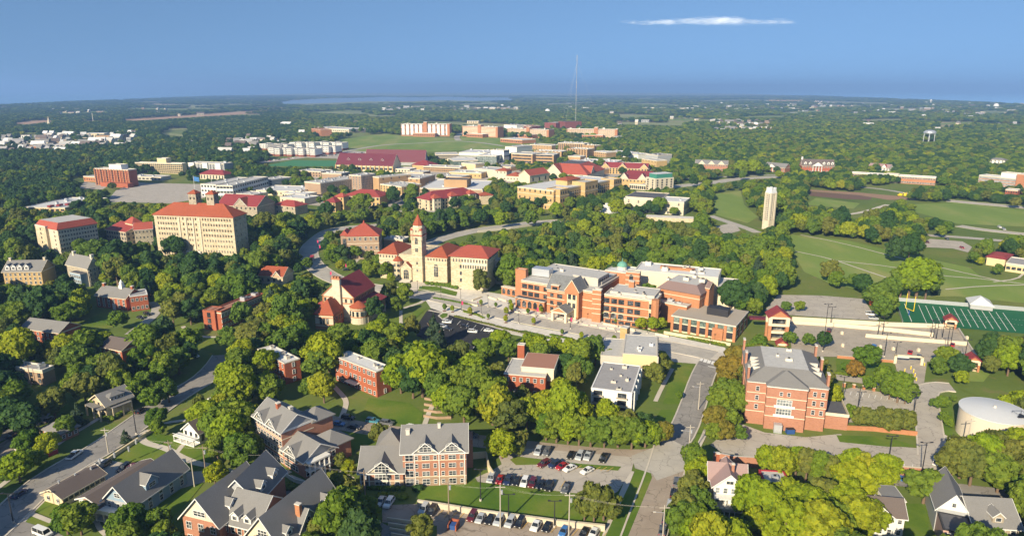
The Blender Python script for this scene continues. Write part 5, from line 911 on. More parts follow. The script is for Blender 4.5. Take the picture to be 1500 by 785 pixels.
q = F.at(F.w*.34, 12, F.w*.2, 14, f.h+5, f.h); q.walls('limestone_gold'); q.hip('tile_red', 2.5, 1)
q = F.at(F.w*.485, -9, 9, 4, 2.4); q.walls('white_paint'); q.slab('white_paint', .4, .3)
# pale museum
B = bl('pale limestone museum with dark and white flat roofs above a stone terrace', 'pale flat-roofed museum', (914, 291), (1002, 297), (1025, 291.5), by=316, wall='limestone_pale', rm='membrane_white', fw=(6, 2), ws=(1.2, 2.2, 'd'), units=2, guard=.25)
f = B.f; f.wins('R', 6, [f.h*.62], 1.3, f.h*.42, 'd'); f.wins('R', 6, [f.h*.2], 1.1, .9, 'd'); q = f.at(-.5, 6, f.w*.6, f.d+10, f.h+.6, f.h-2); q.walls('limestone_pale'); q.flat('roof_dark', 'limestone_pale'); f.band([f.h*.86], 'cream_trim', .4, .2)
B = Bld('terrace', 'tan stone terrace wall below the pale museum', 'retaining wall', (946, 318), (1016, 321), 12, h=3.2, guard=.2); B.f.walls('limestone'); B.f.box('paving', 0, B.f.w, 0, B.f.d, 3.2, 3.3, 'plaza')
B = Bld('entrance_stairs', 'white stepped canopy stairs left of the pale museum', 'stairs', (875, 300), (893, 304), 12, h=6, guard=.3); [B.f.box('step', 0, B.f.w, i*2.4, B.f.d, i*1.5-.5, i*1.5+.7, 'white_paint') for i in range(5)]
# gothic red roofs
B = bl('cathedral-like limestone auditorium with sweeping crimson hip roof and stone gables', 'crimson-roofed auditorium', (795, 253), (860, 256.5), (866, 247), by=268, wall='limestone_pale', roof='hip', rm='tile_bright', top=(16, 'roof_dark'), rise=11, fw=(7, 1), ws=(2, 5, 'd'), units=0, guard=.3)
f = B.f; q = f.xgable('F', f.w*.28, 24, 12, 18, 'tile_bright', 'limestone_pale', y0=-6); q = f.at(f.w*.28-12, -6, 24, 8, f.h); q.walls('limestone_pale'); f.xgable('R', f.d*.3, 16, 9, 14, 'tile_bright', 'limestone_pale')
g = B.wing((760, 256), (776, 257.5), (792, 252), by=271); g.walls('limestone_pale'); g.gable('tile_bright', 6, 'y', .6, 'limestone_pale', 'cream_trim'); g.wins('R', 3, [g.h*.5], 2, 4, 'd')
bl('small limestone link with orange tile roof left of the auditorium', None, (742, 257.5), (760, 258.5), 18, h=7, wall='limestone_pale', roof='hip', rm='tile_red', rise=4, fw=(4, 1), units=0)
B = bl('square limestone tower block with tiny orange pyramid roof behind the white library roof', None, (726, 250), (742, 251), 14, by=264, wall='limestone_pale', roof='hip', rm='tile_red', rise=3, fw=(3, 2), units=0)
B = bl('windowless yellow stone stage block rising above lower flat roofs at centre', None, (676, 239), (696.5, 241), (703, 239), by=252, wall='yellow_wall', fw=None, units=0); g = B.wing((658, 252), (705, 254), 30, by=262); wg(g, 'limestone_gold', units=4, fw=(8, 1)); g = B.wing((694, 247), (726, 250), 30, by=261); wg(g, 'limestone_pale', units=4)
bl('long low pale brick wing behind the ducted science building', None, (620, 244), (674, 246), 22, by=253, wall='brick_buff', fw=(20, 2), ws=(2, 1.2, 'd'), units=3)
B = bl('double winged collegiate hall with crimson roofs and stone gables, upper row', 'double-gabled crimson hall', (883, 245), (948, 247.5), 22, by=257, wall='limestone_gold', roof='gable', rm='tile_crimson', fw=(14, 3), ws=(1.6, 1.8, 'd'), rise=6, units=0, guard=.3); [B.f.xgable('F', B.f.w*x, 12, 6, 9, 'tile_crimson', 'limestone_gold') for x in (.06, .45, .93)]
B = bl('crimson roofed hall with three cream stone gables beside the green-capped tower', 'three-gabled crimson hall', (911, 262), (948, 264), (962, 256), by=277, wall='limestone_gold', roof='gable', rm='tile_crimson', fw=(7, 2), rise=7, units=0, guard=.3); [B.f.xgable('F', B.f.w*x, 11, 7, 9, 'tile_crimson', 'limestone_pale') for x in (.08, .8)]
B = bl('pale concrete tower with green glazed top storey', 'green-topped concrete tower', (946, 260), (960, 262.5), (975, 258.5), by=281, wall='limestone_pale', fw=(2, 5), rw=(4, 5), ws=(2, 1.6, 'd'), units=0, guard=.3); f = B.f; q = f.at(f.w*.2, 2, f.w*.78, f.d-4, f.h+5, f.h); q.walls('green_metal'); q.flat('membrane_white', 'galvanised', .5)
B = bl('curved buff office building with four dark ribbon window rows', 'ribbon-windowed buff building', (749, 225), (780, 226.5), 34, by=242, wall='brick_buff', fw=None, units=3, guard=.35); g = B.wing((780, 226.5), (811, 227.5), 30, by=242); wg(g, 'brick_buff', units=3)
for q in (B.f, g): [q.box('ribbon_window', 2, q.w-2, -.15, 0, z, z+2.2, 'glass') for z in (3.5, 8, 12.5, 17) if z+2 < q.h]; [q.box('ribbon_window', 2, q.w-2, -.15, 0, z, z+2.2, 'glass') for z in ()]
B = bl('sprawling orange brick building with very white cluttered flat roof', 'white-roofed orange brick building', (832, 236), (900, 239), (922, 235.5), by=246, wall='brick_orange', rm='membrane_white', units=16, fw=(12, 1), ws=(3, 1.6, 'd')); g = B.wing((832, 229), (850, 230), 20, by=241); wg(g, 'brick_buff', units=0)
bl('large white box warehouse behind the orange brick building', 'white warehouse', (891, 222), (935, 227), (946, 225), by=233, wall='white_paint', rm='membrane_white', units=8)
B = bl('dark roofed plant building with grey tanks right of the white warehouse', None, (946, 226), (964, 228), 30, by=240, wall='grey_siding', rm='roof_dark', units=8)
bl('buff block with punched windows under the dark roofed plant', None, (940, 233), (962, 236), 20, by=245, wall='limestone_gold', fw=(5, 2), units=2)
for i, (A_, B_, by, dd, wm, rm, lab) in enumerate((((566, 247), (600, 248.5), 253, 20, 'limestone_pale', 'membrane_white', 'low cream block between the field house and ducted science building'), ((655, 233), (690, 234), 239, 40, 'cream_wall', 'membrane', 'cream block left of the green glass pavilion'), ((812, 245), (832, 246), 252, 22, 'brick_buff', 'membrane_white', 'buff block left of the white-roofed orange brick building'), ((868, 247), (884, 248.5), 256, 20, 'brick_buff', 'membrane', 'buff link left of the double-gabled crimson hall'),
  ((556, 289), (574, 291), 297, 14, 'limestone', 'gravel_roof', 'small tan block right of the red-roofed buff school'), ((413, 283), (444, 286), 292, 20, 'limestone_pale', 'membrane_white', 'pale single storey block left of the grid-windowed slab'), ((922, 270), (946, 272), 279, 18, 'limestone_pale', 'membrane', 'pale wing left of the green-topped tower'), ((640, 258), (676, 260), 265, 24, 'limestone_gold', 'membrane', 'golden flat-roofed wing behind the wide white roof'),
  ((700, 254), (725, 255), 260, 20, 'cream_wall', 'membrane_white', 'cream block behind the little tower block'), ((776, 212), (808, 214), 221, 30, 'brick_buff', 'membrane', 'buff low block left of the stepped towers'), ((596, 252), (620, 253), 259, 22, 'brick_buff', 'membrane', 'buff rear wing of the science quarter'), ((866, 222), (888, 224), 231, 26, 'brick_buff', 'membrane_white', 'buff hall right of the stepped towers'),
  ((726, 243), (748, 245), 251, 22, 'brick_buff', 'tar_roof', 'dark roofed block left of the ribbon-windowed buff building'), ((905, 240), (938, 241), 247, 20, 'brick_orange', 'membrane_white', 'orange end wing right of the white-roofed brick building'), ((436, 250), (470, 252), 260, 24, 'brick_tan', 'membrane', 'tan hall behind the grid-windowed slab'), ((346, 284), (372, 286), 294, 20, 'cream_wall', 'membrane', 'cream block behind the crimson gabled chapel'))):
    bl(lab, None, A_, B_, dd, by=by, wall=wm, rm=rm, fw=(8, 2), ws=(1.6, 1.5, 'd'), units=4)
# stacked dorm cluster
B = bl('cluster of stepped buff towers with vertical piers below the far dormitories', 'stepped buff towers', (817.5, 209.5), (856, 211), (862, 209.5), by=224, wall='brick_buff', fw=(14, 6), ws=(1.6, 2, 'd'), units=6, guard=.3)
for A_, B_, C_, by in (((832, 218), (860, 219.5), 26, 231), ((856, 213), (870.5, 214), 20, 227), ((783.5, 221.5), (822, 223), 30, 232)):
    g = B.wing(A_, B_, C_, by=by); g.walls('brick_buff'); g.flat('membrane_white', 'coping'); g.piers('F', 8, 2.5, 'brick_buff', 0, g.h+1, 2); g.units(5, 'coping', 1.6); g.wins('F', 7, zr(g.h, 4), 2, 1.8, 'd')
# far dormitories on the hill
for lab, lm, A_, B_, by, tow in (('far dormitory slab with white and orange vertical stripes, leftmost on the grassy hill', 'leftmost hill dormitory', (587, 182), (658, 182.5), 200, .47), ('far orange brick dormitory with horizontal white bands, second from the left on the hill', 'second hill dormitory', (677, 185), (729, 187), 202, .46), ('far banded dormitory, third on the hill, with orange end towers', 'third hill dormitory', (743, 188.5), (804, 191), 203, .48), ('far dormitory, rightmost on the hill, with window grid and orange mid tower', 'rightmost hill dormitory', (830, 189.5), (904, 190.5), 203, .55)):
    B = Bld('dormitory', lab, 'dormitory', A_, B_, 22, by=by, lm=lm, guard=.2, margin=8, group='dormitory slabs on the far hill'); f = B.f; f.walls('brick_orange'); f.flat('membrane_white', 'coping'); f.units(4, 'coping', 3)
    if lm.startswith('left'):
        for i in range(11): f.box('window_strip', f.w*(i+.2)/11, f.w*(i+.85)/11, -.5, 0, 3, f.h-1, 'white_paint')
        f.wins('F', 33, zr(f.h, 3, 3, 5), 2, 6, 'd')
    else:
        for i in range(7): f.box('window_band', 2, f.w-2, -.4, 0, 2.5+i*(f.h-3)/7, 2.5+(i+.55)*(f.h-3)/7, 'cream_trim')
        f.wins('F', 24, [3.6+i*(f.h-3)/7 for i in range(7)], 2.2, 1.6, 'd')
    q = f.at(f.w*tow, -2, 9, 12, f.h+5); q.walls('brick_orange'); q.flat(); q = f.at(f.w-5, -1.5, 6, 24, f.h+1.2); q.walls('brick_orange'); q.flat()
    q = f.at(f.w*.3, -24, f.w*.45, 20, 8); q.walls('brick_orange'); q.flat('membrane_white', 'coping'); q.wins('F', 10, [4], 3, 2, 'd')
B = bl('dark brown windowless block on the skyline behind the hill dormitories', 'dark brown block', (828, 179), (852, 178.5), (860, 179.5), by=190, wall='brick_maroon', rm='roof_dark', cop='brick_maroon', units=0, guard=.2, band=False); g = B.wing((814.5, 180.5), (829, 179.5), 40, by=189); wg(g, 'brick_maroon', cop='brick_maroon', units=0, band=False)
bl('red brown low roof behind the third hill dormitory', None, (758, 184), (778, 185), 40, by=190, wall='brick_maroon', rm='tile_dark', units=1)
bl('white rooftop hall behind the third hill dormitory', None, (738, 183), (757, 184), 40, by=190, wall='white_paint', rm='membrane', units=3)
bl('low brick dining hall right of the second hill dormitory', None, (733, 203), (765, 205.5), 40, by=211, wall='brick_orange', rm='membrane_white', units=3, fw=(10, 1), ws=(4, 2, 'd'))
bl('round-ended orange tower dormitory left of the grassy hill', 'orange tower dormitory', (456, 188.5), (470, 190.5), 26, by=202, wall='brick_orange', rm='roof_brownish', fw=(7, 6), ws=(2.4, 2, 'd'), cop='brick_orange', units=1, guard=.2, margin=8)
bl('white metal field house behind the orange tower dormitory', None, (458, 186.5), (480, 188), 60, by=193, wall='galvanised', rm='membrane', units=2)
bl('pale flat-roofed sports building right of the white metal field house', None, (481, 188.5), (511, 190), 60, by=195, wall='cream_trim', rm='membrane_white', units=4, fw=(10, 1), ws=(5, 2, 'd'))
# white apartment village
k = 0
for row, (xa, ya, xb, yb, n, hgt) in enumerate(((424, 209, 461, 209, 4, 11), (463, 208.5, 502, 209.5, 4, 11), (380, 211, 422, 212, 4, 9), (393, 217, 462, 218.5, 8, 11.5), (463, 214.5, 492, 214.5, 3, 11.5))):
    for i in range(n):
        x0 = xa+(xb-xa)*i/n; x1 = xa+(xb-xa)*(i+.88)/n; y = ya+(yb-ya)*i/n+(.6 if i % 2 else 0)
        bl(None, 'white apartment village' if k == 9 else None, (x0, y), (x1, y+.2), 24, by=y+hgt, wall='white_paint', base_m='brick_red', fw=(4, 4), ws=(1.1, 1.7, 'd'), units=0, guard=.1, name='apartment_house', cat='apartment block', band=False)
        rw_ = ['back left row', 'back right row', 'far left row', 'front row', 'front right row'][row]; BX[-1].root['label'] = 'white brick-based flats, %s from left, %s of village' % (['first', 'second', 'third', 'fourth', 'fifth', 'sixth', 'seventh', 'eighth'][i], rw_); BX[-1].root['group'] = 'white apartment village'; k += 1
# field houses
B = bl('long field house with wide maroon metal roof and cream walls', 'long maroon-roofed field house', (492, 241), (575, 243.5), (606, 241), by=252.5, wall='cream_wall', roof='gable', rm='roof_maroon', rise=15, units=0, fw=(14, 1), ws=(6, 3, 'd'), guard=.3, margin=8); f = B.f; f.piers('F', 14, 1.5, 'limestone_gold', 0, f.h, 1.2); [f.dormer('F', f.w*x, f.h+4, 5, 3, 8, 'roof_maroon', 'roof_maroon', y0=f.d*.2) for x in (.2, .4, .6, .8)]
B = bl('second field house with higher maroon roof behind the first', 'rear maroon-roofed field house', (535, 236), (622, 237.5), (645, 236), by=243, wall='grey_siding', roof='gable', rm='roof_maroon', rise=17, units=0, guard=.3, margin=8)
bl('low bright red hip roof between the field houses and the glass pavilion', None, (603, 241.5), (628, 243), 24, h=6, wall='limestone_gold', roof='hip', rm='tile_crimson', rise=6, units=0)
bl('white office block with brown window bands behind the field houses', 'white banded office', (639, 227), (672, 226.5), 40, by=234, wall='cream_trim', units=3, fw=(16, 3), ws=(4, 1.2, 'd')); bl('light roofed long building behind the white banded office', None, (672, 223.5), (714, 224.5), 60, by=229, wall='white_paint', rm='membrane_white', units=5)
bl('glass fronted pavilion with pale green curtain wall', 'green glass pavilion', (664, 236), (700, 235), 40, by=242, wall='glass_green', rm='membrane_white', units=2)
B = bl('glazed teaching building with grey grid facade at upper centre', 'grey glass-grid building', (699, 228), (727, 229), 50, by=240, wall='glass_green', rm='membrane_white', fw=(9, 3), ws=(4, 3.4, 'g'), units=3); g = B.wing((719, 220), (738, 221), (749, 220), by=238); wg(g, 'white_paint', fw=None, rw=(8, 3), units=3)
bl('light flat-roofed school building behind the glass-grid building', None, (740, 215), (757, 216), 50, by=226, wall='white_paint', units=3)
# east side of the valley
B = bl('long brick sorority-style house with grey gable roof and many gabled bays, upper right', 'long upper brick house', (1018.5, 240), (1066, 241.5), 16, by=251, wall='brick_brown', roof='gable', rm='shingle_grey', fw=(14, 2), ws=(1.4, 1.8, 'w'), rise=5, units=0, guard=.3); [B.f.xgable('F', B.f.w*x, 9, 5, 6, 'shingle_grey', 'cream_trim') for x in (.2, .5, .8)]
B = bl('brick house with white pillared portico and grey roof, upper right', 'pillared portico house', (1120, 243.5), (1150, 246), 16, by=253, wall='brick_brown', roof='gable', rm='shingle_grey', fw=(8, 2), ws=(1.3, 1.8, 'w'), rise=5, units=0, guard=.3); q = B.f.xgable('F', B.f.w*.4, 12, 4, 6, 'shingle_grey', 'white_paint', y0=-3); [B.f.box('column', B.f.w*.4-5.5+i*3.5, B.f.w*.4-4.8+i*3.5, -3, -2.3, 0, B.f.h, 'white_paint') for i in range(4)]
B = bl('large brick mansion with brown roof, white dormers and tall portico', 'brown-roofed mansion', (1175, 242.5), (1222, 243.5), 18, by=253.5, wall='brick_red', roof='gable', rm='shingle_brown', fw=(12, 2), ws=(1.5, 2, 'w'), rise=8, units=0, guard=.3); B.f.xgable('F', B.f.w*.47, 14, 5, 7, 'shingle_brown', 'white_paint', y0=-3); [B.f.box('column', B.f.w*.47-6+i*3.8, B.f.w*.47-5.2+i*3.8, -3, -2.2, 0, B.f.h, 'white_paint') for i in range(4)]; [B.f.dormer('F', B.f.w*x, B.f.h+1.5, 3, 2.6, 5, 'shingle_brown') for x in (.1, .25, .68, .82, .94)]; B.f.chimney(.8, B.f.d/2, 2, B.f.h, B.f.h+11, 'white_paint')
B = bl('white timbered house with red brown roof behind the long buff building', 'timbered white house', (1272, 244), (1302, 246.5), 14, by=252, wall='white_paint', roof='gable', rm='shingle_rose', fw=(7, 2), rise=4.5, units=0, guard=.4); [B.f.xgable('F', B.f.w*x, 7, 4.5, 5, 'tile_dark', 'white_paint') for x in (.45, .78)]
B = bl('very long two storey buff brick building with white roof edge, right', 'long buff two storey building', (1245.5, 253.5), (1371, 261), 14, by=272, wall='brick_orange', fw=(34, 2), ws=(2.2, 1.8, 'w'), units=0, guard=.5, cop='white_paint'); q = B.f.at(B.f.w*.43, -4, 14, 12, B.f.h+1.5); q.walls('cream_wall'); q.flat()
B = bl('six storey buff brick dormitory with white window bands at right edge', 'right edge dormitory', (1434.6, 257), (1540, 267), 16, by=288, wall='brick_orange', fw=(26, 5), ws=(2.6, 1.7, 'l'), units=2, guard=.4, cop='white_paint'); q = B.f.at(B.f.w*.3, 2, 26, 12, B.f.h+5, B.f.h); q.walls('white_paint'); q.flat(); q = B.f.at(B.f.w*.55, -3, 9, 14, B.f.h+5.5); q.walls('brick_orange'); q.flat()
bl('low red brick wing with green glass link below the right edge dormitory', None, (1473, 278), (1491, 279.5), 14, by=289, wall='brick_red', fw=(5, 2), units=0)
bl('white modern house with stepped roofs in the right woods', None, (1450, 233.5), (1472, 235), 12, by=241, wall='white_paint', roof='hip', rm='shingle_grey', rise=2.5, fw=(4, 2), units=0, guard=.4)
B = bl('yellow stone recreation building with red metal roof rim at right edge', 'yellow recreation building', (1446, 376), (1473, 380), (1483, 373.5), by=392, wall='yellow_wall', roof='hip', rm='tile_crimson', rise=.9, top=(1.6, 'tile_dark'), units=0, guard=.3, fw=None); g = B.wing((1474, 386), (1540, 395), 22, h=5); wg(g, 'yellow_wall', rm='tar_roof', fw=(8, 1), ws=(2, 1.6, 'd'), units=1)
# bell tower
P0 = G(1124.5, 336); ang = R(28); root = link('bell_tower', None, M=Matrix.Translation(P0) @ Matrix.Rotation(ang, 4, 'Z')); tag(root, 'tall slender pale stone bell tower standing above the trees', 'bell tower'); LM.append(('slender bell tower', P0.x, P0.y)); H_ = 30.5; a_ = 3.3
b = MB()
for x in (-a_, a_-1.5):
    for y in (-a_, a_-1.5): b.box(x, x+1.5, y, y+1.5, -.5, H_, 'limestone_pale')
b.box(-a_+.25, a_-.25, -a_+.25, a_-.25, -.5, 8, 'limestone_pale'); b.box(-a_+.2, a_-.2, -a_+.2, a_-.2, H_-1.2, H_, 'limestone_pale'); link('shaft', b.mesh('shaft'), root)
b = MB()
for i in range(13): z = 8.8+i*1.6; b.box(-a_+.5, a_-.5, -a_+.5, a_-.5, z, z+.7, 'concrete_wall')
b.box(-1, 1, -1, 1, 8, H_-1, 'dark_metal'); [b.box(x-.22, x+.22, -a_+.2, -a_+.6, 8, H_-1, 'limestone_pale') for x in (0,)]; [b.box(-a_+.2, -a_+.6, x-.22, x+.22, 8, H_-1, 'limestone_pale') for x in (0,)]; link('louvre', b.mesh('louvre'), root)
b = MB(); b.cone(0, 0, H_, H_+4, a_*1.38, a_*.95, 'tank_top', 4, math.pi/4); [b.box(x-.8, x+.8, y-.8, y+.8, H_, H_+4.4, 'tank_top') for x in (-1.9, 1.9) for y in (-1.9, 1.9)]; link('crown_top', b.mesh('crown_top'), root)
clear([(P0.x+5*x, P0.y+5*y) for x, y in ((-1, -1), (1, -1), (1, 1), (-1, 1))], 2); q = [(1114, 332), (1114, 274), (1135, 274), (1135, 332)]; GUARD.append((q, P0.y-4, bbox(q)))
# garage pieces
def hut(label, A_, B_, by, dep, gate='cream_wall'):
    B = Bld('stair_hut', label, 'stair tower', A_, B_, dep, by=by, guard=.1); f = B.f; h = f.h; p = f.w*.16; b = MB()
    for x in (0, f.w-p):
        for y in (0, f.d-p): b.box(x, x+p, y, y+p, -.3, h*.62, 'brick_orange'); b.box(x-.05, x+p+.05, y-.05, y+p+.05, h*.62, h-.4, 'cream_trim')
    b.box(0, f.w, 0, f.d, h-.9, h, 'cream_trim'); f.put('frame', b); f.gable('tile_crimson', f.w*.36, 'y', .5, 'brick_orange', 'tile_crimson', .3)
    f.box('stairs', p, f.w-p, .6, f.d-.6, h*.30, h*.36, 'cream_wall'); f.box('stairs', p, f.w-p, .6, f.d-.6, 0, .4, 'cream_wall'); f.box('glazing', p, f.w-p, f.d*.5, f.d*.5+.15, .4, h-.9, 'glass'); return B
B = hut('tall brick and cream stair tower with red gable roof at the deck corner', (1127, 464), (1157.5, 465.5), 500, 7); B.lm = 'red-gabled stair tower'; LM.append((B.lm, B.M.translation.x, B.M.translation.y))
for i in range(1, 3): B.f.box('landing', .8, B.f.w-.8, .2, .9, B.f.h*.3*i, B.f.h*.3*i+1.2, 'cream_trim')
hut('little red roofed hut tucked behind the tall stair tower and slate-roofed hall', (1138.5, 503), (1153, 504), 508, 3); B = hut('small red gabled hut at the far deck corner beside the green field', (1385, 468), (1402.5, 470), 483, 4.5); LM.append(('far corner hut', B.M.translation.x, B.M.translation.y)); B = hut('small red gabled hut at the near deck corner with silver car beside', (1418, 527), (1437, 529), 546, 5); LM.append(('near corner hut', B.M.translation.x, B.M.translation.y))
def wall(label, pts, h, m, th=.45, z=0, name='low_wall', cat='wall', cap=None, group=None, smooth=0, cl=True):
    P = [G(*p) for p in pts]; P = smooth_line(P, smooth) if smooth else P; root_p = P[0]; b = MB(); L, Rr = ribbon_pts(P, th)
    for i in range(len(P)-1):
        q = [L[i], Rr[i], Rr[i+1], L[i+1]]; b.prism([(p.x-root_p.x, p.y-root_p.y) for p in q][::-1] if False else [(p.x-root_p.x, p.y-root_p.y) for p in q], z-.2, z+h, m, cap)
    o = link(name, b.mesh(name), M=Matrix.Translation(root_p)); tag(o, label, cat, group)
    if cl: clear([*L, *Rr[::-1]], 1)
    return o
wall('cream parapet wall between the deck and the far lot', [(1160, 470), (1180, 471), (1260, 475.5), (1300, 478), (1384, 481)], 2.2, 'cream_trim', .6, name='parapet_wall')
wall('cream ramp wall stepping down across the deck, second from the far lot', [(1160, 474.5), (1215, 478), (1300, 485.5), (1367, 493)], 2.0, 'cream_trim', .6, name='parapet_wall')
wall('cream ramp wall in the middle of the deck, nearest the camera', [(1267.5, 494), (1340, 500), (1416, 506)], 1.8, 'cream_trim', .6, name='parapet_wall')
wall('low brick and cream wall along the near deck edge', [(1226, 524), (1262, 527), (1309, 531)], 1.2, 'brick_orange', .6, cap='cream_trim', name='parapet_wall')
wall('thin concrete edge wall along the right deck side', [(1404, 484), (1418, 506), (1430, 524)], 1.3, 'concrete_wall', .5, name='parapet_wall')
B = Bld('gate_frame', 'cream entry gate frame with overhead beam at the deck entrance', 'gate', (1311, 519.5), (1354, 522.5), 1.2, h=4, guard=None); f = B.f; f.box('beam', 0, f.w, 0, .8, 3.4, 4, 'cream_trim'); f.box('post', 0, 1, 0, 1, 0, 4, 'cream_trim'); f.box('post', f.w-1, f.w, 0, 1, 0, 4, 'cream_trim'); f.box('sign', f.w*.1, f.w*.5, -.1, 0, 2.9, 3.3, 'white_paint')
wall('brick retaining wall with stone band below the lower lot', [(1180, 690), (1240, 694), (1300, 697), (1392, 704)], 3.6, 'brick_brown', .8, cap='cream_trim', name='retaining_wall')
wall('brick retaining wall with grey cap beside the white Victorian house', [(1044, 676), (1075, 682), (1110, 684)], 3.4, 'brick_brown', .8, cap='concrete_wall', name='retaining_wall')
wall('orange brick garden wall under the row of round trees', [(1236, 629), (1280, 631), (1343, 638)], 1.6, 'brick_orange', .5, name='retaining_wall')
wall('long pale stone retaining wall above the bottom row of cars', [(612, 740), (640, 744), (700, 754), (760, 762), (820, 770), (886, 777)], 1.8, 'limestone_pale', .7, name='retaining_wall')
wall('pale stone retaining wall along the diagonal street', [(150, 681), (175, 664), (210, 641), (240, 622)], 1.3, 'cream_wall', .6, name='retaining_wall')
wall('white railing wall around the columned hall terrace', [(412, 693), (432, 706), (448, 710), (470, 701)], 1.2, 'white_paint', .3, name='railing', cat='railing')
wall('grey stone stair wall right of the twin gabled brick hall', [(690, 672), (712, 670), (716, 690), (722, 700)], 2.2, 'cream_wall', .5, name='retaining_wall')
for i in range(4): wall('brick terrace edge on the slope, %s from the top' % ['first', 'second', 'third', 'fourth'][i], [(622-i*.5, 585+i*8.5), (640, 588+i*8.5), (655+i*2, 586+i*9)], .9, 'brick_tan', .4, name='terrace_edge', cat='retaining wall', group='brick terrace edges')
for i in range(6): y = 762+i*7.5; x = 505+i*2; wall('white terrace wall at the bottom, %s row left of the steps' % ['first', 'second', 'third', 'fourth', 'fifth', 'sixth'][i], [(x, y), (x+52-i*2, y+5)], 1.0, 'cream_trim', .4, name='terrace_wall', cat='retaining wall', group='white terraces'); wall('white terrace wall at the bottom, %s row right of the steps' % ['first', 'second', 'third', 'fourth', 'fifth', 'sixth'][i], [(x+62, y), (x+100-i*3, y+5)], 1.0, 'cream_trim', .4, name='terrace_wall', cat='retaining wall', group='white terraces')
wall('grey metal fence along the far side of the green football field', [(1311, 441), (1400, 448), (1540, 459)], 2.2, 'galvanised', .15, name='field_fence', cat='fence'); wall('grey metal fence at the left end of the green football field', [(1311, 441), (1322, 474)], 1.6, 'galvanised', .15, name='field_fence', cat='fence')
wall('concrete wall of the upper curving road behind the limestone museum', [(700, 341), (749, 335.5), (785, 330), (818, 328)], 2, 'concrete_wall', .6, name='road_wall')
wall('purple canopy walkway left of the tall stair tower', [(1096, 484), (1110, 484.5), (1125, 485)], .8, 'roof_maroon', 3, 6.2, name='walkway_roof', cat='walkway')
HAZE = 1.3e-4; HAZE_C = (.27, .48, .90)
TOWNS = [(0, 100, 203, 228, .12), (60, 200, 197, 220, .12), (300, 420, 206, 214, .5), (560, 760, 157, 165, .3), (940, 1200, 157, 164, .5), (1040, 1130, 180, 196, .2), (1120, 1230, 149, 158, .4), (1230, 1500, 152, 172, .6), (30, 300, 160, 172, .85), (400, 560, 176, 196, .7), (380, 450, 196, 206, .5), (750, 900, 150, 170, .8), (900, 1300, 165, 215, .9), (1350, 1500, 170, 200, .9), (330, 420, 205, 232, .45)]
TN = [75, 75, 16, 90, 60, 60, 40, 110, 24, 18, 8, 34, 44, 16, 26]
def mg(P, py): GUARDB.append(len(GUARD)); q = [(float(a), float(b)) for a, b in P]; GUARD.append((q, G(700, py).y, bbox(q)))
mg([(462, 440), (478, 408), (520, 402), (560, 430), (558, 462), (530, 478), (466, 478)], 478); mg([(380, 392), (412, 392), (412, 412), (380, 412)], 413); mg([(298, 440), (375, 430), (374, 458), (326, 482), (298, 482)], 488)
mg([(378, 510), (443, 528), (441, 550), (420, 560), (378, 530)], 570); mg([(490, 522), (568, 535), (560, 572), (545, 575), (490, 545)], 582); mg([(138, 425), (216, 425), (216, 448), (140, 448)], 456)
mg([(1352, 186), (1369, 186), (1371, 207), (1350, 207)], 208); mg([(914, 288), (1025, 288), (1024, 312), (914, 304)], 316); mg([(640, 345), (750, 330), (750, 338), (660, 358)], 365); mg([(1092, 560), (1215, 568), (1228, 628), (1092, 618)], 634)
mg([(1060, 652), (1385, 660), (1385, 676), (1180, 668), (1060, 660)], 684); mg([(1160, 466), (1420, 490), (1420, 520), (1160, 515)], 535); mg([(610, 714), (690, 706), (830, 728), (836, 745), (760, 745), (640, 730)], 745)
mg([(320, 215), (600, 228), (600, 236), (380, 240)], 246); mg([(440, 250), (600, 250), (600, 275), (440, 280)], 290); mg([(985, 532), (1015, 532), (1000, 600), (975, 590)], 610); mg([(0, 372), (60, 380), (60, 412), (4, 412)], 420); mg([(1098, 455), (1160, 450), (1158, 495), (1100, 495)], 500)
mg([(1245, 252), (1372, 258), (1372, 268), (1245, 264)], 273); mg([(1434, 250), (1500, 250), (1500, 276), (1434, 276)], 288); mg([(140, 585), (190, 575), (190, 595), (160, 606), (136, 598)], 612)
mg([(556, 372), (655, 380), (655, 416), (600, 412), (556, 400)], 420); mg([(765, 415), (868, 430), (868, 466), (765, 440)], 470); mg([(886, 434), (960, 445), (956, 478), (886, 468)], 484); mg([(226, 318), (341, 322), (341, 368), (228, 362)], 386)
mg([(265, 745), (290, 715), (345, 700), (400, 735), (440, 725), (470, 755), (470, 790), (265, 790)], 840); mg([(1366, 720), (1500, 735), (1500, 790), (1366, 790)], 840); mg([(62, 690), (150, 690), (238, 690), (240, 735), (190, 748), (62, 735)], 770); mg([(1045, 680), (1100, 680), (1100, 745), (1045, 745)], 752); mg([(500, 755), (600, 755), (600, 790), (500, 790)], 860); mg([(640, 752), (890, 772), (880, 790), (640, 790)], 860)
for B in BLDS: B.done()
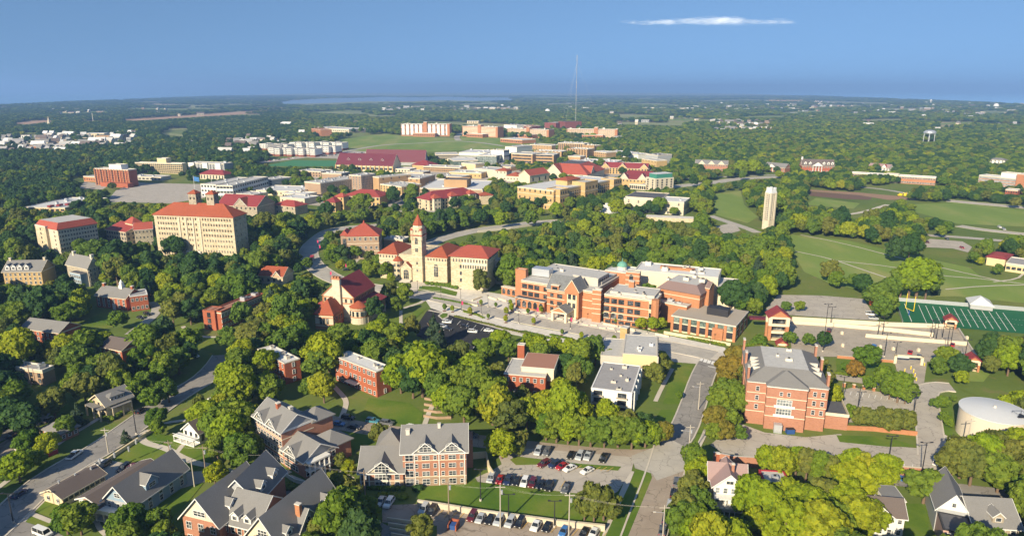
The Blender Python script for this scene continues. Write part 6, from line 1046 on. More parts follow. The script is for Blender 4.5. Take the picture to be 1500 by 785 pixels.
# ================================================================ TREES
ICO_V = None
def ico():
    t = (1+5**.5)/2; v = [(-1, t, 0), (1, t, 0), (-1, -t, 0), (1, -t, 0), (0, -1, t), (0, 1, t), (0, -1, -t), (0, 1, -t), (t, 0, -1), (t, 0, 1), (-t, 0, -1), (-t, 0, 1)]
    v = [np.array(p)/np.linalg.norm(p) for p in v]
    f = [(0, 11, 5), (0, 5, 1), (0, 1, 7), (0, 7, 10), (0, 10, 11), (1, 5, 9), (5, 11, 4), (11, 10, 2), (10, 7, 6), (7, 1, 8), (3, 9, 4), (3, 4, 2), (3, 2, 6), (3, 6, 8), (3, 8, 9), (4, 9, 5), (2, 4, 11), (6, 2, 10), (8, 6, 7), (9, 8, 1)]
    g = []; mid = {}
    def m(a, b):
        k = (min(a, b), max(a, b))
        if k not in mid: p = v[a]+v[b]; v.append(p/np.linalg.norm(p)); mid[k] = len(v)-1
        return mid[k]
    for a, b, c in f: x, y, z = m(a, b), m(b, c), m(c, a); g += [(a, x, z), (b, y, x), (c, z, y), (x, y, z)]
    return np.array(v), g
IV, IF = ico()
def crown_mesh(name, leaf, lobes, cards, size, seed, core=.8):
    r = np.random.default_rng(seed); V = []; Fc = []; n = 0
    for (cx, cy_, cz, rad, rz) in lobes:
        jit = 1+.16*r.standard_normal(len(IV))[:, None]
        v = IV*jit*np.array([rad*core, rad*core, rz*core])+np.array([cx, cy_, cz]); V.append(v); Fc += [(a+n, b+n, c+n) for a, b, c in IF]; n += len(v)
        k = int(cards*(rad*rad)/4.0)
        d = r.standard_normal((k, 3)); d[:, 2] += .25; d /= np.linalg.norm(d, axis=1)[:, None]
        bump = 1+.14*np.sin(5*d[:, :1]+seed)*np.cos(6*d[:, 1:2])
        p = d*np.array([rad, rad, rz])*(.84+.3*r.random((k, 1)))*bump+np.array([cx, cy_, cz])
        nn = d+.38*r.standard_normal((k, 3)); nn /= np.linalg.norm(nn, axis=1)[:, None]
        t = np.cross(nn, r.standard_normal((k, 3))); t /= np.linalg.norm(t, axis=1)[:, None]; u = np.cross(nn, t)
        s = (size*(.6+.8*r.random((k, 1)))); s2 = s*(.6+.5*r.random((k, 1)))
        q = np.stack([p-t*s-u*s2*.4, p+t*s*.3-u*s2, p+t*s+u*s2*.5, p-t*s*.4+u*s2], 1).reshape(-1, 3)
        V.append(q); Fc += [(n+4*i, n+4*i+1, n+4*i+2, n+4*i+3) for i in range(k)]; n += 4*k
    me = bpy.data.meshes.new(name); me.from_pydata(np.concatenate(V).tolist(), [], Fc); me.materials.append(MATS[leaf]); me.update(); return me
def broad(seed, h=11.0, r=4.6, n=11, squash=.95):
    q = np.random.default_rng(seed); k = q.uniform(.85, 1.15); L = [(0, 0, h*.60, r*.60, h*.24), (q.uniform(-.8, .8), q.uniform(-.8, .8), h*.72, r*.42, r*.42)]; m = n*2+2
    bias = q.random()*6.28; ecc = q.uniform(.1, .35); tall = q.uniform(.85, 1.15)
    for i in range(m):
        t = (i+.5)/m; z_ = 1-1.75*t; a = i*2.4+q.random()*.6; rr = math.sqrt(max(0, 1-z_*z_))*q.uniform(.70, 1.12)*(1+ecc*math.cos(a-bias)); s = r*q.uniform(.19, .40)
        if q.random() < .12: continue
        z_ *= tall
        L.append((r*.72*rr*math.cos(a)*k, r*.72*rr*math.sin(a)/k, h*.60+h*.30*z_*q.uniform(.9, 1.08), s, s*squash*.85))
    return L
def broad_old(seed, h=11.0, r=4.6, n=11, squash=.95):
    q = np.random.default_rng(seed); L = [(0, 0, h*.62, r*.72, r*.72)]
    for i in range(n):
        a = i*2.4+q.random(); t = (i+.5)/n; z = h*(.36+.5*t); rr = r*.62*math.sin(math.pi*(.22+.66*t))
        s = r*(.36+.2*q.random()); L.append((rr*math.cos(a)*1.05, rr*math.sin(a)*1.05, z, s, s*squash))
    return L
def trunk_mesh(name, h, r0, limbs, seed, m='bark'):
    q = random.Random(seed); b = MB(); b.cone(0, 0, -.5, h*.4, r0*1.25, r0*.8, m, 8); b.cone(.0, 0, h*.4, h*.75, r0*.8, r0*.3, m, 6)
    for i in range(limbs):
        a = i*6.28/limbs+q.random(); z = h*(.28+.06*i); b.bar((0, 0, z), (math.cos(a)*h*.22, math.sin(a)*h*.22, z+h*.25), r0*.7, m, 5)
    return b.mesh(name)
KIND = {}   # kind -> (name, adjective phrase, [(crown, trunk, height, radius)])
def variants(kind, name, adj, leaf, seeds, **k):
    out = []
    for s in seeds:
        h = k.get('h', 11); r = k.get('r', 4.6)
        L = k['fn'](s) if 'fn' in k else broad(s, h, r, k.get('n', 11), k.get('sq', .95))
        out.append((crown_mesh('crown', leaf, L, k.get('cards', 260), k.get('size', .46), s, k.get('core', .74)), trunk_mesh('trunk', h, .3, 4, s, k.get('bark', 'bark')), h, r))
    KIND[kind] = (name, adj, out)
def conifer(s):
    q = np.random.default_rng(s); L = []
    for i in range(9):
        t = i/8; rr = 3.1*(1-t)**.8+.25
        for j in range(3 if t < .8 else 1): a = q.random()*6.28+j*2.1; L.append((rr*.45*math.cos(a), rr*.45*math.sin(a), 1.6+t*9.5, rr*.62, .85))
    return L
def column(s):
    return [(0, 0, 1.2+i*1.1, .95-.07*i, 1.0) for i in range(5)]
variants('green', 'broadleaf_tree', 'mid green', 'leaf_green', (1, 2, 3, 21, 22, 23)); variants('dark', 'broadleaf_tree', 'dark green', 'leaf_dark', (4, 5, 24, 25), sq=1.05)
variants('lime', 'broadleaf_tree', 'bright lime green', 'leaf_lime', (6, 7, 8, 26), n=14, size=.36); variants('olive', 'broadleaf_tree', 'dull olive', 'leaf_olive', (9, 10, 27))
variants('autumn', 'autumn_tree', 'orange tinged', 'leaf_autumn', (12,)); variants('spruce', 'conifer_tree', 'grey green conifer', 'leaf_spruce', (13,), fn=conifer, h=11, r=3.2, cards=420, size=.30)
variants('plum', 'ornamental_tree', 'plum purple', 'leaf_plum', (15,), h=7, r=3, n=8); variants('column', 'columnar_shrub', 'narrow columnar', 'leaf_dark', (16,), fn=column, h=6, r=1.0, cards=900, size=.22)
PH = {}
TREES = []    # (x, y, scale, zscale, kind)
def vec_in_poly(X, Y, P):
    c = np.zeros(len(X), bool); n = len(P); j = n-1
    for i in range(n):
        xi, yi = P[i][0], P[i][1]; xj, yj = P[j][0], P[j][1]
        with np.errstate(divide='ignore', invalid='ignore'):
            k = ((yi > Y) != (yj > Y)) & (X < (xj-xi)*(Y-yi)/((yj-yi) if yj != yi else 1e-9)+xi)
        c ^= k; j = i
    return c
def vec_near(X, Y, P, m):
    c = np.zeros(len(X), bool); n = len(P)
    for i in range(n):
        ax, ay = P[i][0], P[i][1]; bx, by = P[(i+1) % n][0], P[(i+1) % n][1]; dx, dy = bx-ax, by-ay; L = dx*dx+dy*dy+1e-9
        t = np.clip(((X-ax)*dx+(Y-ay)*dy)/L, 0, 1); c |= (X-ax-t*dx)**2+(Y-ay-t*dy)**2 < m*m
    return c
def vproj(X, Y, Z):
    Zr = Z-CAMH; q = np.maximum(Y*CP-Zr*SP, 1); return CX+FPX*X/q, CY-FPX*(Y*SP+Zr*CP)/q
def filt(X, Y, rad, hgt, use_guard=True, fine=False):
    ok = np.ones(len(X), bool)
    for P, m, bb in CLEAR:
        k = ok & (X > bb[0]-m-6) & (X < bb[1]+m+6) & (Y > bb[2]-m-6) & (Y < bb[3]+m+6)
        idx = np.nonzero(k)[0]
        if len(idx) == 0: continue
        x, y = X[idx], Y[idx]; bad = vec_in_poly(x, y, P)
        if m > 0: bad |= vec_near(x, y, P, m)
        ok[idx[bad]] = False
    if use_guard:
        for fz, sx in (((.98, 0), (.75, 0), (.5, 0), (.3, 0), (.8, -.6), (.8, .6), (.5, -.85), (.5, .85)) if not fine else [(a_, b_) for a_ in (.97, .82, .66, .5, .34) for b_ in (-.9, -.45, 0, .45, .9) if not (abs(b_) > .8 and (a_ > .9 or a_ < .4))]):
            px, py = vproj(X, Y, hgt*fz); q = np.maximum(Y*CP+CAMH*SP, 1); px = px+sx*rad*FPX/q
            for P, dist, bb in GUARD:
                idx = np.nonzero(ok & (px > bb[0]) & (px < bb[1]) & (py > bb[2]) & (py < bb[3]) & (Y < dist))[0]
                if len(idx) == 0: continue
                bad = vec_in_poly(px[idx], py[idx], P); ok[idx[bad]] = False
    return ok
def in_poly(x, y, P):
    c = False; n = len(P); j = n-1
    for i in range(n):
        xi, yi = P[i][0], P[i][1]; xj, yj = P[j][0], P[j][1]
        if (yi > y) != (yj > y) and x < (xj-xi)*(y-yi)/(yj-yi)+xi: c = not c
        j = i
    return c
# hand placed trees: photo point of the trunk foot, height in metres, kind
MAN = [(704, 430, 13, 'olive'), (592, 446, 11, 'green'), (570, 442, 10, 'olive'), (580, 462, 9, 'green'), (566, 452, 9, 'spruce'), (573, 415, 6, 'lime'), (604, 495, 10, 'olive'), (637, 510, 15, 'spruce'),
 (955, 486, 7, 'lime'), (938, 484, 6, 'lime'), (968, 484, 6, 'lime'), (995, 585, 3, 'green'), (958, 566, 9, 'olive'), (967, 547, 8, 'olive'), (1266, 545, 11, 'green'), (1250, 556, 8, 'autumn'), (1235, 545, 4, 'green'), (1206, 512, 8, 'dark'), (1182, 508, 6, 'green'), (1158, 506, 6, 'green'), (1150, 458, 6, 'green'), (1170, 458, 6, 'green'),
 (1245, 617, 6, 'green'), (1260, 629, 7.6, 'olive'), (1273, 631, 8, 'olive'), (1286, 632, 8, 'olive'), (1299, 633, 8, 'olive'), (1312, 634, 8, 'olive'), (1325, 635, 8, 'olive'), (1290, 575, 10, 'green'), (1302, 585, 10, 'green'), (1314, 590, 11, 'green'), (1325, 592, 9, 'green'), (1272, 573, 6, 'green'), (1372, 552, 8, 'green'), (1378, 600, 5, 'green'), (1382, 540, 9, 'green'), (1403, 552, 9, 'dark'), (1408, 565, 6, 'lime'), (1396, 590, 3, 'green'), (1382, 619, 4, 'green'), (1390, 627, 4, 'green'), (1352, 738, 10, 'green'), (1370, 600, 4, 'green'),
 (870, 764, 10, 'olive'), (884, 762, 9, 'olive'), (856, 762, 8, 'olive'), (1341, 440, 23, 'lime'), (1330, 439, 19, 'green'), (1355, 439, 18, 'green'), (1318, 437, 15, 'green'), (1215, 415, 13, 'olive'), (1222, 424, 10, 'green'), (1250, 424, 9, 'green'), (1262, 432, 12, 'dark'), (1285, 455, 14, 'green'), (1293, 462, 12, 'green'), (1300, 440, 12, 'green'), (1370, 432, 7, 'spruce'),
 (225, 600, 8, 'green'), (185, 648, 4.5, 'spruce'), (232, 640, 6, 'green'), (228, 628, 7, 'green'), (248, 590, 9, 'green'), (305, 635, 11, 'lime'), (322, 655, 13, 'green'), (340, 665, 13, 'lime'), (335, 640, 12, 'green'), (320, 678, 9, 'green'), (316, 712, 7, 'lime'), (294, 602, 6, 'olive'), (372, 725, 8, 'dark'), (388, 720, 8, 'dark'), (500, 735, 9, 'olive'), (512, 745, 8, 'olive'), (545, 766, 7, 'green'), (556, 656, 8, 'olive'), (500, 687, 5, 'olive'), (512, 697, 5, 'lime'), (620, 792, 7, 'olive'), (470, 755, 7, 'green'), (455, 768, 7, 'green'),
 (45, 670, 9, 'green'), (30, 706, 9, 'lime'), (15, 710, 6, 'green'), (72, 668, 8, 'lime'), (52, 690, 6, 'green'), (115, 625, 8, 'spruce'), (100, 640, 7, 'green'), (38, 640, 12, 'dark'), (20, 630, 11, 'dark'), (120, 783, 8, 'green'), (100, 783, 8, 'green'), (150, 600, 6, 'green'), (165, 607, 5, 'green'), (200, 588, 9, 'green'), (215, 580, 9, 'green'), (180, 800, 9, 'green'), (200, 790, 9, 'green'), (230, 785, 7, 'green'), (245, 800, 7, 'green'), (195, 812, 8, 'green'),
 (1120, 694, 8.8, 'lime'), (1140, 701, 9.6, 'lime'), (1165, 697, 8.8, 'lime'), (1180, 704, 9.6, 'olive'), (1197, 709, 9.6, 'green'), (1212, 712, 8.8, 'olive'), (1245, 704, 9.6, 'lime'), (1262, 716, 10.4, 'lime'), (1280, 726, 9.6, 'lime'), (1290, 709, 8.8, 'lime'), (1230, 729, 8.8, 'green'), (1245, 738, 12, 'lime'), (1100, 762, 12, 'lime'), (1120, 775, 12, 'lime'), (1140, 785, 10, 'green'), (1160, 770, 12, 'lime'), (1180, 785, 13, 'lime'), (1200, 765, 11, 'olive'), (1215, 785, 10, 'autumn'), (1235, 775, 13, 'lime'), (1250, 800, 13, 'lime'), (1270, 790, 10, 'lime'), (1215, 800, 12, 'green'), (1110, 800, 10, 'lime'), (1055, 800, 8, 'lime'), (1085, 795, 7, 'green'),
 (1015, 700, 10, 'green'), (1022, 720, 10, 'lime'), (1010, 745, 10, 'olive'), (1018, 765, 10, 'green'), (995, 790, 10, 'green'), (1020, 790, 10, 'green'), (1038, 775, 7, 'green'), (1005, 772, 10, 'olive'),
 (1390, 705, 11, 'olive'), (1405, 700, 12, 'olive'), (1420, 712, 12, 'olive'), (1440, 700, 13, 'lime'), (1455, 690, 12, 'olive'), (1470, 705, 13, 'olive'), (1485, 690, 13, 'lime'), (1495, 715, 12, 'olive'), (1460, 722, 11, 'green'), (1510, 700, 12, 'olive'), (1498, 745, 9, 'green'),
 (1060, 650, 8, 'autumn'), (1048, 632, 9, 'autumn'), (1052, 612, 10, 'green'), (1062, 598, 11, 'green'), (1060, 580, 10, 'autumn'), (1070, 565, 12, 'autumn'), (1080, 545, 11, 'autumn'), (1075, 600, 10, 'green'), (1088, 572, 10, 'olive'), (1068, 630, 8, 'green'), (1085, 612, 10, 'green'), (1045, 650, 7, 'green'), (1078, 648, 6, 'green'),
 (750, 668, 7, 'olive'), (735, 672, 9, 'lime'), (762, 663, 7, 'olive'), (972, 652, 8, 'autumn'), (958, 655, 8, 'green'), (945, 655, 9, 'lime'), (925, 658, 10, 'green'), (905, 655, 10, 'green'), (885, 655, 10, 'green'), (865, 655, 10, 'green'), (848, 652, 10, 'green'), (832, 650, 10, 'lime'), (815, 648, 10, 'green'), (800, 645, 9, 'green'),
 (452, 396, 8, 'green'), (428, 385, 6, 'green'), (440, 395, 6, 'green'), (520, 380, 9, 'green'), (541, 386, 8, 'olive'), (483, 358, 10, 'green'), (478, 372, 10, 'dark'), (490, 375, 10, 'olive'), (495, 388, 7, 'green'), (505, 395, 8, 'dark'), (515, 398, 7, 'green'), (558, 402, 6, 'spruce'), (424, 374, 7, 'green'), (533, 404, 5, 'dark'),
 (140, 396, 18, 'green'), (175, 400, 19, 'dark'), (158, 395, 14, 'dark'), (1310, 385, 16, 'dark'), (1330, 382, 18, 'dark'), (1298, 350, 15, 'dark'), (1210, 232, 14, 'lime'), (1140, 262, 10, 'lime'), (1087, 258, 20, 'lime'), (1102, 258, 21, 'lime'), (1150, 300, 15, 'green'), (1005, 287, 7, 'plum'),
 (815, 322, 15, 'lime'), (800, 306, 13, 'dark'), (905, 318, 15, 'lime'), (953, 314, 12, 'dark'), (986, 317, 8, 'green'), (825, 258, 16, 'green'), (745, 310, 12, 'olive'), (1068, 262, 12, 'green'), (1015, 275, 14, 'dark'), (1035, 280, 12, 'green'),
 (530, 318, 20, 'green'), (518, 312, 12, 'green'), (480, 322, 15, 'dark'), (555, 316, 10, 'olive'), (575, 300, 17, 'dark'), (605, 296, 17, 'green'), (540, 300, 11, 'olive')]
FILL = [(640, 598, 14, 'green'), (603, 598, 15, 'green'), (585, 588, 14, 'dark'), (622, 572, 14, 'green'), (657, 612, 11, 'lime'), (680, 626, 14, 'green'), (702, 640, 13, 'lime'), (667, 590, 14, 'green'), (722, 622, 15, 'green'), (745, 640, 12, 'olive'), (700, 600, 15, 'green'), (690, 568, 13, 'lime'), (732, 594, 12, 'green'), (772, 628, 11, 'lime'), (765, 604, 9, 'olive'), (795, 622, 11, 'lime'), (822, 622, 11, 'green'), (842, 606, 9, 'lime'), (650, 558, 12, 'green'), (606, 556, 12, 'dark'), (625, 540, 11, 'green'), (672, 545, 12, 'olive'), (845, 570, 12, 'green'), (828, 560, 11, 'dark'), (850, 545, 13, 'green'), (872, 535, 12, 'green'), (790, 525, 10, 'lime'), (812, 528, 10, 'lime'), (775, 518, 9, 'lime'), (732, 520, 11, 'lime'), (745, 530, 10, 'green'), (712, 535, 11, 'green'), (835, 530, 10, 'lime'),
 (200, 545, 14, 'green'), (232, 552, 12, 'olive'), (180, 540, 13, 'green'), (150, 548, 12, 'lime'), (215, 522, 13, 'green'), (252, 532, 13, 'olive'), (263, 548, 11, 'green'), (112, 548, 12, 'green'), (98, 530, 12, 'lime'), (275, 525, 13, 'green'), (240, 505, 12, 'dark'), (130, 528, 13, 'green'), (352, 562, 14, 'green'), (337, 582, 13, 'lime'), (362, 592, 11, 'green'), (345, 522, 12, 'green'), (472, 560, 14, 'green'), (457, 582, 13, 'green'), (482, 545, 11, 'olive'), (440, 590, 10, 'green'), (475, 590, 11, 'lime'), (360, 540, 12, 'lime'),
 (430, 500, 12, 'lime'), (455, 505, 12, 'green'), (480, 508, 12, 'lime'), (505, 510, 12, 'green'), (530, 506, 12, 'lime'), (555, 508, 12, 'lime'), (580, 512, 12, 'green'), (475, 491, 11, 'green'), (520, 491, 11, 'lime'), (546, 494, 10, 'lime'), (410, 490, 12, 'green'), (392, 480, 12, 'olive'), (398, 455, 12, 'green'), (430, 460, 12, 'green'), (446, 476, 12, 'lime'), (425, 440, 12, 'dark'), (392, 432, 11, 'olive'), (575, 540, 12, 'olive'), (500, 512, 11, 'green'), (420, 478, 12, 'lime'),
 (15, 590, 12, 'dark'), (60, 600, 10, 'dark'), (95, 598, 9, 'lime'), (45, 585, 11, 'dark'), (10, 560, 11, 'dark'), (10, 440, 13, 'lime'), (30, 452, 12, 'green'), (60, 455, 12, 'olive'), (105, 450, 14, 'dark'), (125, 440, 15, 'green'), (85, 425, 15, 'green'), (70, 415, 13, 'dark'), (40, 425, 12, 'lime'), (185, 480, 11, 'autumn'), (172, 484, 9, 'green'), (255, 478, 13, 'olive'), (270, 465, 12, 'olive')]
def hides(px, py, h):
    P = G(px, py); r_ = h*.42; q = P.y*CP+CAMH*SP
    for fz in (.95, .75, .55, .35):
        for sx in (-.8, -.4, 0, .4, .8):
            x_, y_ = proj(P.x, P.y, h*fz); x_ += sx*r_*FPX/q
            for gi_ in GUARDB:
                g_, dist, bb = GUARD[gi_]
                if P.y < dist and bb[0] < x_ < bb[1] and bb[2] < y_ < bb[3] and in_poly(x_, y_, g_): return True
    return any(in_poly(P.x, P.y, c_[0]) for c_ in CLEAR)
MAN += [t for t in FILL if not hides(*t[:3])]
for px, py, h, k in MAN:
    P = G(px, py); v = KIND[k][2][0]; s = h/v[2]*1.06; TREES.append((P.x, P.y, s*random.uniform(.95, 1.15), s, k))
for i in range(9):   # columnar shrubs along the field fence
    P = G(1395+i*9 if i < 5 else 1445+i*9, 440+i*1.0); TREES.append((P.x, P.y, 1.1, 1.1, 'column'))
# natural woods: dart throwing on a jittered lattice, keeping streets, lawns and sight lines free
def lattice(y0, y1, sp):
    xs = []; y = y0
    while y < y1:
        hw = (y*CP+CAMH*SP)*.98+30; n = int(2*hw/sp)
        x = -hw+np.arange(n)*sp+rng.uniform(-.42, .42, n)*sp+(sp/2 if int(y/sp) % 2 else 0); xs.append(np.stack([x, y+rng.uniform(-.4, .4, n)*sp], 1)); y += sp*.87
    return np.concatenate(xs)
near = lattice(88, 640, 7.9); far_ = []
y = 640
for y0, y1, sp in ((640, 1000, 9), (1000, 1500, 10.5), (1500, 2200, 13), (2200, 3200, 18), (3200, 4600, 25), (4600, 7000, 40), (7000, 12000, 70)): far_.append((lattice(y0, y1, sp), sp))
# open ground in the far country: keep patches free where the photograph shows town and fields
T2 = np.array([(t[0], t[1]) for t in TREES])
rad = 4.6*rng.uniform(.75, 1.2, len(near)); hgt = rad*2.35
rad *= rng.choice([.8, 1, 1.25, 1.45], len(near), p=(.25, .4, .25, .1)); hgt = rad*2.35
ok = filt(near[:, 0], near[:, 1], rad, hgt, True, True); near = near[ok]; rad = rad[ok]
D = ((near[:, None, :]-T2[None])**2).sum(2).min(1); k_ = D > 4.2**2; near = near[k_]; rad = rad[k_]
PX, PY = vproj(near[:, 0], near[:, 1], 0); k_ = ~((PX > 380) & (PX < 965) & (PY < 325) & (PY > 225) & (rng.random(len(near)) < .45)); near = near[k_]; rad = rad[k_]
PX, PY = vproj(near[:, 0], near[:, 1], 0)
rad = np.where((PY < 335) & (PX > 250) & (PX < 960), rad*.78, rad)
def wood_kind(px, py, r_):
    if py > 470 and px < 260: w_ = (.42, .26, .16, .13, 0)
    elif 700 < px < 1100 and 330 < py < 420: w_ = (.42, .26, .10, .20, 0)
    elif py > 440 and 280 < px < 980: w_ = (.42, .10, .30, .16, 0)
    elif py > 560: w_ = (.35, .08, .40, .15, .01)
    elif px < 450: w_ = (.34, .38, .10, .16, 0)
    else: w_ = (.42, .26, .14, .16, 0)
    c = np.cumsum(w_); return ('green', 'dark', 'lime', 'olive', 'autumn')[int(np.searchsorted(c, r_*c[-1]))]
fr = 1.0
for (x, y), r_, px, py in zip(near, rad, PX, PY):
    if -260 < px < 1760 and rng.random() < .97:
        k = 'spruce' if rng.random() < .04 else wood_kind(px, py, rng.random()); s = r_/4.6; TREES.append((x, y, s, s*rng.uniform(.9, 1.15), k))
print('near trees', len(TREES), 'guards', len(GUARD), 'clears', len(CLEAR))
# individual trees: the 300 that show largest
def show(t):
    x, y, s, zs, k = t; px, py = proj(x, y, 0); v = KIND[k][2][0]; q = y*CP+CAMH*SP
    if px < -20 or px > 1520 or py > 850: return -1
    return s*zs*v[2]*v[3]/(q*q)*(1 if py < 800 else .5)
man = TREES[:len(MAN)]
order = sorted(range(len(TREES)), key=lambda i: -show(TREES[i])); indiv = set(order[:298])
PROTO = {k: [] for k in KIND}
LABELQ = []
def add_tree(t, i):
    x, y, s, zs, k = t; name, adj, vs = KIND[k]; v = vs[i % len(vs)]
    root = link(name, None, M=Matrix.Translation((x, y, 0)) @ Matrix.Rotation(random.uniform(0, 6.28), 4, 'Z') @ Matrix.Diagonal((s*random.uniform(.85, 1.2), s*random.uniform(.85, 1.15), zs, 1)))
    c = link('crown', v[0], root); link('trunk', v[1], root); tag(root, None, 'tree', 'trees of the campus' if k != 'column' else 'columnar shrubs'); LABELQ.append((root, adj+(' tree' if k != 'column' else ' shrub'), x, y)); return c
cnt = 0; REST = []
for i, t in enumerate(TREES):
    if i in indiv: add_tree(t, cnt); cnt += 1
    else: REST.append((t[0], t[1], t[2], t[3], t[4]))
# ---- far woods: one mass of instanced crowns
FK = ['green', 'dark', 'olive', 'lime']
for L_, sp in far_:
    r_ = sp*.5*rng.uniform(.8, 1.25, len(L_)); h_ = np.minimum(r_*2.2, 13)*rng.uniform(.9, 1.1, len(L_)); okf = filt(L_[:, 0], L_[:, 1], r_, h_, True)
    okf &= rng.random(len(L_)) < (.93 if sp < 14 else .88)
    Lx = L_[okf]; r_ = r_[okf]; h_ = h_[okf]; PX, PY = vproj(Lx[:, 0], Lx[:, 1], 0)
    ks = np.where(PX < 430, rng.choice(4, len(Lx), p=(.16, .76, .07, .01)), rng.choice(4, len(Lx), p=(.42, .36, .14, .08)))
    tone = np.sin(Lx[:, 0]*.006+1.3)*np.cos(Lx[:, 1]*.0045)
    # clearings of the far country
    keep = np.ones(len(Lx), bool)
    if sp >= 13:
        v_ = np.sin(Lx[:, 0]*.0041+2)*np.sin(Lx[:, 1]*.0033+.7)+.5*np.sin(Lx[:, 0]*.011+Lx[:, 1]*.007); keep = v_ < (.8 if sp < 20 else .62 if sp < 30 else .5)
    # town patches stay open
    for (x0, x1, y0, y1, dn) in TOWNS:
        k = (PX > x0) & (PX < x1) & (PY > y0) & (PY < y1) & (rng.random(len(Lx)) > dn); keep &= ~k
    edge_y = np.interp(PX, [p[0] for p in prof], [p[1] for p in prof]); keep &= (PY > edge_y+.4) & (PX > -260) & (PX < 1760)
    for x, y, a_, h2, kk in zip(Lx[keep, 0], Lx[keep, 1], r_[keep], h_[keep], ks[keep]): REST.append((x, y, a_/4.6, h2/11, FK[kk]))
print('mass trees', len(REST))
REST = [t for t in REST if proj(t[0], t[1], 0)[1] < 1100]
me = bpy.data.meshes.new('woods'); me.from_pydata([(t[0], t[1], 0) for t in REST], [], [])
flat = [(k, vi) for k in KIND for vi in range(len(KIND[k][2]))]; idx = {f_: i for i, f_ in enumerate(flat)}
at = me.attributes.new('variant', 'INT', 'POINT'); at.data.foreach_set('value', [idx[(t[4], i % len(KIND[t[4]][2]))] for i, t in enumerate(REST)])
at = me.attributes.new('size', 'FLOAT_VECTOR', 'POINT'); at.data.foreach_set('vector', np.array([(t[2]*random.uniform(.82, 1.2), t[2]*random.uniform(.85, 1.15), t[3]) for t in REST]).ravel())
at = me.attributes.new('turn', 'FLOAT', 'POINT'); at.data.foreach_set('value', rng.uniform(0, 6.28, len(REST)))
woods = link('woods', me); tag(woods, kind='stuff')
ng = bpy.data.node_groups.new('woods', 'GeometryNodeTree'); ng.interface.new_socket('Geometry', in_out='INPUT', socket_type='NodeSocketGeometry'); ng.interface.new_socket('Geometry', in_out='OUTPUT', socket_type='NodeSocketGeometry')
gi = ng.nodes.new('NodeGroupInput'); go = ng.nodes.new('NodeGroupOutput'); jn = ng.nodes.new('GeometryNodeJoinGeometry')
def named(nm, dt): n = ng.nodes.new('GeometryNodeInputNamedAttribute'); n.data_type = dt; n.inputs[0].default_value = nm; return n.outputs[0]
va, sz, tn = named('variant', 'INT'), named('size', 'FLOAT_VECTOR'), named('turn', 'FLOAT'); cx_ = ng.nodes.new('ShaderNodeCombineXYZ'); ng.links.new(tn, cx_.inputs[2])
crowns = {}
for o in COL.objects:
    if o.name.split('.')[0] == 'crown': crowns.setdefault(o.data.name, o)
for (k, vi), i in idx.items():
    md = KIND[k][2][vi][0]; src = crowns.get(md.name)
    if src is None: continue
    oi = ng.nodes.new('GeometryNodeObjectInfo'); oi.inputs[0].default_value = src; oi.inputs['As Instance'].default_value = True; oi.transform_space = 'ORIGINAL'
    cp = ng.nodes.new('FunctionNodeCompare'); cp.data_type = 'INT'; cp.operation = 'EQUAL'; ng.links.new(va, cp.inputs[2]); cp.inputs[3].default_value = i
    ip = ng.nodes.new('GeometryNodeInstanceOnPoints'); ng.links.new(gi.outputs[0], ip.inputs['Points']); ng.links.new(cp.outputs[0], ip.inputs['Selection']); ng.links.new(oi.outputs['Geometry'], ip.inputs['Instance']); ng.links.new(cx_.outputs[0], ip.inputs['Rotation']); ng.links.new(sz, ip.inputs['Scale']); ng.links.new(ip.outputs[0], jn.inputs[0])
ng.links.new(jn.outputs[0], go.inputs[0]); md_ = woods.modifiers.new('woods', 'NODES'); md_.node_group = ng
# ================================================================ LOW PLANTING
def hedge(label, pts, w_, h_, m='leaf_green', group=None):
    P = [G(*p) for p in pts]; P0 = P[0]; r = np.random.default_rng(int(abs(P0.x*7+P0.y*3))); V = []; Fc = []; n = 0
    L = []
    for a_, b_ in zip(P, P[1:]):
        k = max(1, int((b_-a_).length/(w_*.7)))
        for i in range(k+1): q = a_.lerp(b_, i/k); L.append((q.x-P0.x, q.y-P0.y, h_*.45, w_*.55, h_*.55))
    me = crown_mesh('foliage', m, L, 160/(w_*w_*.3+.01)*(w_*w_*.3)*.9, .22, int(r.integers(99)), .9); o = link('hedge', me, M=Matrix.Translation(P0)); tag(o, label, 'hedge', group)
hedge('clipped green hedge in front of the towered limestone hall', [(626, 417), (640, 418.5), (655, 420), (668, 423)], 3, 2.2); hedge('narrow planted bed between museum lawn and boulevard', [(636, 437), (660, 441), (690, 447)], 1.6, .8)
hedge('long low planting strip between boulevard and dark lot, left half', [(668, 464), (700, 472), (722, 477)], 2.0, .8, 'leaf_olive'); hedge('short planting bed above the dark lot entrance island', [(680, 457), (700, 462), (708, 466)], 1.6, .7); hedge('long low planting strip between boulevard and dark lot, right half', [(728, 479), (750, 484), (772, 489)], 2.0, .8, 'leaf_olive'); hedge('grassy bed opposite the union entrance, left one', [(768, 487), (785, 491), (800, 495)], 3, .8); hedge('second small bed opposite the union entrance', [(808, 491), (832, 496)], 2, .7)
hedge('low hedge row in front of the flat-roofed restaurant wing', [(1010, 495), (1030, 500), (1060, 505)], 2.4, 1.0); hedge('hedge strip on the lawn by the near deck edge', [(1228, 548), (1255, 551), (1280, 556)], 2.4, 1.3)
hedge('clipped hedge at the foot of the twin gabled brick hall', [(540, 715.5), (575, 717), (590, 717)], 1.6, 1.3); hedge('shrubs at the corner of the porch-fronted brick hall', [(385, 680), (400, 690), (410, 698)], 1.8, 1.4); hedge('round bush at the corner of the twin gabled brick hall', [(609, 718), (614, 718)], 2.2, 1.8, 'leaf_dark')
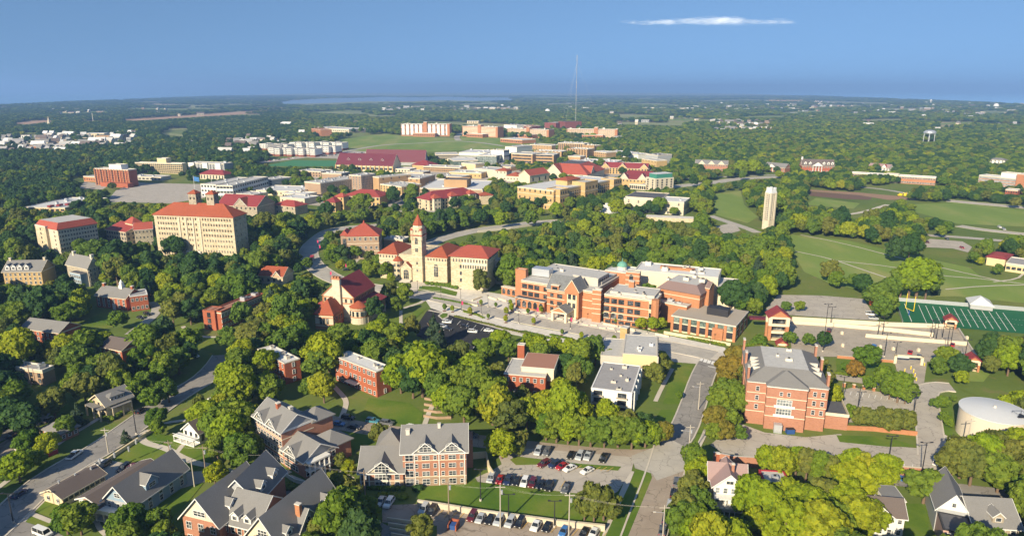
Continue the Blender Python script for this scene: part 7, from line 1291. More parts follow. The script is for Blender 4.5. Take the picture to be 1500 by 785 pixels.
hedge('shrub bank below the white terrace railing', [(425, 715), (435, 722), (442, 726)], 3, 1.6); hedge('flower bed and hedge near the bottom steps', [(560, 726), (590, 729)], 3, 1.0); hedge('shrubs along the dark west side lawn of stone house', [(150, 612), (165, 615), (178, 606)], 2, 1.4)
hedge('tall hedge mass left of the right edge dormitory', [(1400, 290), (1430, 294), (1460, 297), (1480, 297)], 16, 9, 'leaf_dark')
# ================================================================ VEHICLES
CARM = {}
def car_meshes(kind, col):
    k = (kind, col)
    if k in CARM: return CARM[k]
    Lc, Wc = {'sedan': (4.6, 1.8), 'suv': (4.7, 1.9), 'pickup': (5.5, 1.95), 'van': (5.6, 2.0), 'bus': (11, 2.5)}[kind]; hw = Wc/2; x0, x1 = -Lc/2, Lc/2; p = 'paint_'+col
    prof_ = {'sedan': [(x0, .35), (x0, .85), (x0+.25, .95), (x1-1.1, .92), (x1-.1, .75), (x1, .35)], 'suv': [(x0, .35), (x0, 1.0), (x0+.1, 1.08), (x1-1.1, 1.05), (x1-.1, .9), (x1, .35)],
             'pickup': [(x0, .45), (x0, 1.05), (x1-1.2, 1.08), (x1-.1, .98), (x1, .45)], 'van': [(x0, .35), (x0, 1.15), (x1-.7, 1.15), (x1-.05, .95), (x1, .35)], 'bus': [(x0, .4), (x0, 1.4), (x1, 1.4), (x1, .4)]}[kind]
    b = MB()
    def ext(P, w0, w1, m):
        n = len(P); b.solid([(x, -w0 if z < P[0][1]+.01 or True else 0, z) for x, z in P]+[(x, w0, z) for x, z in P], [tuple(range(n)), tuple(range(2*n-1, n-1, -1))]+[(i, i+n, (i+1) % n+n, (i+1) % n) for i in range(n)], m)
    ext(prof_, hw, hw, p)
    c0, c1, r0, r1, zt, zb = {'sedan': (x0+.55, x1-1.25, x0+1.15, x1-2.0, 1.42, .92), 'suv': (x0+.1, x1-1.2, x0+.4, x1-1.8, 1.68, 1.04), 'pickup': (x0+2.0, x1-1.25, x0+2.15, x1-1.85, 1.75, 1.05), 'van': (x0+.03, x1-.7, x0+.1, x1-1.2, 2.05, 1.14), 'bus': (x0+.02, x1-.02, x0+.1, x1-.1, 3.0, 1.38)}[kind]
    s_ = .16; cab = [(c0, -hw+.05, zb), (c1, -hw+.05, zb), (c1, hw-.05, zb), (c0, hw-.05, zb), (r0, -hw+s_+.05, zt), (r1, -hw+s_+.05, zt), (r1, hw-s_-.05, zt), (r0, hw-s_-.05, zt)]
    g = MB(); g.solid(cab, [(0, 1, 5, 4), (1, 2, 6, 5), (2, 3, 7, 6), (3, 0, 4, 7)], 'car_glass')
    b.poly([(x, y, z+.02) for x, y, z in cab[4:]], p)
    for (i, j) in ((0, 4), (1, 5), (2, 6), (3, 7)): b.bar((cab[i][0], cab[i][1]*1.01, cab[i][2]), (cab[j][0], cab[j][1]*1.01, cab[j][2]+.02), .09, p)
    if kind in ('suv', 'van', 'sedan', 'bus'):
        for sy in (-1, 1):
            for t in ((.5,) if kind != 'bus' else (.2, .4, .6, .8)):
                xa = c0+(c1-c0)*t; xb = r0+(r1-r0)*t; b.bar((xa, sy*(hw-.04), zb), (xb, sy*(hw-s_-.02), zt), .09, p)
    if kind == 'pickup': b.box(x0+.1, x0+1.9, -hw+.12, hw-.12, 1.06, 1.08, 'dark_metal')
    wm = MB(); r = .34; n = 12
    for q in (0,):
        v = [(r*math.cos(6.283*i/n), -.1, r*math.sin(6.283*i/n)) for i in range(n)]+[(r*math.cos(6.283*i/n), .12, r*math.sin(6.283*i/n)) for i in range(n)]
        wm.solid(v, [tuple(range(n)), tuple(range(2*n-1, n-1, -1))]+[(i, i+n, (i+1) % n+n, (i+1) % n) for i in range(n)], 'dark_metal')
        v = [(.2*math.cos(6.283*i/n), -.115, .2*math.sin(6.283*i/n)) for i in range(n)]; wm.poly(v, 'galvanised'); wm.poly([(x, .135, z) for x, _, z in v][::-1], 'galvanised')
    hl = MB().box(x1-.12, x1+.01, hw-.45, hw-.1, .6, .76, 'white_paint'); tl = MB().box(x0-.01, x0+.08, hw-.4, hw-.08, .72, .88, 'red_paint')
    wx = Lc*.31; CARM[k] = (b.mesh('body'), g.mesh('window'), CARM.setdefault('wheel', wm.mesh('wheel')), hl.mesh('headlight'), tl.mesh('tail_light'), wx, hw); return CARM[k]
def car(label, px, py, col, kind, d, group):
    P = G(px, py); Q = G(px+d[0], py+d[1]); a = math.atan2(Q.y-P.y, Q.x-P.x); z = .26 if group != 'x' else .1; z = CARZ[0]
    me = car_meshes(kind, col); nm = {'pickup': 'pickup_truck', 'bus': 'bus', 'van': 'parked_van'}.get(kind, 'parked_car')
    r = link(nm, None, M=Matrix.Translation((P.x, P.y, z)) @ Matrix.Rotation(a, 4, 'Z')); tag(r, label, {'pickup': 'pickup truck', 'bus': 'bus', 'van': 'van'}.get(kind, 'car'), group)
    link('body', me[0], r); link('window', me[1], r)
    for sx in (-1, 1):
        for sy in (-1, 1): link('wheel', me[2], r, Matrix.Translation((sx*me[5], sy*(me[6]-.1), .33)))
    for sy in (0, 1): M_ = Matrix.Diagonal((1, 1-2*sy, 1, 1)); link('headlight', me[3], r, M_); link('tail_light', me[4], r, M_)
    return r
ORD = ['first', 'second', 'third', 'fourth', 'fifth', 'sixth', 'seventh', 'eighth', 'ninth', 'tenth', 'eleventh', 'twelfth', 'thirteenth', 'fourteenth', 'fifteenth', 'sixteenth', 'seventeenth', 'eighteenth', 'nineteenth', 'twentieth', 'twenty-first', 'twenty-second', 'twenty-third', 'twenty-fourth', 'twenty-fifth', 'twenty-sixth']
CARZ = [.2]
def row(phrase, d, items, group):
    for i, (px, py, col, kind) in enumerate(items): car('%s %s, %s from the left in %s' % (col, kind, ORD[i], phrase), px, py, col, kind, d, group)
row('the pale lot lower row', (-12, 26), [(719.5, 703, 'silver', 'suv'), (732.5, 705, 'red', 'sedan'), (744, 706.5, 'navy', 'suv'), (756.5, 707.5, 'black', 'sedan'), (768.5, 709, 'white', 'suv'), (780, 710.5, 'maroon', 'suv'), (792.5, 712.5, 'black', 'sedan'), (804.5, 715.5, 'black', 'suv'), (829, 718, 'grey', 'pickup')], 'cars in the pale lot')
row('the pale lot upper row', (-40, 20), [(797, 682, 'maroon', 'suv'), (812.5, 683, 'navy', 'suv'), (823.5, 685.5, 'red', 'sedan'), (834.5, 688.5, 'white', 'sedan'), (860, 692, 'white', 'sedan')], 'cars in the pale lot')
row('the kerbside row above the pale lot', (-12, 22), [(788.5, 663.5, 'silver', 'suv'), (801, 664.5, 'grey', 'suv'), (836, 669.5, 'black', 'sedan'), (849, 670.5, 'silver', 'suv'), (861.5, 670.5, 'silver', 'pickup'), (884, 674, 'black', 'pickup')], 'cars in the pale lot')
row('the bottom edge lot', (-16, 26), [(692, 759, 'maroon', 'suv'), (704, 761.5, 'silver', 'sedan'), (718, 763.5, 'black', 'sedan'), (731, 765, 'silver', 'suv'), (747.5, 767.5, 'silver', 'suv'), (762, 768.5, 'black', 'suv'), (786, 772, 'white', 'pickup'), (801.5, 774.5, 'black', 'sedan'), (826, 781, 'blue', 'sedan'), (856, 783, 'black', 'sedan'), (870, 783, 'white', 'sedan')], 'cars in the bottom lot')
row('the small lot under the twin gabled hall', (-16, 24), [(558, 737, 'silver', 'sedan'), (570, 739.5, 'white', 'suv'), (621, 748.5, 'silver', 'suv'), (633, 751, 'black', 'suv')], 'cars in the bottom lot')
row('the line along the right kerb downhill', (5, -30), [(991, 709, 'grey', 'suv'), (986.5, 725, 'black', 'sedan'), (982, 742, 'silver', 'suv'), (975.5, 762, 'navy', 'suv'), (970, 780, 'grey', 'sedan')], 'cars along the downhill kerb')
row('the lane behind the brick halls', (30, 4), [(496, 623, 'blue', 'sedan'), (510, 614, 'black', 'suv'), (519, 628, 'black', 'sedan'), (546, 619, 'teal', 'suv'), (567, 622, 'grey', 'suv'), (603, 628, 'white', 'sedan'), (690, 640, 'grey', 'suv')], 'cars on the back lane')
row('the lot behind the blue grey house', (-25, 18), [(147, 682, 'white', 'sedan'), (153, 684, 'black', 'suv'), (182, 688, 'black', 'suv'), (192, 690, 'maroon', 'suv'), (222, 693, 'white', 'sedan'), (234, 699, 'black', 'sedan'), (243, 702, 'black', 'suv'), (251, 705, 'grey', 'sedan'), (261, 706, 'black', 'suv')], 'cars behind the blue house')
row('the left diagonal street', (25, -18), [(29, 726, 'navy', 'sedan'), (110, 669, 'white', 'pickup'), (206, 604, 'black', 'sedan')], 'cars on the diagonal street')
row('the dark fresh lot', (30, 2), [(655, 473.5, 'white', 'suv'), (680, 480, 'black', 'sedan'), (716, 486, 'white', 'sedan'), (692.5, 487.5, 'white', 'suv'), (655, 484, 'black', 'sedan'), (648, 480, 'silver', 'suv')], 'cars in the dark lot')
row('the open garage deck', (4, -12), [(1214, 486, 'maroon', 'suv'), (1280, 510, 'blue', 'suv'), (1333, 518, 'red', 'sedan'), (1346, 524, 'grey', 'sedan'), (1395, 507, 'red', 'sedan'), (1409, 523, 'white', 'suv'), (1413, 528, 'blue', 'suv')], 'cars on the garage deck')
row('the far lot behind the deck', (30, 2), [(1276, 462, 'white', 'van'), (1279, 468, 'silver', 'suv')], 'vehicles in the far lot')
row('the trees near the white porch house', (20, 6), [(313, 588, 'white', 'sedan'), (329, 599, 'yellow', 'sedan'), (340, 697, 'silver', 'suv')], 'cars near the porch house')
row('the lower lot by the brick retaining wall', (2, -20), [(1371, 679, 'white', 'suv'), (1383, 679, 'white', 'pickup')], 'cars by the brick wall')
row('the far left street edge', (25, -16), [(5, 614, 'navy', 'suv'), (13, 606, 'white', 'sedan'), (20, 640, 'black', 'sedan'), (72, 617, 'grey', 'sedan')], 'cars at the far left')
row('the side street before the hall with cupola', (25, 8), [(206, 467, 'black', 'sedan'), (216, 462, 'black', 'suv'), (274, 463, 'navy', 'suv'), (292, 468, 'silver', 'suv')], 'cars on the quad street')
row('the shaded lane below the brick retaining wall', (25, 5), [(1296, 738, 'blue', 'suv'), (1322, 705, 'blue', 'sedan'), (1364, 714, 'black', 'sedan')], 'cars on the shaded lane')
row('the street beside the lower corner lawn', (30, 12), [(63, 784, 'white', 'van'), (286, 523, 'white', 'sedan')], 'vehicles on the left streets')
row('the valley roads', (10, 5), [(1358, 356, 'maroon', 'sedan'), (1387, 351, 'navy', 'sedan'), (1409, 364, 'red', 'sedan'), (1434, 369, 'black', 'suv'), (1440, 370, 'black', 'sedan'), (1464, 334, 'white', 'suv'), (1470, 337, 'silver', 'suv'), (1340, 292, 'black', 'suv')], 'cars on the valley roads')
row('the far village lot', (8, 1), [(470+i*5.5, 229.5-i*.45, ['silver', 'black', 'white', 'maroon', 'navy'][i % 5], ['sedan', 'suv'][i % 2]) for i in range(14)], 'cars in the village lot')
row('the lot left of the village', (8, 1), [(381+i*7, 237.6-i*.75, ['black', 'silver', 'red', 'white'][i % 4], 'suv') for i in range(8)], 'cars left of the village')
car('white shuttle bus with red roof stripe on the curving boulevard', 457, 383, 'white', 'bus', (-8, 20), None)
link('awning', MB().box(-5.3, 5.3, -1.2, 1.2, 3.02, 3.1, 'red_paint').mesh('awning'), COL.objects[[o.name for o in COL.objects if o.name.startswith('bus')][0]])
# ================================================================ POLES, LAMPS, SIGNS
POLEQ = []
def lamp(px, py, h=9, arm=1.5, kind='lot', th=.18, nm='street_lamp'):
    P = G(px, py); r = link(nm, None, M=Matrix.Translation(P)); tag(r, None, 'street lamp', 'street lamps'); b = MB()
    b.cone(0, 0, -.2, .7, .35, .35, 'concrete_wall', 10); link('footing', b.mesh('footing'), r); link('pole', MB().cone(0, 0, .7, h, th, th*.6, 'dark_metal' if kind != 'pale' else 'galvanised', 8).mesh('pole'), r)
    b = MB(); b.box(-arm, arm, -.06, .06, h-.15, h, 'dark_metal'); b.box(-arm-.3, -arm+.4, -.22, .22, h-.05, h+.15, 'dark_metal'); b.box(arm-.4, arm+.3, -.22, .22, h-.05, h+.15, 'dark_metal'); link('lamp_head', b.mesh('lamp_head'), r); LABELQ.append((r, ('tall' if h > 11 else 'slender')+' lamp post', P.x, P.y)); return r
for px, py, h in ((1205, 515, 22), (1216, 478, 10), (1285, 494, 10), (1292, 493, 10), (1295, 523, 11), (1363, 495, 9), (1367, 497, 9), (1371, 499, 9), (1380, 496, 9), (1385, 519, 12), (1390, 519, 12), (1412, 530, 10), (1312, 520, 6), (704, 733.5, 10), (1232, 592, 11), (1338, 608, 9), (1348, 706, 13), (1300, 686, 11), (1256, 600, 9), (200, 636, 9), (20, 766, 9), (745, 762, 8), (812, 772, 8)): lamp(px, py, h)
for px, py in ((646, 437), (675, 440), (715, 450), (757, 454), (784, 465), (810, 463), (760, 474), (851, 473), (893, 475), (836, 482), (948, 489), (902, 487), (745, 462), (1040, 505), (612, 428), (705, 461), (740, 472)): lamp(px, py, 6.5, .25, th=.12, nm='plaza_lamp')
for px, py in ((465, 362), (468, 370), (435, 378), (484, 410), (786, 465), (835, 480), (676, 455), (506, 398)):
    P = G(px, py); r = link('banner_pole', None, M=Matrix.Translation(P)); tag(r, None, 'banner pole', 'banner poles'); link('pole', MB().cone(0, 0, 0, 5.5, .1, .08, 'dark_metal', 8).mesh('pole'), r); link('banner', MB().box(.12, .95, -.03, .03, 3.2, 5.2, 'pink_banner').mesh('banner'), r); LABELQ.append((r, 'pole with pink banner', P.x, P.y))
def upole(px, py, h=10, cross=True, m='pole_wood', tr=False, lampm=False):
    P = G(px, py); r = link('utility_pole', None, M=Matrix.Translation(P)); tag(r, None, 'utility pole', 'utility poles'); link('pole', MB().cone(0, 0, -.3, h, .2, .13, m, 8).mesh('pole'), r)
    if cross: link('cross_arm', MB().box(-1.3, 1.3, -.08, .08, h-.9, h-.72, m).mesh('cross_arm'), r)
    if tr: link('transformer', MB().cone(.45, 0, h-2.8, h-1.7, .28, .28, 'galvanised', 10).mesh('transformer'), r)
    if lampm: b = MB(); b.bar((0, 0, h-2.2), (-2.4, -.3, h-1.8), .1, 'galvanised'); b.box(-2.9, -2.2, -.45, -.15, h-1.85, h-1.7, 'coping'); link('lamp_arm', b.mesh('lamp_arm'), r)
    LABELQ.append((r, 'timber utility pole', P.x, P.y)); return P+Vector((0, 0, h-.6))
W_ = {}
for k, a_ in dict(a=(1023, 600, 11, 1, 'pale_bark', 0, 1), b=(1008, 673, 12, 1, 'pale_bark', 1, 1), c=(833, 786, 13, 1, 'pale_bark', 1, 0), d=(733, 773, 13, 1, 'pale_bark', 1, 0), e=(658, 766, 13, 1, 'pole_wood', 1, 0), f=(536, 740, 11, 1, 'pole_wood', 1, 0), g=(392, 703, 9, 1, 'pole_wood', 1, 0), h=(302, 696, 10, 1, 'pole_wood', 1, 0), i=(285, 713, 9, 0, 'pale_bark', 0, 0), j=(252, 688, 10, 1, 'pole_wood', 1, 0), k=(159, 664, 9, 1, 'pale_bark', 1, 0), l=(60, 640, 8, 1, 'pole_wood', 0, 0), m=(1413, 668, 13, 1, 'pale_bark', 0, 0), n=(1404, 630, 9, 0, 'pale_bark', 0, 0), o=(970, 800, 12, 1, 'pale_bark', 0, 1), p=(46, 565, 9, 1, 'pole_wood', 0, 0), q=(1418, 672, 9, 0, 'pale_bark', 0, 0)).items(): W_[k] = upole(a_[0], a_[1], a_[2], a_[3], a_[4], a_[5], a_[6])
def wire(a_, b_, label):
    b = MB(); n = 10
    for off in (-1.0, 0, 1.0):
        pts = [a_.lerp(b_, i/n)+Vector((off, 0, -1.0*4*(i/n)*(1-i/n))) for i in range(n+1)]
        for p, q in zip(pts, pts[1:]): b.bar(p-a_, q-a_, .016, 'concrete_wall', 3)
    tag(link('power_line', b.mesh('power_line'), M=Matrix.Translation(a_)), label, 'power line')
for a_, b_, l in (('a', 'b', 'wires between the two poles of the downhill street'), ('b', 'o', 'wires running down along the kerb cars'), ('c', 'd', 'wires above the middle of the bottom lot'), ('d', 'e', 'wires above the left part of the bottom lot'), ('e', 'f', 'wires crossing in front of the twin gabled hall'), ('f', 'g', 'wires left of the twin gabled hall'), ('g', 'h', 'wires over the lawn by the porch hall'), ('h', 'j', 'wires near the curving path'), ('j', 'k', 'wires crossing the fenced green lawn'), ('c', 'o', 'wires crossing over the grass verge')): wire(W_[a_], W_[b_], l)
# goal post, trailer, tent, bins
P = G(1327, 470); P2 = G(1327, 454); r = link('goal_post', None, M=Matrix.Translation(G(1331, 462)) @ Matrix.Rotation(.15, 4, 'Z')); tag(r, 'bright yellow goal post at the left end of the green field', 'goal post'); b = MB(); b.cone(0, 0, 0, 3.2, .3, .3, 'blue_plastic', 8); b.bar((0, -2.9, 3.2), (0, 2.9, 3.2), .3, 'yellow_paint'); [b.bar((0, y, 3.2), (0, y, 11), .3, 'yellow_paint') for y in (-2.9, 2.9)]; link('frame', b.mesh('frame'), r)
B = Bld('marquee', 'white peaked tent roof beyond the green football field', 'tent', (1422, 446), (1455, 449.5), 12, h=2.8, guard=.1); B.f.box('canopy_base', 0, B.f.w, 0, B.f.d, .5, 2.7, 'grey_siding'); B.f.hip('tank_top', 3.4, .5)
B = Bld('refuse_enclosure', 'brick enclosure with blue bins beside the bottom lot pole', 'enclosure', (655, 768), (668, 770), 3, h=1.8, guard=None); b = MB(); b.box(0, .3, 0, 3, 0, 1.8, 'brick_red'); b.box(B.f.w-.3, B.f.w, 0, 3, 0, 1.8, 'brick_red'); b.box(.3, B.f.w-.3, 2.7, 3, 0, 1.8, 'brick_red'); B.f.put('wall', b); B.f.box('bin', .5, B.f.w-.5, .4, 2.2, 0, 1.4, 'blue_plastic')
tag(link('refuse_skip', MB().box(-1.3, 1.3, -.8, .8, 0, 1.6, 'blue_plastic').box(-1.35, 1.35, -.85, .85, 1.6, 1.7, 'dark_metal').mesh('refuse_skip'), M=Matrix.Translation(G(1157, 634))), 'dark blue skip against the slate-roofed brick hall', 'skip')
tag(link('orange_trailer', MB().box(-1.2, 1.2, -.9, .9, .3, 2.6, 'orange_plastic').box(-1, 1, -.95, .95, 0, .3, 'dark_metal').mesh('orange_trailer'), M=Matrix.Translation(G(1277, 447))), 'small orange container at the edge of the far lot', 'container')
for i, (px, py) in enumerate(((1325, 545), (1327, 552), (1334, 541), (1338, 546), (1340, 552), (1342, 558), (1354, 536))): tag(link('bollard', MB().cone(0, 0, 0, 1.6, .18, .18, 'yellow_paint', 10).cone(0, 0, 1.6, 1.75, .2, .1, 'white_paint', 10).mesh('bollard'), M=Matrix.Translation(G(px, py))), 'yellow gate bollard, %s counted from the left at the deck entrance' % ORD[i], 'bollard', 'gate bollards')
for i in range(8): tag(link('fence_pier', MB().box(-.4, .4, -.4, .4, -.1, 1.6, 'brick_orange').box(-.5, .5, -.5, .5, 1.6, 1.8, 'cream_trim').mesh('fence_pier'), M=Matrix.Translation(G(1236+i*14.5, 566.5+i*2.2))), 'brick fence pier above the small lot, %s from the left' % ORD[i], 'pier', 'brick fence piers')
for i in range(9): tag(link('deck_barrier', MB().box(-.5, .5, -.5, .5, 0, 1.5, 'cream_trim').cone(0, 0, 1.5, 1.8, .3, .2, 'concrete_wall', 8).mesh('deck_barrier'), M=Matrix.Translation(G(*[(1233, 490), (1234, 508), (1289, 510), (1308, 513), (1345, 515), (1372, 517), (1380, 520), (1207, 501), (1416, 497)][i]))), 'cream post base on the garage deck, %s in order' % ORD[i], 'post', 'cream deck posts')
# young street trees of the plaza
for i, (px, py) in enumerate(((651, 456), (663, 457.5), (689, 462), (715, 468), (741, 473), (705, 448), (726, 451), (749, 457), (750, 455), (773, 461), (793, 459), (748, 448), (870, 468), (903, 475), (934, 481), (823, 491), (852, 497), (878, 501), (899, 503), (742, 462), (782, 476))):
    P = G(px, py); s = random.uniform(.19, .27); r = link('young_tree', None, M=Matrix.Translation(P) @ Matrix.Diagonal((s, s, s*1.5, 1))); v = KIND['lime' if i % 3 else 'green'][2][0]; link('crown', v[0], r); link('trunk', v[1], r); link('mulch_bed', MB().box(-3, 3, -3, 3, .6, .75, 'mulch').mesh('mulch_bed'), r); tag(r, None, 'young tree', 'young plaza trees'); LABELQ.append((r, 'young staked tree', P.x, P.y))
# plaza seats
for i in range(14): px = 745+i*12.5; py = 453.5+i*2.35+(2 if i % 2 else 0); tag(link('stone_bench', MB().box(-1.6, 1.6, -.35, .35, 0, .5, 'cream_trim').box(-1.5, 1.5, -.3, .3, .5, .55, 'coping').mesh('stone_bench'), M=Matrix.Translation(G(px, py, 0)+Vector((0, 0, .1))) @ Matrix.Rotation(-.4, 4, 'Z')), 'pale stone bench along the union front, %s from the left' % ORD[i], 'bench', 'plaza benches')
for i, P_ in enumerate(([(686, 446), (700, 449)], [(716, 436), (728, 440)], [(730, 438), (742, 442)], [(884, 475), (905, 479)], [(908, 480), (930, 485)], [(692, 441), (705, 436)], [(960, 490), (980, 494)])): wall('cream plaza seat wall, %s from the left' % ORD[i], P_, .9, 'cream_trim', .8, name='seat_wall', cat='seat wall', group='plaza seat walls', cl=False)
for i, (px, py) in enumerate(((617, 422), (447, 392), (450, 393), (430, 383), (700, 446), (800, 461), (812, 466), (844, 470))):
    P = G(px, py); b = MB(); b.cone(-.1, 0, 0, .85, .08, .1, 'blue_plastic', 8); b.cone(.1, .05, 0, .85, .08, .1, 'blue_plastic', 8); b.cone(0, 0, .8, 1.45, .17, .22, ['white_paint', 'red_paint', 'grey_siding'][i % 3], 10); b.cone(0, 0, 1.45, 1.55, .07, .06, 'brick_buff', 8); b.cone(.26, 0, .85, 1.42, .04, .06, 'brick_buff', 6); b.cone(-.26, 0, .85, 1.42, .04, .06, 'brick_buff', 6); b.cone(0, 0, 1.53, 1.66, .09, .11, 'brick_buff', 10); b.cone(0, 0, 1.66, 1.78, .115, .05, 'dark_metal', 10)
    o = link('person', b.mesh('person'), M=Matrix.Translation(P+Vector((0, 0, .2)))); tag(o, None, 'person', 'people on the boulevard'); LABELQ.append((o, 'tiny standing person in %s top' % ['white', 'red', 'grey'][i % 3], P.x, P.y))
# shelters and street furniture
B = Bld('bus_shelter', 'low grey bus shelter roof beside the upper boulevard', 'shelter', (421, 351), (434, 352), 4, h=3, guard=.1); [B.f.box('post', x, x+.2, .2, .4, 0, 3, 'dark_metal') for x in (.3, B.f.w-.5)]; B.f.slab('membrane', .3, .3)
# ================================================================ FAR THINGS
P0 = G(843, 186); r = link('radio_mast', None, M=Matrix.Translation(P0)); tag(r, 'very tall thin red and white radio mast on the horizon', 'radio mast'); LM.append(('radio mast', P0.x, P0.y)); hgt_ = CAMH+P0.y*.0465; b = MB()
for i in range(11): b.cone(0, 0, hgt_*i/11, hgt_*(i+1)/11, .7, .7, 'galvanised' if i % 2 else 'concrete_wall', 4)
link('lattice', b.mesh('lattice'), r); b = MB(); [b.bar((0, 0, hgt_*.9), (math.cos(t)*80, math.sin(t)*80, 0), .18, 'galvanised', 3) for t in (0, 2.09, 4.19)]; link('guy_wire', b.mesh('guy_wire'), r)
P0 = G(1360, 208); r = link('water_tower', None, M=Matrix.Translation(P0)); tag(r, 'silver legged water tower rising from the woods at right', 'water tower'); LM.append(('silver legged water tower', P0.x, P0.y)); b = MB(); rt = 12.5; zt = 20
for i in range(6): b.cone(0, 0, zt+6*math.sin(math.pi/2*i/6), zt+6*math.sin(math.pi/2*(i+1)/6), rt*math.cos(math.pi/2*i/6), rt*math.cos(math.pi/2*(i+1)/6), 'galvanised', 24); b.cone(0, 0, zt-5*math.sin(math.pi/2*(i+1)/6), zt-5*math.sin(math.pi/2*i/6), rt*math.cos(math.pi/2*(i+1)/6), rt*math.cos(math.pi/2*i/6), 'galvanised', 24)
link('tank', b.mesh('tank'), r); [link('leg', MB().bar((12*math.cos(i*1.047), 12*math.sin(i*1.047), 0), (11.5*math.cos(i*1.047), 11.5*math.sin(i*1.047), zt), 1.1, 'galvanised', 6).mesh('leg'), r) for i in range(6)]; link('riser', MB().cone(0, 0, 0, zt-3, 1.6, 1.6, 'galvanised', 10).mesh('riser'), r)
def far_tank(px, py, hh, rr, label, base_h=0):
    P = G(px, py); r = link('water_tower' if base_h else 'storage_dome', None, M=Matrix.Translation(P)); tag(r, label, 'water tower' if base_h else 'dome'); b = MB()
    for i in range(5): b.cone(0, 0, base_h+hh*math.sin(math.pi/2*i/5), base_h+hh*math.sin(math.pi/2*(i+1)/5), rr*math.cos(math.pi/2*i/5), rr*math.cos(math.pi/2*(i+1)/5)+.01, 'white_paint', 16)
    link('tank', b.mesh('tank'), r)
    if base_h: link('stem', MB().cone(0, 0, 0, base_h, rr*.35, rr*.3, 'white_paint', 10).mesh('stem'), r)
far_tank(802, 166.5, 22, 16, 'white storage dome among far trees left of the radio mast'); far_tank(1458, 162, 16, 14, 'white bulb water tower near the right horizon', 22); far_tank(1363, 153, 10, 10, 'tiny white water tower on the horizon right of centre', 26); far_tank(1057, 153.5, 10, 12, 'far white dome above the long pale sheds', 8)
P0 = G(137, 181); r = link('church_spire', None, M=Matrix.Translation(P0)); tag(r, 'thin grey mast above the far left town', 'mast'); link('pole', MB().cone(0, 0, 0, 34, 1.6, .9, 'coping', 6).mesh('pole'), r)
P0 = G(73, 188); r = link('church_spire', None, M=Matrix.Translation(P0)); tag(r, 'small pale church spire at the far left', 'spire'); link('steeple', MB().cone(0, 0, 0, 16, 5, 4, 'cream_trim', 8).cone(0, 0, 16, 34, 4, .1, 'cream_trim', 8).mesh('steeple'), r)
# town houses of the far country
HC = []
wallsm = ['white_paint', 'cream_trim', 'limestone_pale', 'grey_siding', 'brick_tan', 'brick_orange']; roofsm = ['shingle_grey', 'membrane_white', 'shingle_brown', 'tar_roof', 'membrane']
def far_house(px, py, w_, d_, h_, wm, rm, rot, gab, label=None, group='distant town buildings'):
    key = (wm, rm, gab)
    if key not in FHM:
        b = MB(); b.box(-.5, .5, -.5, .5, -.05, 1, wm)
        if gab: b.solid([(-.55, -.55, 1), (.55, -.55, 1), (.55, .55, 1), (-.55, .55, 1), (-.55, 0, 1.7), (.55, 0, 1.7)], [(0, 1, 5, 4), (2, 3, 4, 5), (0, 4, 3), (1, 2, 5), (0, 3, 2, 1)], rm)
        else: b.box(-.52, .52, -.52, .52, 1, 1.08, rm)
        [b.box(-.4+i*.2, -.31+i*.2, -.512, -.5, .25, .75, 'glass') for i in range(5)]; FHM[key] = b.mesh('town_building')
    P = G(px, py); FHQ.append((w_*h_/(P.y*P.y), len(FHQ), key, P, rot, w_, d_, h_, label, group))
def far_emit():
    FHQ.sort(key=lambda q: (q[8] is None, -q[0])); b = MB()
    for i, q in enumerate(FHQ):
        if i < 285: far_one(*q[2:]); continue
        M = Matrix.Translation(q[3]) @ Matrix.Rotation(q[4], 4, 'Z') @ Matrix.Diagonal((q[5], q[6], q[7], 1)); me = FHM[q[2]]; n = len(b.v); b.v += [tuple(M @ v.co) for v in me.vertices]; mi = [b._mi(m.name) for m in me.materials]
        for pl in me.polygons: b.f.append(tuple(n+k for k in pl.vertices)); b.m.append(mi[pl.material_index])
    tag(link('far_town', b.mesh('far_town')), kind='stuff')
def far_one(key, P, rot, w_, d_, h_, label, group):
    o = link('town_building', FHM[key], M=Matrix.Translation(P) @ Matrix.Rotation(rot, 4, 'Z') @ Matrix.Diagonal((w_, d_, h_, 1))); tag(o, label or 'tiny pale building among the trees of the far town', 'building', group)
FHM = {}; FHQ = []
rr = random.Random(5)
for (x0, x1, y0, y1, dn), n in zip(TOWNS, TN):
    for i in range(n):
        px, py = rr.uniform(x0, x1), rr.uniform(y0, y1); dist = G(px, py).y; k = max(1, dist/1800)
        far_house(px, py, rr.choice((8, 9, 11, 13, 24))*k**.35, rr.uniform(7, 12)*k**.35, rr.uniform(6, 10), rr.choice(wallsm[1:5] if rr.random() < .8 else wallsm), rr.choice(roofsm), rr.uniform(-.5, .5), rr.random() < .5)
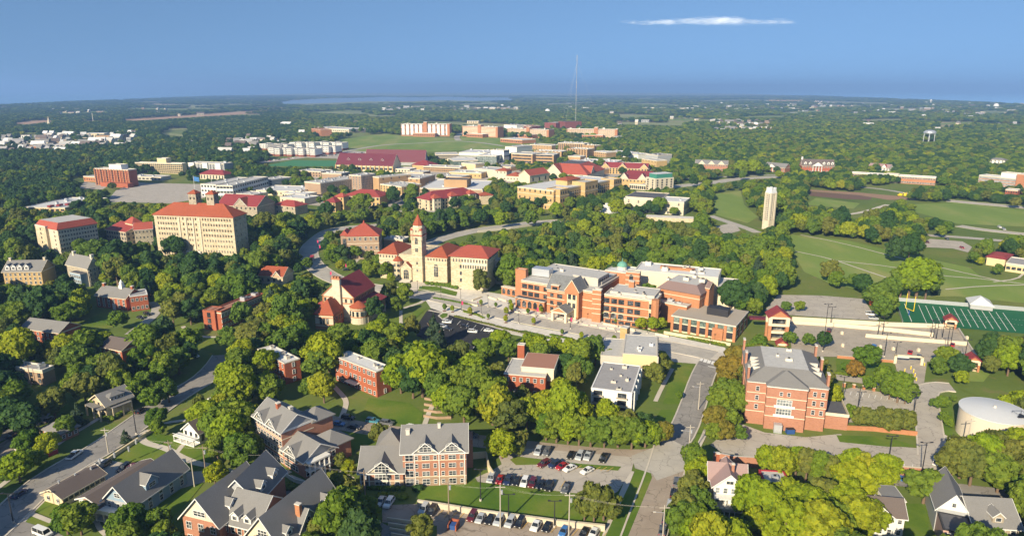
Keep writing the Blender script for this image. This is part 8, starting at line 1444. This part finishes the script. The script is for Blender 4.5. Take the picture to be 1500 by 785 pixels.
for px, py, w_, h_, wm, l in ((93, 224, 60, 9, 'limestone_gold', 'pale yellow flat building in the left town'), (85, 219.5, 80, 8, 'limestone_pale', 'long white shed in the left town'), (62, 222, 16, 10, 'brick_orange', 'orange building at the left end of the town'), (144, 203, 40, 12, 'cream_wall', 'cream block at the upper end of the left town'), (165, 206, 60, 12, 'brick_buff', 'tan block right of the cream block in the left town'), (277, 214, 18, 10, 'cream_trim', 'white house in the woods above the yellow dormitory'), (957, 161, 130, 12, 'cream_trim', 'long pale shed on the horizon right of the mast'), (992, 162, 90, 12, 'cream_trim', 'second long pale shed right of the first'), (1083, 157, 110, 12, 'cream_trim', 'far pale warehouse on the right horizon'), (1150, 150, 300, 18, 'brick_buff', 'wide tan building far on the right horizon'), (887, 187, 50, 9, 'cream_wall', 'low curved white wall building behind the hill dormitories'), (640, 176, 40, 8, 'membrane_white', 'low white building above the leftmost hill dormitory'), (693, 181, 40, 8, 'cream_wall', 'cream building between the first two hill dormitories'), (520, 191, 60, 7, 'concrete_wall', 'long grey shed left of the grassy hill'), (957, 206, 20, 7, 'brick_buff', 'tan roofed house in the woods right of the dormitories'), (1133, 250, 3, 3, 'white_paint', 'small white box near the portico house')):
    far_house(px, py, w_, 20, h_, wm, 'membrane_white' if wm != 'brick_buff' else 'roof_dark', .05, False, l)
far_emit()
# clearing machines on the works site
for i, px in enumerate((1318, 1326, 1335, 1344)): b = MB(); b.box(-2, 2, -1.2, 1.2, .6, 2, 'yellow_paint'); b.box(-.8, .8, -1, 1, 2, 3.2, 'yellow_paint'); b.bar((1.5, 0, 2), (4.5, 0, 4), .4, 'yellow_paint'); b.bar((4.5, 0, 4), (5.5, 0, 1), .3, 'yellow_paint'); b.box(-2.2, 2.2, -1.4, -.9, 0, .7, 'dark_metal'); b.box(-2.2, 2.2, .9, 1.4, 0, .7, 'dark_metal'); tag(link('excavator', b.mesh('excavator'), M=Matrix.Translation(G(px, 287.5)) @ Matrix.Rotation(i*.8, 4, 'Z')), 'yellow digger on the works ground, %s from the left' % ORD[i], 'digger', 'diggers')
# ================================================================ CLOUD AND AIR
m, nt, b = base('cloud', 1, 0); b.inputs['Base Color'].default_value = (.85, .87, .9, 1); tl_ = _n(nt, 'ShaderNodeBsdfTranslucent'); tl_.inputs[0].default_value = (.9, .9, .92, 1); ad_ = _n(nt, 'ShaderNodeAddShader'); nt.links.new(b.outputs[0], ad_.inputs[0]); nt.links.new(tl_.outputs[0], ad_.inputs[1])
tp = _n(nt, 'ShaderNodeBsdfTransparent'); ms = _n(nt, 'ShaderNodeMixShader'); nt.links.new(ramp(nt, noise(nt, .0028, 6, pos(nt), .65), [(.42, (0, 0, 0)), (.72, (.075, .075, .075))]), ms.inputs[0]); nt.links.new(tp.outputs[0], ms.inputs[1]); nt.links.new(ad_.outputs[0], ms.inputs[2]); nt.links.new(ms.outputs[0], nt.nodes['Material Output'].inputs[0])
r_ = np.random.default_rng(3); V = []; Fc = []; n = 0
for i in range(64):
    c_, sp_, sz_ = [(945, 16, .5), (985, 16, .75), (1028, 15, 1.0), (1045, 12, 1.1), (1088, 18, .7), (1118, 12, .45)][i % 6]; px = c_+sp_*r_.standard_normal(); py = 42.5-4.5*sz_*r_.random(); D_ = 20000+2500*r_.random()
    v0 = Vector(((px-CX)/FPX*D_, D_, CAMH+D_*(HY-py)/FPX)); s_ = (60+75*r_.random())*sz_+25; v = IV*np.array([s_*3.4, s_*2.5, s_*.55])*(1+.3*r_.standard_normal(len(IV)))[:, None]+np.array(v0); V.append(v); Fc += [(a+n, b_+n, c+n) for a, b_, c in IF]; n += len(v)
me = bpy.data.meshes.new('cloud'); me.from_pydata(np.concatenate(V).tolist(), [], Fc); me.materials.append(m); me.polygons.foreach_set('use_smooth', [True]*len(Fc)); o = link('cloud', me); tag(o, kind='stuff')
if HAZE:
    hb = MB(); hb.box(-26000, 26000, -400, 34000, -1.2, 268, 'coping'); o = link('haze', hb.mesh('haze')); m = bpy.data.materials.new('haze'); m.use_nodes = True; nt = m.node_tree; nt.nodes.remove(nt.nodes['Principled BSDF']); pv = _n(nt, 'ShaderNodeVolumePrincipled'); pv.inputs['Color'].default_value = (*HAZE_C, 1); pv.inputs['Density'].default_value = HAZE; pv.inputs['Anisotropy'].default_value = 0.0; nt.links.new(pv.outputs[0], nt.nodes['Material Output'].inputs['Volume']); o.data.materials.clear(); o.data.materials.append(m); tag(o, kind='stuff')
# ================================================================ LABELS FOR THE REPEATS
groups = {}
for o, noun, x, y in LABELQ:
    lm = min(LM, key=lambda l: (l[1]-x)**2+(l[2]-y)**2); dx, dy = x-lm[1], y-lm[2]
    px, py = proj(x, y, 0); lx, ly = proj(lm[1], lm[2], 0)
    rel = ('right of' if px > lx else 'left of') if abs(dx) > abs(dy) else ('behind' if dy > 0 else 'in front of')
    groups.setdefault((noun, lm[0], rel), []).append((dx*dx+dy*dy, o.name, o))
for (noun, lm, rel), L_ in groups.items():
    L_.sort(key=lambda q: q[:2])
    for i, (_, _, o) in enumerate(L_): o['label'] = ('%s %s the %s' % (noun, rel, lm)) if len(L_) == 1 else ('%s %s the %s, %s' % (noun, rel, lm, ['nearest to it', 'second nearest'][i] if i < 2 else ORD[min(i, 25)]+' nearest'))
print('objects', len(bpy.data.objects))
